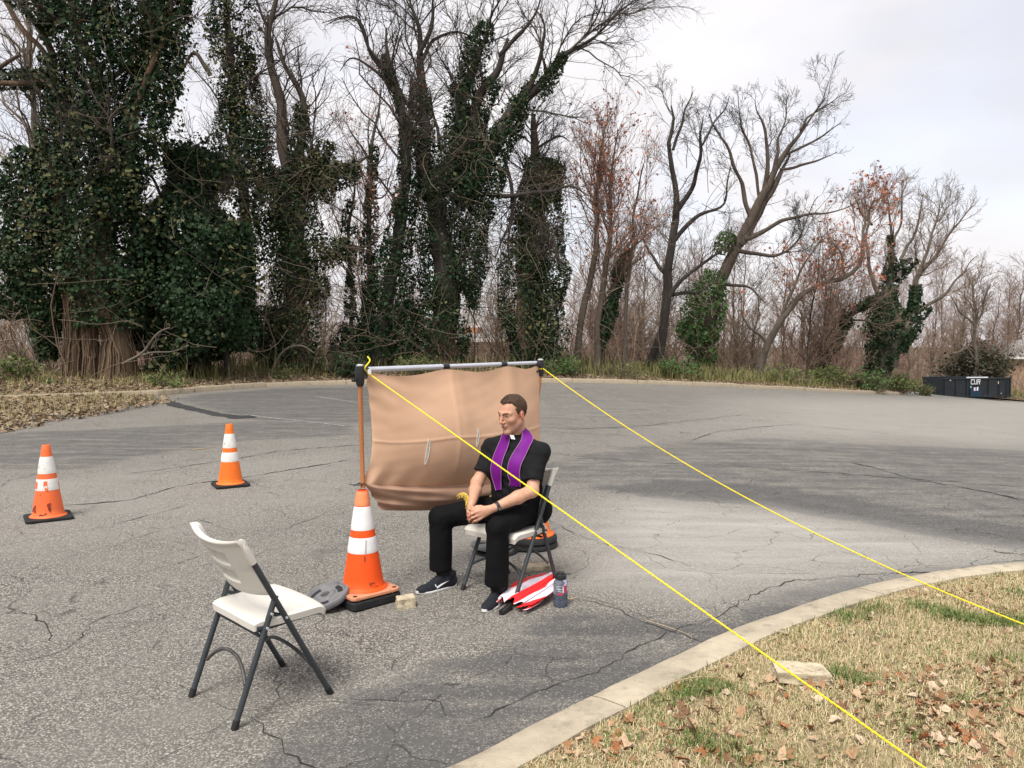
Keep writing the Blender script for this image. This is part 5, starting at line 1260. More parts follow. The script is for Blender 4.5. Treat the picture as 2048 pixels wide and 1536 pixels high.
MB().tube([tie + 0.021 * np.array([math.cos(a), math.sin(a), 0]) for a in np.linspace(0, 6.1, 14)], .005, 6, flat=.6).build('loop', M_BLK, zt)
MB().tube([tie - ax * .015 + nrm * .015, tie - ax * .05 + [-.01, 0, -.002], tie + np.array([-.075, 0, -.004])], .0048, 6, flat=.5).build('tail', M_BLK, zt)
MB().tube([tie - ax * .01 + nrm * .02 - [0, 0, .008], tie + np.array([-.05, -.01, -.012])], .004, 6, flat=.5).build('tail', M_BLK, zt)

# ---- ropes
M_ROPE = mat('yellow_rope', (.82, .66, .02), .6, var=.12, scale=60, bump=.5, bscale=260, stretch=(1, 1, 1))
def rope(label, pts, sag, r=.0042, knot=None):
    P = np.array(pts, float)
    t = np.linspace(0, 1, 260)[:, None]; Q = P[0] * (1 - t) + P[-1] * t; Q[:, 2] -= 4 * sag * (t * (1 - t))[:, 0]
    root = empty('rope', P[-1], label, 'rope', 'yellow guy ropes of the screen')
    d = unit(P[-1] - P[0]); s1 = unit(np.cross(d, [0, 0, 1])); s2 = np.cross(s1, d); L = np.linalg.norm(P[-1] - P[0])
    for k in range(3):                                            # three laid strands
        a = t * L / .034 * 2 * math.pi / 1.0 * .5 + k * 2.094
        MB().tube(Q + (np.cos(a) * s1 + np.sin(a) * s2) * r * .5, r * .62, 6).build('strand', M_ROPE, root, smooth=80)
    if knot is not None:
        kp = np.array([knot + .026 * np.array([math.cos(a) * ax[0] + 0, math.cos(a) * ax[1], 0]) + .026 * nrm * math.sin(a) + [0, 0, .006 * math.sin(2 * a)] for a in np.linspace(0, 12.4, 40)])
        MB().tube(kp, .005, 6).build('knot', M_ROPE, root, smooth=80)
    return root
ra = LT + ax * .05 + nrm * .02 - [0, 0, .035]
r1 = rope('long yellow rope running from the left clamp across the seated man to the lawn', [ra, gp(2010, 1650, .13)], .0, knot=LT - [0, 0, .03])
MB().tube(resample(np.array([ra, LT + nrm * .05 + [0, 0, .0], LT + ax * .055 + nrm * .03 + [0, 0, .05], LT + ax * .06 + [0, 0, .07]]), 14), .0048, 6).build('loose_end', M_ROPE, r1, smooth=80)
rope('yellow rope running from the right clamp over the lot to the right edge', [RT - [0, 0, .05] + nrm * .02, gp(2330, 1352, .13)], .185, knot=RT - [0, 0, .05])
tg = empty('paper_tag', ra, 'small white paper tag hanging below the left clamp', 'tag')
tc_ = at(739, 743, LT[1] - .02); MB().box(tc_, (.022, .003, .030), rot_z(.6)).build('card', mat('paper', (.75, .75, .73), .8), tg)

# ---- folding chair
M_HDPE = mat('ivory_plastic', (.60, .57, .51), .55, var=.05, scale=4, bump=.12, bscale=220, spec=.35, dirt=((.52, .48, .41), 7, .62, .8))
M_TUBE = mat('dark_grey_tube', (.030, .036, .040), .5, var=.15, scale=20, spec=.45, bump=.06, bscale=200)
M_FOOT = mat('black_foot_cap', (.012, .012, .012), .7)
def make_chair(loc, rz):
    t = empty('folding_chair', loc, rz=rz)                          # local: +x forward, y sideways
    HW = .219
    xb = lambda z: .235 - z * (.425 / .80)                         # long tube: front foot -> top of back
    for s in (-1, 1):
        leg = MB().tube([(xb(z) , s * HW, z) for z in np.linspace(.004, .705, 6)], .0135, 12, flat=1.0).build('front_leg', M_TUBE, t, local=True, smooth=50)
        MB().tube([(xb(0), s * HW, 0), (xb(.035), s * HW, .035)], .0155, 12).build('foot_cap', M_FOOT, leg, local=True, smooth=50)
        xr = lambda z: -.235 + z * (.235 + xb(.515)) / .515
        leg = MB().tube([(xr(z), s * (HW - .004), z) for z in np.linspace(.004, .53, 6)], .0132, 12).build('rear_leg', M_TUBE, t, local=True, smooth=50)
        MB().tube([(xr(0), s * (HW - .004), 0), (xr(.035), s * (HW - .004), .035)], .0152, 12).build('foot_cap', M_FOOT, leg, local=True, smooth=50)
        MB().tube([(xr(.458), s * (HW - .012), .458), (xb(.425), s * (HW - .012), .425)], .009, 8, flat=.5, ref=np.array([0, 1.0, 0])).build('link_bar', M_TUBE, t, local=True, smooth=50)
        MB().tube([(-.12, s * .205, .398), (-.02, s * .205, .400), (.10, s * .205, .404), (.185, s * .205, .406)], .015, 8, flat=.55, ref=np.array([0, 1.0, 0])).build('seat_rail', M_TUBE, t, local=True, smooth=50)
        for (px_, pz_) in ((xr(.458), .458), (xb(.425), .425), (xr(.40), .40)): MB().tube([(px_, s * (HW + .008), pz_), (px_, s * (HW + .016), pz_)], .0062, 10).build('rivet', M_STEEL, t, local=True, smooth=40)
    yy = np.linspace(-1, 1, 17)
    MB().tube([(xr(.175 + .075 * (1 - abs(y) ** 2.2)) + 0.0, y * (HW - .032), .165 + .085 * (1 - abs(y) ** 2.4)) for y in yy], .0085, 10).build('rear_brace', mat('worn_brace', (.075, .07, .068), .5, var=.3, scale=20, metal=.3), t, local=True, smooth=60)
    MB().tube([(xb(.165 + .06 * (1 - abs(y) ** 2.4)), y * (HW - .003), .155 + .07 * (1 - abs(y) ** 2.4)) for y in yy], .0085, 10).build('front_brace', M_TUBE, t, local=True, smooth=60)
    MB().tube([(xr(.36), y * (HW - .03), .36) for y in (-1, 1)], .008, 8).build('cross_tube', M_TUBE, t, local=True, smooth=60)
    # seat: dished slab with a rolled front and rear lip
    nx, ny = 34, 30
    X, Y = np.meshgrid(np.linspace(-1, 1, nx), np.linspace(-1, 1, ny), indexing='ij')
    rad = np.maximum(np.abs(X), np.abs(Y))
    sq = lambda a, b: a * np.sqrt(1 - .07 * b ** 4)
    sx = .045 + sq(X, Y) * (.180 + .010 * (1 - Y ** 2) * (X > 0)); sy = sq(Y, X) * (.225 - .012 * np.clip(-X, 0, 1))
    zt_ = .442 - .016 * (1 - X ** 2) * (1 - Y ** 2) - .022 * np.clip((np.abs(X) - .72) / .28, 0, 1) ** 2.2 * (X > 0) - .010 * np.clip((np.abs(X) - .72) / .28, 0, 1) ** 2 * (X < 0) - .004 * np.abs(Y) ** 2
    rim = np.clip((rad - .93) / .07, 0, 1); zt_ -= .009 * rim ** 2
    zb_ = zt_ - .034 + .004 * rim
    top = np.stack([sx - .002, sy, zt_], -1).reshape(-1, 3); bot = np.stack([sx * .985 - .002, sy * .985, zb_], -1).reshape(-1, 3)
    F = list(map(tuple, grid_faces(nx, ny)[:, ::-1])); n0 = nx * ny
    F += [tuple(n0 + i for i in f[::-1]) for f in F]
    bd = [i * ny for i in range(nx)] + [(nx - 1) * ny + j for j in range(1, ny)] + [i * ny + ny - 1 for i in range(nx - 2, -1, -1)] + [j for j in range(ny - 2, 0, -1)]
    F += [(bd[i], bd[(i + 1) % len(bd)], n0 + bd[(i + 1) % len(bd)], n0 + bd[i]) for i in range(len(bd))]
    mb = MB(); mb.add(np.vstack([top, bot]), F); mb.build('seat', M_HDPE, t, local=True, smooth=75)
    # backrest: bowed panel with two recessed grips
    ny, nz = 80, 60
    Y, Z = np.meshgrid(np.linspace(-1, 1, ny), np.linspace(0, 1, nz), indexing='ij')
    zz = .535 + Z * (.275 - .018 * (1 - Y ** 2) * 0 ) + .0 * Y
    zz = zz - .030 * (1 - np.abs(Y) ** 2.2) * np.clip(Z * 1.3 - .3, 0, 1) - .016 * (1 - Y ** 2) * (1 - Z)
    hw = .212 + .024 * np.clip((Z - .45) / .5, 0, 1) ** .7
    yv = Y * hw * (1 - .02 * (np.abs(Z * 2 - 1) ** 8))
    bow = -.048 * (1 - Y ** 2)
    xc = xb(zz) + bow - .004
    thick = .0115 * np.sqrt(np.clip(1 - np.abs(Y) ** 10 * .6, .1, 1)) * (1 - .55 * np.clip(1 - Z / .08, 0, 1) ** 2) + .010 * np.clip((Z - .9) / .1, 0, 1) * np.sqrt(np.clip(1 - ((Z - .95) / .052) ** 2, 0, 1)) + .006 * np.clip((np.abs(Y) - .9) / .1, 0, 1) * (Z > .55)
    slot = 0
    for zc in (.66, .32):
        a = np.clip((.40 - np.abs(Y)) / .03, 0, 1); b = np.clip((.12 - np.abs(Z - zc)) / .03, 0, 1); slot = np.maximum(slot, a * b * (3 - 2 * a * b) * .5 + .5 * a * b)
    oval = np.exp(-((np.sqrt((Y / .16) ** 2 + ((Z - .855) / .055) ** 2) - 1) / .12) ** 2)
    front = np.stack([xc + thick, yv, zz], -1).reshape(-1, 3); back = np.stack([xc - thick + slot * .019 - oval * .0016, yv, zz], -1).reshape(-1, 3)
    n0 = ny * nz; F0 = [tuple(f) for f in grid_faces(ny, nz)]
    F = [f for f in F0] + [tuple(n0 + i for i in f[::-1]) for f in F0]
    bd = [i * nz for i in range(ny)] + [(ny - 1) * nz + j for j in range(1, nz)] + [i * nz + nz - 1 for i in range(ny - 2, -1, -1)] + [j for j in range(nz - 2, 0, -1)]
    F += [(bd[(i + 1) % len(bd)], bd[i], n0 + bd[i], n0 + bd[(i + 1) % len(bd)]) for i in range(len(bd))]
    mb = MB(); mb.add(np.vstack([front, back]), F); bk = mb.build('backrest', M_HDPE, t, local=True, smooth=60)
    for s in (-1, 1):
        MB().tube([(xb(z) - .001, s * (HW - .002), z) for z in (.695, .72, .76, .795, .806)], [.017, .0185, .0185, .0175, .009], 12).build('tube_socket', M_HDPE, bk, local=True, smooth=60)
        MB().tube([(xb(.535), s * (HW - .02), .535), (xb(.70), s * (HW - .02), .70)], .008, 6).build('back_bracket', M_TUBE, t, local=True, smooth=60)
    return t
CH1 = np.array([-1.168, 3.494, 0]); CH2 = np.array([-.01, 5.03, 0])
F1 = unit([.70, .714]); FM = unit([-.64, -.77])
chair = make_chair(CH1, math.atan2(F1[1], F1[0]))
tag(chair, 'empty ivory folding chair in the foreground, seen from behind', 'chair', 'ivory folding chairs')
chair2 = copy_thing(chair); chair2.location = tuple(CH2); chair2.rotation_euler = (0, 0, math.atan2(FM[1], FM[0]))
tag(chair2, 'ivory folding chair with dark legs that the man in black sits on', 'chair', 'ivory folding chairs')

# ---- stones
M_STONE = mat('broken_concrete', (.50, .425, .295), .95, var=.18, scale=14, bump=.4, bscale=90, dirt=((.21, .175, .12), 16, .5, .66))
def stone(label, c, dims, rz, seed, cut=.25):
    g = np.random.default_rng(seed)
    bm = bmesh.new(); bmesh.ops.create_cube(bm, size=1)
    bmesh.ops.subdivide_edges(bm, edges=bm.edges[:], cuts=7, use_grid_fill=True)
    V = np.array([v.co[:] for v in bm.verts]); V0 = V.copy()
    V[:, 0] += V0[:, 1] * cut * g.uniform(-.6, .6); V[:, 1] += V0[:, 0] * cut * g.uniform(-.6, .6)
    V *= dims
    V += (wavenoise(V0 * 1, 2.0, seed, 2)[:, None] * .06 + wavenoise(V0, 7, seed + 1, 2)[:, None] * .012) * V0 * np.array(dims) * [1.3, 1.3, .9] + g.normal(0, .0012, V.shape)
    V = V @ rot_z(rz).T + np.asarray(c) + [0, 0, dims[2] / 2]
    for v, p in zip(bm.verts, V): v.co = p
    me = bpy.data.meshes.new('concrete_chunk'); bm.to_mesh(me); bm.free()
    o = link('concrete_chunk', me, M_STONE)
    for p in me.polygons: p.use_smooth = True
    me.set_sharp_from_angle(angle=math.radians(32))
    tag(o, label, 'concrete chunk', 'broken concrete chunks'); return o
p = gp(811, 1213); stone('small squared concrete chunk beside the front cone near the toe of the shoe', p, (.115, .095, .062), .45, 501)
p = gp(1072, 1140); stone('flat concrete slab on the asphalt behind the bottle', p, (.20, .10, .038), .35, 502)
p = gp(1600, 1352, .12); p[2] = .108; stone('flat broken slab lying on the lawn under the yellow rope', p, (.225, .13, .050), -.12, 503, .22)

# ---- water bottle
M_BOT = bpy.data.materials.new('smoky_clear_plastic'); M_BOT.use_nodes = True
b_ = M_BOT.node_tree.nodes['Principled BSDF']; b_.inputs['Base Color'].default_value = (.42, .47, .58, 1); b_.inputs['Roughness'].default_value = .12; b_.inputs['Transmission Weight'].default_value = .82; b_.inputs['IOR'].default_value = 1.3
M_WATER = bpy.data.materials.new('water'); M_WATER.use_nodes = True
b_ = M_WATER.node_tree.nodes['Principled BSDF']; b_.inputs['Base Color'].default_value = (.10, .13, .19, 1); b_.inputs['Roughness'].default_value = .05; b_.inputs['Transmission Weight'].default_value = .6; b_.inputs['IOR'].default_value = 1.33
pb_ = gp(1121, 1214)
bt = empty('water_bottle', pb_, 'smoky see-through water bottle with black lid beside the folded umbrella', 'bottle')
MB().lathe([(.001, .004), (.040, .003), (.0445, .010), (.0450, .05), (.0440, .053), (.0450, .056), (.0450, .148), (.0420, .162), (.033, .172), (.031, .180), (.031, .186)], pb_, 40, cap=False).build('body', M_BOT, bt, smooth=60)
MB().lathe([(.0415, .008), (.0420, .012), (.0420, .088), (.0005, .0885)], pb_, 40, cap=True).build('water', M_WATER, bt, smooth=50)
ld_ = MB().lathe([(.034, .178), (.0365, .180), (.0365, .205), (.034, .210), (.024, .211), (.023, .219), (.010, .220)], pb_, 32).build('lid', M_BLK, bt, smooth=40)
MB().tube([pb_ + np.array([.03, 0, .206]), pb_ + np.array([.05, -.004, .208]), pb_ + np.array([.066, -.01, .212])], [.010, .008, .005], 8, flat=.45).build('strap', M_BLK, bt, smooth=60)
M_PR1 = mat('white_print', (.70, .72, .76), .5); M_PR2 = mat('red_print', (.45, .05, .09), .5); M_PR3 = mat('dark_print', (.03, .05, .09), .5)
def on_bottle(name, m, a0, a1, z0, z1, slope=0, r=.0458):
    aa = np.linspace(a0, a1, 8)
    V = np.array([[r * math.cos(a), r * math.sin(a), z + slope * (a - a0)] for z in (z0, z1) for a in aa]) + pb_
    onp(name, V, grid_faces(2, 8), m, bt)
for k in range(4): on_bottle('print_line', M_PR1, -2.3 + .1 * k, -1.55 + .06 * k, .138 - k * .0085, .1405 - k * .0085, -.010 if k % 2 else .004)
on_bottle('print_slash', M_PR1, -1.36, -1.28, .106, .146); on_bottle('print_slash', M_PR1, -1.27, -1.2, .104, .14, -.1)
on_bottle('print_patch', M_PR2, -1.18, -.62, .10, .146); on_bottle('print_patch', M_PR2, -2.1, -1.3, .088, .102)
for k in range(5): on_bottle('measure_mark', M_PR3, -1.9, -1.6 + .1 * (k % 2), .032 + k * .009, .034 + k * .009)

# ---- folded umbrella on the ground
um = empty('umbrella', gp(1060, 1215), 'loosely folded red and white striped umbrella lying by the left shoe', 'umbrella')
M_UM = mat('umbrella_red', (.80, .018, .02), .55, sss=0, var=.06, scale=8); mix_attr(M_UM, 'white', (.84, .78, .84))
h0, h1 = gp(1002, 1233), gp(1106, 1168)
h0[2] = .024; h1[2] = .07
axu = unit(h1 - h0); sd_ = unit(np.cross(axu, [0, 0, 1])); up_u = np.cross(sd_, axu)
MB().tube([h0, h0 + axu * .015, h0 + axu * .11, h0 + axu * .125], [.0165, .0185, .0185, .013], 14).build('handle', M_BLK, um, smooth=50)
MB().tube([h0 + axu * .12, h1 - axu * .02], .006, 8).build('shaft', M_BLK, um)
nu_, nv_ = 60, 150
Uu, Vv = np.meshgrid(np.linspace(0, 1, nu_), np.linspace(0, 1, nv_), indexing='ij')
ang = (Vv - .5) * math.pi * 1.35
wide = .132 * (.62 + .42 * np.sin(math.pi * (Uu * .72 + .18))) * (1 - .25 * Uu)
crn = wavenoise(np.stack([Uu * 2.2, Vv * 9, 0 * Uu], -1).reshape(-1, 3), 1.6, 77, 3).reshape(Uu.shape)
pleat = 1 + .24 * crn + .16 * np.sin(Vv * 2 * math.pi * 6.5 + 1.2 * Uu) * (1 - .65 * Uu) + .06 * np.sin(Vv * 2 * math.pi * 17)
lx = -np.sin(ang) * wide * pleat * 1.02; lz = .012 + np.abs(np.cos(ang * .62)) * wide * .62 * pleat * (.75 + .35 * Uu)
along = .115 + Uu * (np.linalg.norm(h1 - h0) - .075) + .028 * np.sin(Vv * 2 * math.pi * 6.5 + .6) * (1 - Uu) + .03 * (np.abs(Vv - .5) * 2) ** 2 * (1 - Uu) * -1
side = np.array([sd_[0], sd_[1], 0]); ah = unit(axu * [1, 1, 0])
Pu = h0 * [1, 1, 0] + ah * along[..., None] + side * lx[..., None] + np.array([0, 0, 1.0]) * np.clip(lz, .004, .2)[..., None]
cu = onp('canopy', Pu.reshape(-1, 3), grid_faces(nu_, nv_), M_UM, um, smooth=True)
st_ = np.sin((Vv * 3.3 + .42 * Uu + .1) * 2 * math.pi + .9 * np.sin(5 * Uu) + .8 * crn)
attr(cu, 'white', np.clip(st_ * 9 - .2, 0, 1).ravel())

# ---- twigs and loose vine on the asphalt
M_TW = mat('dry_stick', (.36, .27, .15), .9, var=.3, scale=20)
def stick(label, px, r, name='twig', lift=.008):
    P = np.array([gp(x, y) + [0, 0, lift] for x, y in px]); o = MB().tube(resample(P, 24), np.linspace(r, r * .5, 24), 6).build(name, M_TW)
    tag(o, label, 'twig')
stick('curly dry vine stem on the asphalt near the kerb', [(1290, 1243), (1320, 1252), (1350, 1262), (1375, 1272), (1384, 1278), (1378, 1286), (1360, 1288), (1340, 1286)], .0045, 'vine_stem')
stick('short pinkish stick right of the bottle', [(1132, 1202), (1148, 1199), (1156, 1196)], .008)
stick('thin dry stalk lying on the lawn below the slab', [(1345, 1416), (1380, 1408), (1420, 1405), (1450, 1408), (1470, 1414)], .004, lift=.12)
stick('pale straw stalk on the asphalt left of the second cone', [(385, 901), (410, 898), (430, 895)], .008)

# ---- dumpster
M_DUMP = mat('black_steel', (.012, .016, .02), .6, var=.3, scale=1.5, dirt=((.06, .045, .035), 2.2, .6, .75))
M_DBLUE = mat('blue_panel', (.006, .028, .05), .6, var=.2, scale=2)
dp = gp(1951, 797); dL = at(1885, 770, dp[1] - .5); dR = at(2023, 770, dp[1] + .7)
dc = np.array([(dL[0] + dR[0]) / 2, (dL[1] + dR[1]) / 2, dp[2]])
dw = dR[0] - dL[0]; da = math.atan2(dR[1] - dL[1], dw); DR = rot_z(da); DH = 1.66
dm = empty('dumpster', dc, 'long black roll-off dumpster at the far right end of the lot', 'dumpster')
loc_ = lambda x, y, z: np.array([x, y, z]) @ DR.T + dc
W2 = dw / 2
def dbox(name, c, size, m, par=dm, bevel=0): return MB().box(loc_(*c), size, DR).build(name, m, par, bevel=bevel)
dbox('side_wall', (0, 0, DH / 2 + .05), (dw, .06, DH - .1), M_DUMP); dbox('side_wall', (0, 2.3, DH / 2 + .05), (dw, .06, DH - .1), M_DUMP)
dbox('end_wall', (-W2, 1.15, DH / 2 + .05), (.06, 2.28, DH - .12), M_DUMP); dbox('end_wall', (W2, 1.15, DH / 2 + .05), (.06, 2.28, DH - .12), M_DUMP)
dbox('floor_plate', (0, 1.15, .22), (dw - .1, 2.2, .08), M_DUMP)
dbox('top_rail', (0, -.03, DH - .02), (dw + .06, .14, .13), M_DUMP, bevel=.02); dbox('top_rail', (0, 2.33, DH - .02), (dw + .06, .14, .13), M_DUMP, bevel=.02); dbox('bottom_rail', (0, -.03, .16), (dw + .04, .12, .16), M_DUMP, bevel=.02)
for i in range(7): dbox('rib', (-W2 + .12 + i * (dw - .24) / 6, -.07, DH / 2 + .05), (.08, .06, DH - .28), M_DUMP)
for sx in (-1, 1): MB().tube([loc_(sx * (W2 - .5), -.12, .12), loc_(sx * (W2 - .5), .08, .12)], .12, 14).build('wheel', M_RUB, dm, smooth=40)
dbox('panel', (-.25, -.125, .55), (1.0, .02, .80), M_DBLUE)
sgn = dbox('sign_board', (-.15, -.13, DH + .07), (2.0, .04, .10), mat('dumpster_white', (.62, .64, .66), .6))
def letters(txt, cx, z0, h, m):
    """block letters from bars on a 4 x 6 cell"""
    glyph = {'C': [(0, 0, .2, 1), (0, 0, 1, .18), (0, .82, 1, .18)], 'U': [(0, 0, .2, 1), (.8, 0, .2, 1), (0, 0, 1, .18)], 'R': [(0, 0, .2, 1), (0, .82, 1, .18), (0, .45, 1, .16), (.8, .5, .2, .5), (.62, 0, .22, .5)]}
    w = h * .62
    for i, ch in enumerate(txt):
        x0 = cx + (i - len(txt) / 2) * w * 1.18
        mb = MB()
        for a, b, c, d in glyph[ch]: mb.box(loc_(x0 + (a + c / 2) * w, -.135 - .003 * (b > .1), z0 + (b + d / 2) * h), (c * w, .02, d * h), DR)
        mb.build('letter', m, dm)
letters('CUR', -.27, DH - .5, .42, mat('dumpster_lettering', (.60, .61, .62), .6))
for x, z, w, h, m in ((-.36, .78, .16, .28, (.7, .55, .6)), (-.10, .80, .14, .30, (.75, .72, .74)), (-.72, .95, .07, .16, (.5, .62, .7)), (1.85, 1.28, .07, .22, (.6, .45, .3)), (2.15, .4, .05, .08, (.6, .6, .6)), (-2.65, DH - .15, .14, .08, (.55, .4, .25))):
    dbox('sticker', (x, -.142, z), (w, .008, h), mat('sticker', m, .6))
dbox('warning_plate', (W2 - .45, -.12, DH / 2), (.05, .05, DH - .3), M_DUMP)
# ================================================================== PERSON
class Field:
    """signed distance field on a regular grid, built from blended primitives; meshed with surface nets"""
    def __init__(s, lo, hi, h):
        s.lo = np.array(lo, float); s.h = h; s.n = np.ceil((np.array(hi) - s.lo) / h).astype(int) + 1
        s.g = np.full(s.n, .06, np.float32); s.prims = []
    def put(s, fn, lo, hi, k=.01, op='add'):
        s.prims.append((fn, k, op))
        pad = k + 3 * s.h + .012
        a = np.clip(np.floor((np.asarray(lo) - pad - s.lo) / s.h).astype(int), 0, s.n - 1); b = np.clip(np.ceil((np.asarray(hi) + pad - s.lo) / s.h).astype(int) + 1, 1, s.n)
        if (b <= a).any(): return s
        ax_ = [s.lo[i] + s.h * np.arange(a[i], b[i]) for i in range(3)]
        P = np.stack(np.meshgrid(*ax_, indexing='ij'), -1).astype(np.float32)
        d = fn(P).astype(np.float32)
        v = s.g[a[0]:b[0], a[1]:b[1], a[2]:b[2]]
        s.g[a[0]:b[0], a[1]:b[1], a[2]:b[2]] = s.blend(v, d, k, op)
        return s
    @staticmethod
    def blend(v, d, k, op):
        if op == 'add':
            h = np.clip(.5 + .5 * (v - d) / k, 0, 1); return v * (1 - h) + d * h - k * h * (1 - h)
        h = np.clip(.5 - .5 * (v + d) / k, 0, 1); return v * (1 - h) - d * h + k * h * (1 - h)
    def at(s, P):
        v = np.full(P.shape[:-1], .06)
        for fn, k, op in s.prims: v = s.blend(v, fn(P), k, op)
        return v
    def cap(s, a, b, ra, rb=None, k=.01, op='add', cut=None):
        a, b = np.asarray(a, np.float32), np.asarray(b, np.float32); rb = ra if rb is None else rb; ab = b - a; L = float(ab @ ab) + 1e-12; R = max(ra, rb)
        def fn(P):
            t = np.clip(((P - a) @ ab) / L, 0, 1)
            d = np.linalg.norm(P - a - t[..., None] * ab, axis=-1) - (ra + (rb - ra) * t)
            if cut is not None:
                for c, n in cut: d = np.maximum(d, (P - np.asarray(c, np.float32)) @ np.asarray(n, np.float32))
            return d
        return s.put(fn, np.minimum(a, b) - R, np.maximum(a, b) + R, k, op)
    def chain(s, pts, rs, k=.008, **kw):
        for i in range(len(pts) - 1): s.cap(pts[i], pts[i + 1], rs[i], rs[i + 1], k, **kw)
        return s
    def ell(s, c, B, r, k=.01, op='add'):
        """ellipsoid; rows of B are its axes"""
        c = np.asarray(c, np.float32); B = np.asarray(B, np.float32); r = np.asarray(r, np.float32); R = float(r.max())
        def fn(P):
            q = (P - c) @ B.T; k0 = np.linalg.norm(q / r, axis=-1); k1 = np.linalg.norm(q / (r * r), axis=-1) + 1e-9
            return k0 * (k0 - 1) / k1
        return s.put(fn, c - R, c + R, k, op)
    def mesh(s, disp=None):
        g = s.g; n = g.shape; i8 = (g < 0).astype(np.uint8)
        c = np.zeros((n[0] - 1, n[1] - 1, n[2] - 1), np.uint8)
        for di in (0, 1):
            for dj in (0, 1):
                for dk in (0, 1): c += i8[di:n[0] - 1 + di, dj:n[1] - 1 + dj, dk:n[2] - 1 + dk]
        act = (c > 0) & (c < 8); I, J, K = np.nonzero(act)
        idx = np.full(act.shape, -1, np.int32); idx[act] = np.arange(len(I))
        acc = np.zeros((len(I), 3)); cnt = np.zeros(len(I))
        cs = [(a, b, d) for a in (0, 1) for b in (0, 1) for d in (0, 1)]
        for x in range(8):
            for y in range(x + 1, 8):
                A, B = cs[x], cs[y]
                if sum(abs(A[q] - B[q]) for q in range(3)) != 1: continue
                va = g[I + A[0], J + A[1], K + A[2]]; vb = g[I + B[0], J + B[1], K + B[2]]
                m = (va < 0) != (vb < 0); t = np.where(m, va / np.where(m, va - vb, 1), 0)
                p = np.array(A)[None] + (np.array(B) - np.array(A))[None] * t[:, None]
                acc += np.where(m[:, None], p, 0); cnt += m
        V = (acc / cnt[:, None] + np.stack([I, J, K], 1)) * s.h + s.lo
        Fq = []
        b8 = i8.astype(bool)
        for axn in range(3):
            o = [q for q in range(3) if q != axn]
            sl0 = [slice(1, n[q] - 1) for q in range(3)]; sl1 = list(sl0)
            sl0[axn] = slice(0, n[axn] - 1); sl1[axn] = slice(1, n[axn])
            a, b = b8[tuple(sl0)], b8[tuple(sl1)]
            X = np.argwhere(a != b); ins = a[a != b]
            X = X + np.array([0 if q == axn else 1 for q in range(3)])
            e1 = np.zeros(3, int); e2 = np.zeros(3, int); e1[o[0]] = 1; e2[o[1]] = 1
            q = [idx[tuple((X - d).T)] for d in (e1 + e2, e2, 0 * e1, e1)]
            # ring order: (-1,-1), (0,-1), (0,0), (-1,0)
            f = np.stack([q[0], q[1], q[2], q[3]], 1)
            flip = ins if axn != 1 else ~ins
            f[~flip] = f[~flip][:, ::-1]; Fq.append(f)
        F = np.concatenate(Fq); F = F[(F >= 0).all(1)]
        # smooth a touch
        nb = np.zeros_like(V); ct = np.zeros(len(V))
        for a in range(4):
            b = (a + 1) % 4; np.add.at(nb, F[:, a], V[F[:, b]]); np.add.at(nb, F[:, b], V[F[:, a]]); np.add.at(ct, F[:, a], 1); np.add.at(ct, F[:, b], 1)
        V = V * .6 + .4 * nb / np.maximum(ct, 1)[:, None]
        if disp is not None:
            fn = np.cross(V[F[:, 2]] - V[F[:, 0]], V[F[:, 3]] - V[F[:, 1]]); vn = np.zeros_like(V)
            for a in range(4): np.add.at(vn, F[:, a], fn)
            V = V + unit(vn) * disp(V)[:, None]
        return V, F

M_SKIN = mat('skin', (.53, .29, .19), .5, var=.14, scale=38, bump=.12, bscale=260, sss=.05, spec=.35)
mix_attr(M_SKIN, 'flush', (.55, .17, .125)); mix_attr(M_SKIN, 'lips', (.42, .16, .13)); mix_attr(M_SKIN, 'stubble', (.40, .245, .18))
M_BLACK = mat('black_shirt_cloth', (.0080, .0082, .0096), .85, var=.2, scale=5, bump=.12, bscale=500, spec=.2)
M_TROUS = mat('black_trouser_cloth', (.0055, .0057, .0066), .85, var=.25, scale=6, bump=.12, bscale=500, spec=.12)
M_PURPLE = mat('purple_satin', (.145, .006, .20), .6, var=.10, scale=9, bump=.10, bscale=240, spec=.2)
M_PIPING = mat('stole_piping', (.36, .20, .30), .6)
M_HAIR = mat('brown_hair', (.058, .034, .022), .65, island=[(.078, .047, .030), (.040, .023, .015)], spec=.25)

Q = lambda x, y, Y: at(x, y, Y)
Fm = np.array([FM[0], FM[1], 0.]); Lm = np.array([-Fm[1], Fm[0], 0.]); Z = np.array([0, 0, 1.])
PEL = np.array([.062, 5.115, .535])
HIPL, HIPR = PEL + .085 * Lm - Z * .01, PEL - .085 * Lm - Z * .01
KNL, KNR = Q(997, 1052, 4.735), Q(882, 1033, 5.02)
ANL, ANR = Q(996, 1182, 4.745), Q(888, 1153, 5.035)
SHL, SHR = Q(1079, 896, 4.945), Q(984, 888, 5.15)
ELL, ELR = Q(1064, 982, 4.845), Q(954, 966, 5.06)
WRL, WRR = Q(988, 1016, 4.71), Q(944, 1006, 4.79)
CHEST = (SHL + SHR) / 2 - Z * .13 + .015 * Fm
NECKB = (SHL + SHR) / 2 + Z * .045 - Fm * .01 
HC = Q(1024.5, 827, 4.985); HS = 1.0
hf = unit(np.array([-.70, -.69, -.22])); hl = unit(np.cross([.06, .0, 1], hf)); hu = np.cross(hf, hl)
HB = np.array([hf, hl, hu])
def hp(f, l, u): return HC + HS * (f * hf + l * hl + u * hu)
man = empty('person', (PEL[0], PEL[1], 0), 'man in black clothes and a purple stole sitting on the folding chair with clasped hands', 'person')

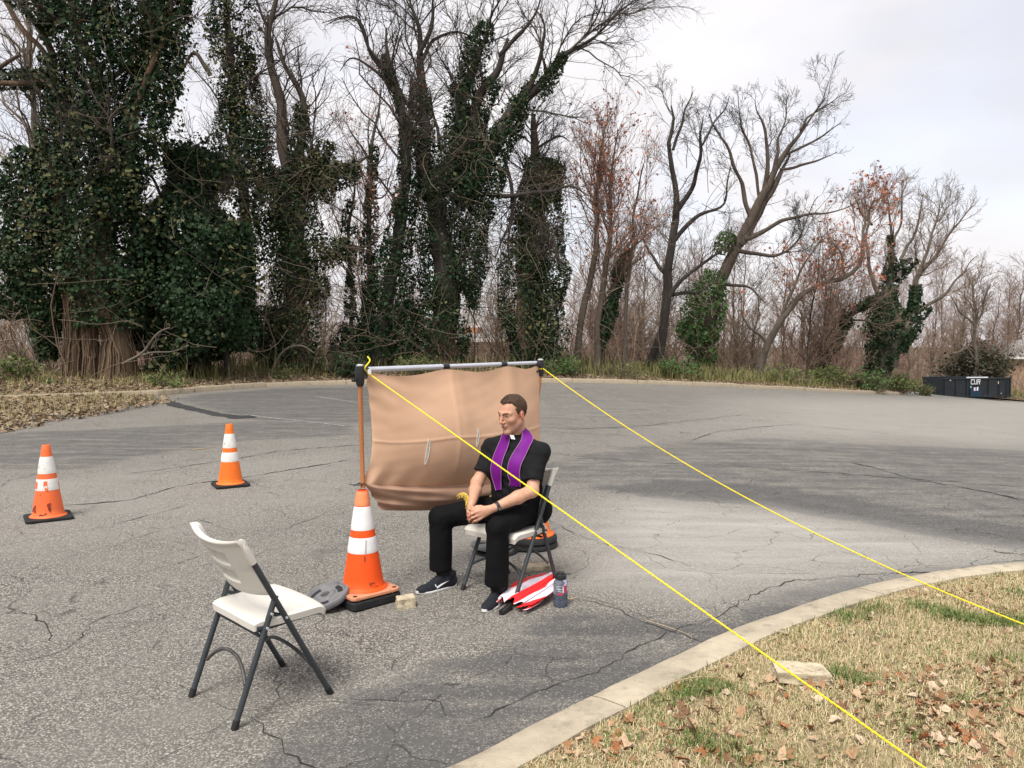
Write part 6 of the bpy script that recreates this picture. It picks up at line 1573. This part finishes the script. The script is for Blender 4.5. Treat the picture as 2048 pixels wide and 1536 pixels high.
# ---- body: one continuous skin
bd = Field((-.66, 4.50, .02), (.36, 5.34, 1.34), .0046)
bd.cap(PEL, CHEST, .10, .115, .05); SBL, SBR = SHL - Z * .045 - (SHL - CHEST) * [.08, .08, 0], SHR - Z * .045 - (SHR - CHEST) * [.08, .08, 0]; bd.cap(SBL, SBR, .035, .035, .04); bd.cap(HIPL, HIPR, .09, .09, .05)
bd.chain([HIPL, KNL, ANL], [.075, .052, .028], .03); bd.chain([HIPR, KNR, ANR], [.075, .052, .028], .03)
for an, t_ in ((ANL, Q(985, 1212, 4.66)), (ANR, Q(870, 1175, 5.0))): bd.cap(an - Z * .05, t_ + Z * .012, .026, .012, .02)
bd.cap(NECKB - Z * .04, hp(-.028, 0, -.06), .060, .054, .025)
bd.chain([SBL, ELL], [.040, .041], .02); bd.chain([ELL, ELL * .62 + WRL * .38, WRL], [.041, .0405, .0262], .02)
bd.chain([SBR, ELR], [.040, .041], .02); bd.chain([ELR, ELR * .62 + WRR * .38, WRR], [.041, .040, .0262], .02)
# head
S = HS
bd.ell(hp(-.012, 0, .030), HB, np.array([.100, .0755, .088]) * S, .01)
bd.ell(hp(.026, 0, -.03), HB, np.array([.064, .060, .088]) * S, .03)
for s in (-1, 1):
    bd.cap(hp(-.006, s * .053, -.050), hp(.062, s * .016, -.103), .021 * S, .017 * S, .028)
    bd.ell(hp(.055, s * .043, -.022), HB, np.array([.022, .020, .019]) * S, .022)
    bd.cap(hp(.087, s * .010, .026), hp(.064, s * .050, .024), .0115 * S, .0095 * S, .012)
bd.ell(hp(.077, 0, -.104), HB, np.array([.017, .019, .016]) * S, .018)
for s in (-1, 1): bd.ell(hp(.094, s * .031, .0115), HB, np.array([.0115, .017, .0105]) * S, .012, 'sub')
for s in (-1, 1): bd.ell(hp(.0672, s * .031, .007), HB, np.array([.0118, .0165, .0125]) * S, .010)
bd.cap(hp(.085, 0, .027), hp(.1125, 0, -.029), .0075 * S, .0105 * S, .012)
for s in (-1, 1): bd.ell(hp(.098, s * .0125, -.033), HB, np.array([.011, .0065, .0065]) * S, .007)
bd.ell(hp(.090, 0, -.055), HB, np.array([.0100, .021, .0062]) * S, .012); bd.ell(hp(.087, 0, -.0685), HB, np.array([.0112, .018, .0060]) * S, .012)
for s in (-1, 1):
    e = hp(-.014, s * .078, -.008)
    eB = np.array([unit(hf + s * hl * .45), unit(hl * s - hf * .35), hu]); eB[2] = unit(np.cross(eB[0], eB[1])) * (1 if s > 0 else 1)
    bd.ell(e, eB, np.array([.021, .0085, .034]) * S, .006); bd.ell(e + eB[1] * .010 * S + hf * .002, eB, np.array([.010, .006, .019]) * S, .004, 'sub')
# hands: left over right, fingers interlocked
r_ = .0082
def finger(pts, r0=.0088, r1=.0068): bd.chain([np.asarray(p) for p in pts], list(np.linspace(r0, r1, len(pts))), .0042)
lk_ = [Q(956, 1017.5, 4.672), Q(953.5, 1024, 4.660), Q(954, 1031.5, 4.660), Q(958, 1038, 4.668)]           # left knuckles, index .. little
for kq in lk_: bd.cap(WRL * .75 + kq * .25, kq, .019, .0112, .011)
finger([lk_[0], Q(946, 1021, 4.662), Q(939.5, 1027, 4.680), Q(937, 1033, 4.70)])
finger([lk_[1], Q(943.5, 1028, 4.655), Q(937, 1033.5, 4.675), Q(935.5, 1039, 4.70)])
finger([lk_[2], Q(944.5, 1035.5, 4.656), Q(939, 1040, 4.676), Q(939, 1044, 4.70)])
finger([lk_[3], Q(949, 1042, 4.663), Q(945, 1045.5, 4.685), Q(946, 1047, 4.71)], .0078, .006)
finger([WRL * .55 + lk_[0] * .45, Q(961, 1013.5, 4.690), Q(953.5, 1013.5, 4.688), Q(948, 1016.5, 4.684)], .0125, .0082)
rk_ = [Q(938.5, 1018, 4.735), Q(936.5, 1024, 4.735), Q(936.5, 1030, 4.74), Q(938.5, 1036, 4.75)]
for kq in rk_: bd.cap(WRR * .7 + kq * .3, kq, .019, .0112, .011)
for j, (x, y) in enumerate(((949, 1020.5), (948, 1028), (948.5, 1035.5), (951, 1041.5))):
    finger([rk_[j], rk_[j] * .55 + Q(x - 5, y, 4.69) * .45, Q(x - 3.5, y + .5, 4.678), Q(x + 4, y + 1.5, 4.674)], .0085, .0066)
finger([WRR * .6 + rk_[0] * .4, Q(943.5, 1013.5, 4.735), Q(946.5, 1016.5, 4.700), Q(948.5, 1021.5, 4.668), Q(949, 1024, 4.660)], .0120, .0080)
V, F = bd.mesh()
body = onp('body', V, F, M_SKIN, man, smooth=True)
def near(P, c, r): return np.exp(-(np.linalg.norm(P - c, axis=1) / r) ** 2)
fl = np.zeros(len(V))
for c, r, a in ((hp(.115, 0, -.03), .018, .5), (hp(.07, .045, -.03), .022, .14), (hp(.07, -.045, -.03), .022, .14), (hp(-.014, .082, -.005), .032, .9), (hp(-.014, -.082, -.005), .032, .9), (Q(942, 1034, 4.68), .035, .55), (Q(950, 1030, 4.67), .03, .35), (Q(948, 1022, 4.66), .012, .5)): fl = np.maximum(fl, a * near(V, c, r))
attr(body, 'flush', fl)
hl_ = (V - HC) @ HB.T / HS
lipm = np.exp(-((hl_[:, 2] + .0620) / .0085) ** 2) * np.exp(-(hl_[:, 1] / .022) ** 4) * (hl_[:, 0] > .07)
attr(body, 'lips', lipm * .55)
stub = np.clip((-.035 - hl_[:, 2]) / .03, 0, 1) * np.clip((hl_[:, 2] + .13) / .02, 0, 1) * (hl_[:, 0] > -.03) * (np.linalg.norm(V - HC, axis=1) < .17)
attr(body, 'stubble', stub * .38)
# eyes: narrow looking-down slits, brows; brow shade painted into thick lashes and darkened whites
M_EYEW = mat('shaded_eye_white', (.22, .18, .16), .4); M_DARK = mat('dark_lash', (.022, .014, .011), .7); M_BROW = mat('brow_hair', (.075, .046, .03), .8)
for s in (-1, 1):
    ec = hp(.0694, s * .031, .0078)
    mb = MB(); a = np.linspace(-1, 1, 11)
    mb.tube([ec + HS * (hf * (.0122 * math.sqrt(max(0, 1 - .55 * t * t)) + .0004) + hl * t * .0132 + hu * (-.0030 - .0012 * t * t + .0008)) for t in a], [.0009 + .0021 * (1 - t * t) for t in a], 6); mb.build('lash_shade', M_DARK, man, smooth=60)
    mb = MB(); mb.tube([ec + HS * (hf * (.0121 * math.sqrt(max(0, 1 - .55 * t * t))) + hl * t * .0115 + hu * -.0052) for t in a], [.0004 + .0011 * (1 - t * t) for t in a], 6); mb.build('eye', M_EYEW, man, smooth=60)
    mb = MB(); mb.tube([ec + HS * (hf * .0124 + hl * (t * .003) + hu * -.0049) for t in (-1, 0, 1)], [.0012, .0018, .0012], 6); mb.build('iris', M_DARK, man, smooth=60)
    mb = MB(); mb.tube([hp(.0975 - .0035 * (t + 1) - .0085 * (t + 1) ** 2 / 2 * 1.1, s * (.012 + .020 * (t + 1)), .0245 + .0045 * (1 - (t - .2) ** 2) - (.004 if t < -.6 else 0)) for t in np.linspace(-1, 1, 9)], [.0022, .0032, .0034, .0034, .0032, .0030, .0026, .002, .001], 6, flat=1.0); mb.build('eyebrow', M_BROW, man, smooth=60)

mb = MB(); mb.tube([hp(.1035 - .0085 * t * t, t * .0205, -.0620 - .0045 * t * t) - hf * .0016 for t in np.linspace(-1, 1, 9)], [.0006, .0011, .0014, .0015, .0015, .0015, .0014, .0011, .0006], 6); mb.build('mouth', mat('mouth_line', (.16, .055, .045), .6), man, smooth=60)
# ---- hair: short back and sides, receding at the temples
hr = Field(HC - .16, HC + .17, .0036)
def hairfn(P):
    q = ((P - HC.astype(np.float32)) @ HB.T.astype(np.float32)) / HS
    f, l, u = q[..., 0], q[..., 1], q[..., 2]
    e = np.stack([f + .012, l, u - .030], -1); rr = np.array([.1055, .0800, .0955])
    k0 = np.linalg.norm(e / rr, axis=-1); k1 = np.linalg.norm(e / rr ** 2, axis=-1) + 1e-9
    d = k0 * (k0 - 1) / k1
    thin = .006 * np.clip((.055 - u) / .10, 0, 1)                   # clipped close at the sides and nape
    d = d + thin
    al = np.abs(l)
    front = .066 - .030 * np.clip(al / .05, 0, 1) ** 1.6 * 1.0 + .006 * np.cos(l * 70) * (al < .03)   # hairline: f must stay behind this, by height
    line = f - (front + (u - .085) * .55)
    temple = np.where(u < .055, f - (.012 - .26 * (u - .055) * 0 + .02 * np.clip((u - .02) / .04, 0, 1)), line)
    d = np.maximum(d, np.where(u < .05, f - (.016 + .35 * np.clip(u, -.1, .05)), line) )
    side = -(u + .028 + .030 * np.clip(f / .03 + .3, -1, 1) * -1 * 0 + np.clip(-f - .02, 0, .1) * .55 - .012)    # lower limit, dropping to the nape
    d = np.maximum(d, side)
    earc = np.sqrt((f + .012) ** 2 + (u + .004) ** 2) - .026
    d = np.maximum(d, np.where(al > .05, -earc, -1))
    return d * HS
hr.put(hairfn, HC - .15, HC + .16, .003)
V, F = hr.mesh(lambda P: .0016 * wavenoise(P, 160, 3, 2) + .0012 * wavenoise(P, 60, 5))
hair = onp('hair', V, F, M_HAIR, man, smooth=True)
g = np.random.default_rng(3); k = g.integers(0, len(V), 5200); B = V[k]; out = unit(B - hp(-.012, 0, .02))
comb = unit(out * .12 + hf * .75 * (out @ hu > .35)[:, None] + hl * g.normal(0, .25, (len(k), 1)) - hu * .45 * (out @ hu < .35)[:, None] + g.normal(0, .18, (len(k), 3)))
sd = unit(np.cross(comb, g.normal(size=(len(k), 3)))) * .0011; Lh = g.uniform(.006, .012, len(k))[:, None]
VV = np.stack([B - sd, B + sd, B + comb * Lh], 1).reshape(-1, 3)
onp('hair_strands', VV, np.arange(len(k) * 3).reshape(-1, 3), M_HAIR, hair)

# ---- shirt
sh = Field((-.36, 4.72, .44), (.36, 5.38, 1.10), .0056)
BW = np.array([Fm, Lm, Z])
sh.cap(PEL + Z * .02 + .05 * Lm, CHEST + .055 * Lm - Z * .02, .125, .118, .04); sh.cap(PEL + Z * .02 - .05 * Lm, CHEST - .055 * Lm - Z * .02, .125, .118, .04)
sh.ell(PEL * .62 + CHEST * .38 + .055 * Fm, BW, [.115, .150, .125], .05)
sh.ell(CHEST + .02 * Fm + Z * .01, BW, [.108, .185, .125], .04)
sh.cap(SHL - Z * .026, SHR - Z * .026, .056, .056, .06)
for S0 in (SHL, SHR): sh.cap(NECKB + Z * .004, S0 - Z * .026, .056, .044, .06)
sh.cap(NECKB - Z * .03, NECKB + Z * .012, .078, .067, .05)
for s_, S0, E0 in ((1, SHL, ELL), (-1, SHR, ELR)):
    hem = S0 + (E0 - S0) * (.76 if s_ > 0 else .72); dr = unit(unit(E0 - S0) + np.array([0, 0, 0]))
    sh.cap(S0 - Z * .030 - (S0 - CHEST) * [.04, .04, 0], S0 + (E0 - S0) * .95, .052, .062, .06, cut=[(hem, dr)])
def wr(P):
    q = np.c_[P @ Lm, P @ Fm, P[:, 2]]
    a = wavenoise(q * [1, 1, 2.6] + np.c_[P[:, 2] * .6, q[:, 0] * 0, q[:, 0] * .8], 13, 5, 2)
    low = np.clip((.80 - P[:, 2]) / .25, 0, 1)
    return .0060 * a + .004 * wavenoise(q * [1, 1, .5], 26, 14) + .007 * low * np.sin(62 * P[:, 2] + 9 * q[:, 0] + 2.2 * wavenoise(q, 7, 8)) * (wavenoise(q, 5, 9) > -.2) * .7
V, F = sh.mesh(wr)
onp('shirt', V, F, M_BLACK, man, smooth=True)
def hug(P, off):
    P = np.array(P, float)
    for _ in range(14):
        d = sh.at(P); e = 1e-3
        gr = np.stack([sh.at(P + e * np.eye(3)[i]) - sh.at(P - e * np.eye(3)[i]) for i in range(3)], -1) / (2 * e)
        P = P - unit(gr) * (d - off)[:, None] * .8
    return P
# collar band and white tab
nd = unit(hp(-.028, 0, -.06) - NECKB); n1 = unit(Fm * 1.0 + hf * .3 - nd * ((Fm + .3 * hf) @ nd)); n2 = np.cross(nd, n1)
cz = NECKB + nd * .030 + n1 * .004
rows = []
for t, r in ((-.026, .080), (-.006, .0725), (.014, .0665), (.030, .0635), (.031, .059), (.0, .059)):
    rows.append(np.array([cz + nd * (t - .012 * math.cos(a)) + r * (math.cos(a) * n1 * 1.05 + math.sin(a) * n2) for a in np.linspace(0, 6.283, 49)[:-1]]))
onp('collar', np.array(rows).reshape(-1, 3), grid_faces(6, 48, True), M_BLACK, man, smooth=True)
tabd = unit(Q(1026, 872, 4.9) - cz); ta0 = math.atan2(tabd @ n2, tabd @ n1)
rows = [np.array([cz + nd * (t - .012 * math.cos(a)) + (r + .0016) * (math.cos(a) * n1 * 1.05 + math.sin(a) * n2) for a in np.linspace(ta0 - .22, ta0 + .22, 7)]) for t, r in ((-.005, .0728), (.014, .0672), (.0295, .0642))]
tb = hug(np.array([at(1019.5 + 8 * i / 6 + 3.0 * j / 3, 869.5 + 1.0 * i / 6 + 8.5 * j / 3, 4.86) for j in range(4) for i in range(7)]), .004)
onp('collar_tab', tb, grid_faces(4, 7), mat('white_collar_tab', (.80, .80, .80), .5), man, smooth=True)

# ---- stole
def band(name, pts, wpx, m=M_PURPLE, free=(), off=.009, tail=None):
    """ribbon traced by its centre line in the photo, laid over the shirt"""
    T = np.array(pts, float); C = resample(T, 46)
    C2 = resample(np.c_[T[:, :2], np.zeros(len(T))], 46)
    tn = unit(np.gradient(C[:, :2], axis=0)); pr = np.c_[-tn[:, 1], tn[:, 0]]
    across = np.linspace(-.5, .5, 11); W = np.interp(np.linspace(0, 1, 46), np.linspace(0, 1, len(wpx)), wpx)
    C3 = hug(np.array([at(*c) for c in C]), off)
    tn3 = unit(np.gradient(C3, axis=0)); e = 1e-3
    nr = unit(np.stack([sh.at(C3 + e * np.eye(3)[i]) - sh.at(C3 - e * np.eye(3)[i]) for i in range(3)], -1))
    for _ in range(6): nr[1:-1] = unit(nr[:-2] + nr[1:-1] + nr[2:])
    ac = unit(np.cross(tn3, nr)); ac *= np.sign(ac @ np.array([1., 0, 0]))[:, None]
    H = C3[:, None] + ac[:, None] * across[None, :, None] * (W / FPX * C[:, 2])[:, None, None]
    Hh = hug(H.reshape(-1, 3), off).reshape(46, 11, 3); H = H * .25 + Hh * .75
    for _ in range(8): H[1:-1] = (H[:-2] + 2 * H[1:-1] + H[2:]) / 4
    H = H + (.003 * wavenoise(H.reshape(-1, 3), 16, 4)).reshape(46, 11, 1) * Fm
    o = onp(name, H.reshape(-1, 3), grid_faces(46, 11), m, man, smooth=True)
    for e in (0, 10): MB().tube(H[:, e] + Fm * .001, .0019, 5).build('piping', M_PIPING, o, smooth=80)
    return H
H1 = band('stole', [(1030, 852, 5.10), (1016, 861, 5.03), (1006, 876, 4.98), (994, 899, 4.95), (986, 925, 4.93), (981, 950, 4.92), (981, 968, 4.92), (984, 981, 4.92)], [18, 22, 27, 29, 30, 31, 28, 16])
H2 = band('stole', [(1034, 842, 5.10), (1048, 848, 5.05), (1058, 858, 5.0), (1056, 874, 4.95), (1042, 900, 4.90), (1028, 928, 4.87), (1023, 955, 4.85), (1020, 982, 4.84)], [20, 22, 24, 26, 27, 27, 26, 25])
# the end thrown over the right thigh, with a gold fringe
th = unit(KNR - HIPR); c0 = HIPR * .42 + KNR * .58
rows = []
for i, a in enumerate(np.linspace(-.2, 1.25, 9)):
    dirn = unit(Z * math.cos(a) + np.cross(th, Z) * math.sin(a) * -1)
    rows.append([c0 + th * (s * .04 - .045) + dirn * .085 for s in (-1, -.3, .4, 1)])
onp('stole_end', np.array(rows).reshape(-1, 3), grid_faces(9, 4), M_PURPLE, man, smooth=True)
fr = MB()
e0, e1 = [Q(x, y, d) for x, y, d in ((919, 988, 4.93), (928, 986, 4.91), (934, 990, 4.89), (937, 999, 4.87), (938, 1012, 4.84))], None
e0 = resample(np.array(e0), 26)
for i, p in enumerate(e0):
    d = unit(np.array([-.42, -.25, -.35]) + g.normal(0, .12, 3)); fr.tube([p, p + d * .016, p + d * .026 + [0, 0, -.012]], [.0026, .0022, .0014], 5)
fr.tube(e0, .0038, 6)
fr.build('gold_fringe', mat('gold_fringe', (.62, .43, .06), .6, var=.25, scale=60), man, smooth=70)
MB().lathe([(.0015, -.006), (.0065, -.005), (.0065, .005), (.0015, .006)], Q(981, 992, 4.80), 12, cap=False).build('stole_tassel', mat('brass', (.5, .36, .14), .35, metal=.7), man, smooth=60)

# ---- trousers
tr = Field((-.66, 4.52, .09), (.36, 5.36, .70), .006)
tr.cap(HIPL + Fm * -.03, HIPR + Fm * -.03, .125, .125, .05)
HEML = Q(993, 1168, 4.745); HEMR = Q(881, 1138, 5.035)
for Hp, Kn, hem in ((HIPL, KNL, HEML), (HIPR, KNR, HEMR)):
    tr.cap(Hp + Z * .01, Kn - Z * .004, .098, .074, .035)
    sd_ = unit(hem - Kn)
    tr.cap(Kn - Z * .004 + Fm * .002, hem + sd_ * .08, .0725, .074, .022, cut=[(hem, sd_)])
def wt(P):
    q = P * [1, 1, 1]; a = wavenoise(q * [1, 1, .5], 16, 15, 2)
    crs = np.maximum(0, 1 - np.abs(np.abs((P - KNL) @ Lm) ) / .006) * ((P - KNL) @ Fm > .03) * (np.linalg.norm(P - KNL, axis=1) < .42) + np.maximum(0, 1 - np.abs((P - KNR) @ Lm) / .006) * ((P - KNR) @ Fm > .03) * (np.linalg.norm(P - KNR, axis=1) < .42)
    kn = np.exp(-(np.minimum(np.linalg.norm(P - KNL, axis=1), np.linalg.norm(P - KNR, axis=1)) / .12) ** 2)
    cr = np.exp(-((P[:, 2] - .22) / .07) ** 2)
    return .0035 * np.clip(crs, 0, 1) + .0042 * a + .0050 * kn * wavenoise(q * [1, 1, 1.6], 24, 2) + .0030 * cr * wavenoise(q, 20, 6)
V, F = tr.mesh(wt)
onp('trousers', V, F, M_TROUS, man, smooth=True)

# ---- shoes
M_SHOE = mat('black_knit_shoe', (.013, .016, .022), .8, var=.3, scale=40, bump=.3, bscale=420, spec=.25)
M_SOLE = mat('white_foam_sole', (.72, .72, .71), .6, var=.05)
M_LOGO = mat('white_logo', (.80, .80, .80), .5)
M_SOCK = mat('black_sock', (.010, .010, .011), .9, bump=.3, bscale=300)
def shoe(heel, toe, an, tag_side, hemc):
    heel = np.array([heel[0], heel[1], 0]); toe = np.array([toe[0], toe[1], 0]); L = np.linalg.norm(toe - heel); f = (toe - heel) / L; l = np.array([-f[1], f[0], 0])
    n = 40; s = np.linspace(0, 1, n)
    half = .045 * np.sqrt(np.clip(1 - (np.clip((.5 - s) / .5, 0, 1)) ** 2.6, 0, 1)) * (.80 + .30 * np.exp(-((s - .68) / .22) ** 2)); half *= np.sqrt(np.clip(1 - np.clip((s - .62) / .385, 0, 1) ** 2.3, .0, 1)); half = np.maximum(half, .004)
    toesp = .010 * np.clip((s - .75) / .25, 0, 1) ** 2
    def pt(si, a, z, w=1.0): return heel + f * si * L + l * a * w + Z * z
    # sole: slab following the outline, toe spring
    rows = []
    for z0, z1, w in ((.002, .002, .93), (.002, .008, 1.02), (.0, .015, 1.045), (.0, .019, 1.02), (.0, .019, .5)):
        zz = np.where(s < .35, z1 + (z1 > .012) * .006 * (1 - s / .35), z1)
        ring = [pt(s[i], half[i] * w, zz[i] * (1 if z1 > .003 else 1) + toesp[i]) for i in range(n)] + [pt(s[i], -half[i] * w, zz[i] + toesp[i]) for i in range(n - 1, -1, -1)]
        rows.append(ring)
    mb = MB(); R_ = np.array(rows); mb.add(R_.reshape(-1, 3), [tuple(x) for x in grid_faces(5, 2 * n, True)] + [tuple(range(2 * n))[::-1]])
    sole = None
    up = Field(np.minimum(heel, toe) - [.07, .07, -.01], np.maximum(heel, toe) + [.07, .07, .17], .0036)
    B3 = np.array([f, l, Z])
    up.ell(pt(.72, 0, .022), B3, [L * .275, .044, .036], .02); up.ell(pt(.45, 0, .030), B3, [L * .26, .037, .046], .025); up.ell(pt(.19, 0, .038), B3, [L * .18, .034, .050], .025)
    up.cap(pt(.30, 0, .06), pt(.24, 0, .100), .036, .034, .03); up.cap(pt(.08, 0, .05), pt(.06, 0, .098), .020, .014, .025)
    up.cap(pt(.62, 0, .045), pt(.36, 0, .09), .022, .026, .02)
    V, F = up.mesh(lambda P: .0006 * wavenoise(P, 120, 3)); keep = V[F][:, :, 2].mean(1) > .016
    sh_ = onp('shoe', V, F[keep], M_SHOE, man, smooth=True)
    mb.build('sole', M_SOLE, sh_, smooth=50)
    # swoosh: a tapering curved tick on the flank
    ts = np.linspace(0, 1, 15)
    ctr = [(.46 - .02 + .0, .030)]
    xs = .575 - .32 * ts; zs_ = .034 + .034 * ts ** 1.15 + .0
    wd = .0062 * np.sin(math.pi * np.clip(ts * .62 + .36, 0, 1)) ** 1.2 * (1 - ts ** 2 * .8)
    hook = [(.565, .045), (.585, .035), (.572, .028)]
    def proj_flank(si, z):
        p = pt(si, tag_side * .055, z); 
        for _ in range(30):
            d = up.at(p[None])[0] - .0015
            if d < .0002: break
            p = p - l * tag_side * max(d, .0002) * .8
        return p
    upv = [proj_flank(x, z + w) for x, z, w in zip(xs, zs_, wd)]; lov = [proj_flank(x, z - w) for x, z, w in zip(xs, zs_, wd)]
    VV = np.array(upv + lov); onp('logo', VV, np.array([(i, 15 + i, 16 + i, i + 1) for i in range(14)]), M_LOGO, sh_)
    hk = np.array([proj_flank(x, z) for x, z in ((.575, .040), (.595, .040), (.603, .052), (.590, .058))]); onp('logo', hk, [(0, 1, 2, 3)], M_LOGO, sh_)
    for i in range(5):                                              # laces
        q0, q1 = .62 - i * .055, .60 - i * .055
        pts = []
        for t in np.linspace(-1, 1, 9):
            p = pt(q0 * (1 - (t + 1) / 2) + q1 * (t + 1) / 2, t * .021, .13)
            for _ in range(40):
                d = up.at(p[None])[0] - .002
                if d < .0003: break
                p = p - Z * d * .8
            pts.append(p)
        MB().tube(pts, .0022, 5).build('lace', M_DARK, sh_, smooth=80)
    MB().tube([pt(.13, 0, .09), an + (hemc - an) * .3, hemc + Z * .04], [.038, .046, .052], 16).build('sock', M_SOCK, man, smooth=60)
hL, tL = gp(1011, 1192), gp(967, 1228); hR, tR = gp(913, 1172), gp(832, 1190)
shoe(hL, tL, ANL, 1, HEML); shoe(hR, tR, ANR, 1, HEMR)

# ---- watch
wd_ = unit(WRL - ELL); wc = WRL - wd_ * .022; s1 = unit(np.cross(wd_, Z)); s2 = np.cross(s1, wd_)
rows = [[wc + wd_ * t + r * (math.cos(a) * s1 + math.sin(a) * s2) for a in np.linspace(0, 6.283, 33)[:-1]] for t, r in ((-.011, .0290), (-.010, .0312), (.010, .0306), (.011, .0285))]
wo = onp('watch', np.array(rows).reshape(-1, 3), grid_faces(4, 32, True), M_BLK, man, smooth=True)
tow = np.array([.25, -.9, -.25]); tow = unit(tow - wd_ * (tow @ wd_)); Rw = np.array([wd_, np.cross(tow, wd_), tow]).T
MB().lathe([(.0135, 0), (.0145, .003), (.0135, .006), (.011, .0065)], wc + tow * .0295, 24, Rw).build('watch_case', M_BLK, wo, smooth=40)
MB().lathe([(.0108, .0066), (.0105, .0069)], wc + tow * .0295, 24, Rw).build('watch_face', mat('watch_face', (.16, .17, .19), .2), wo, smooth=40)
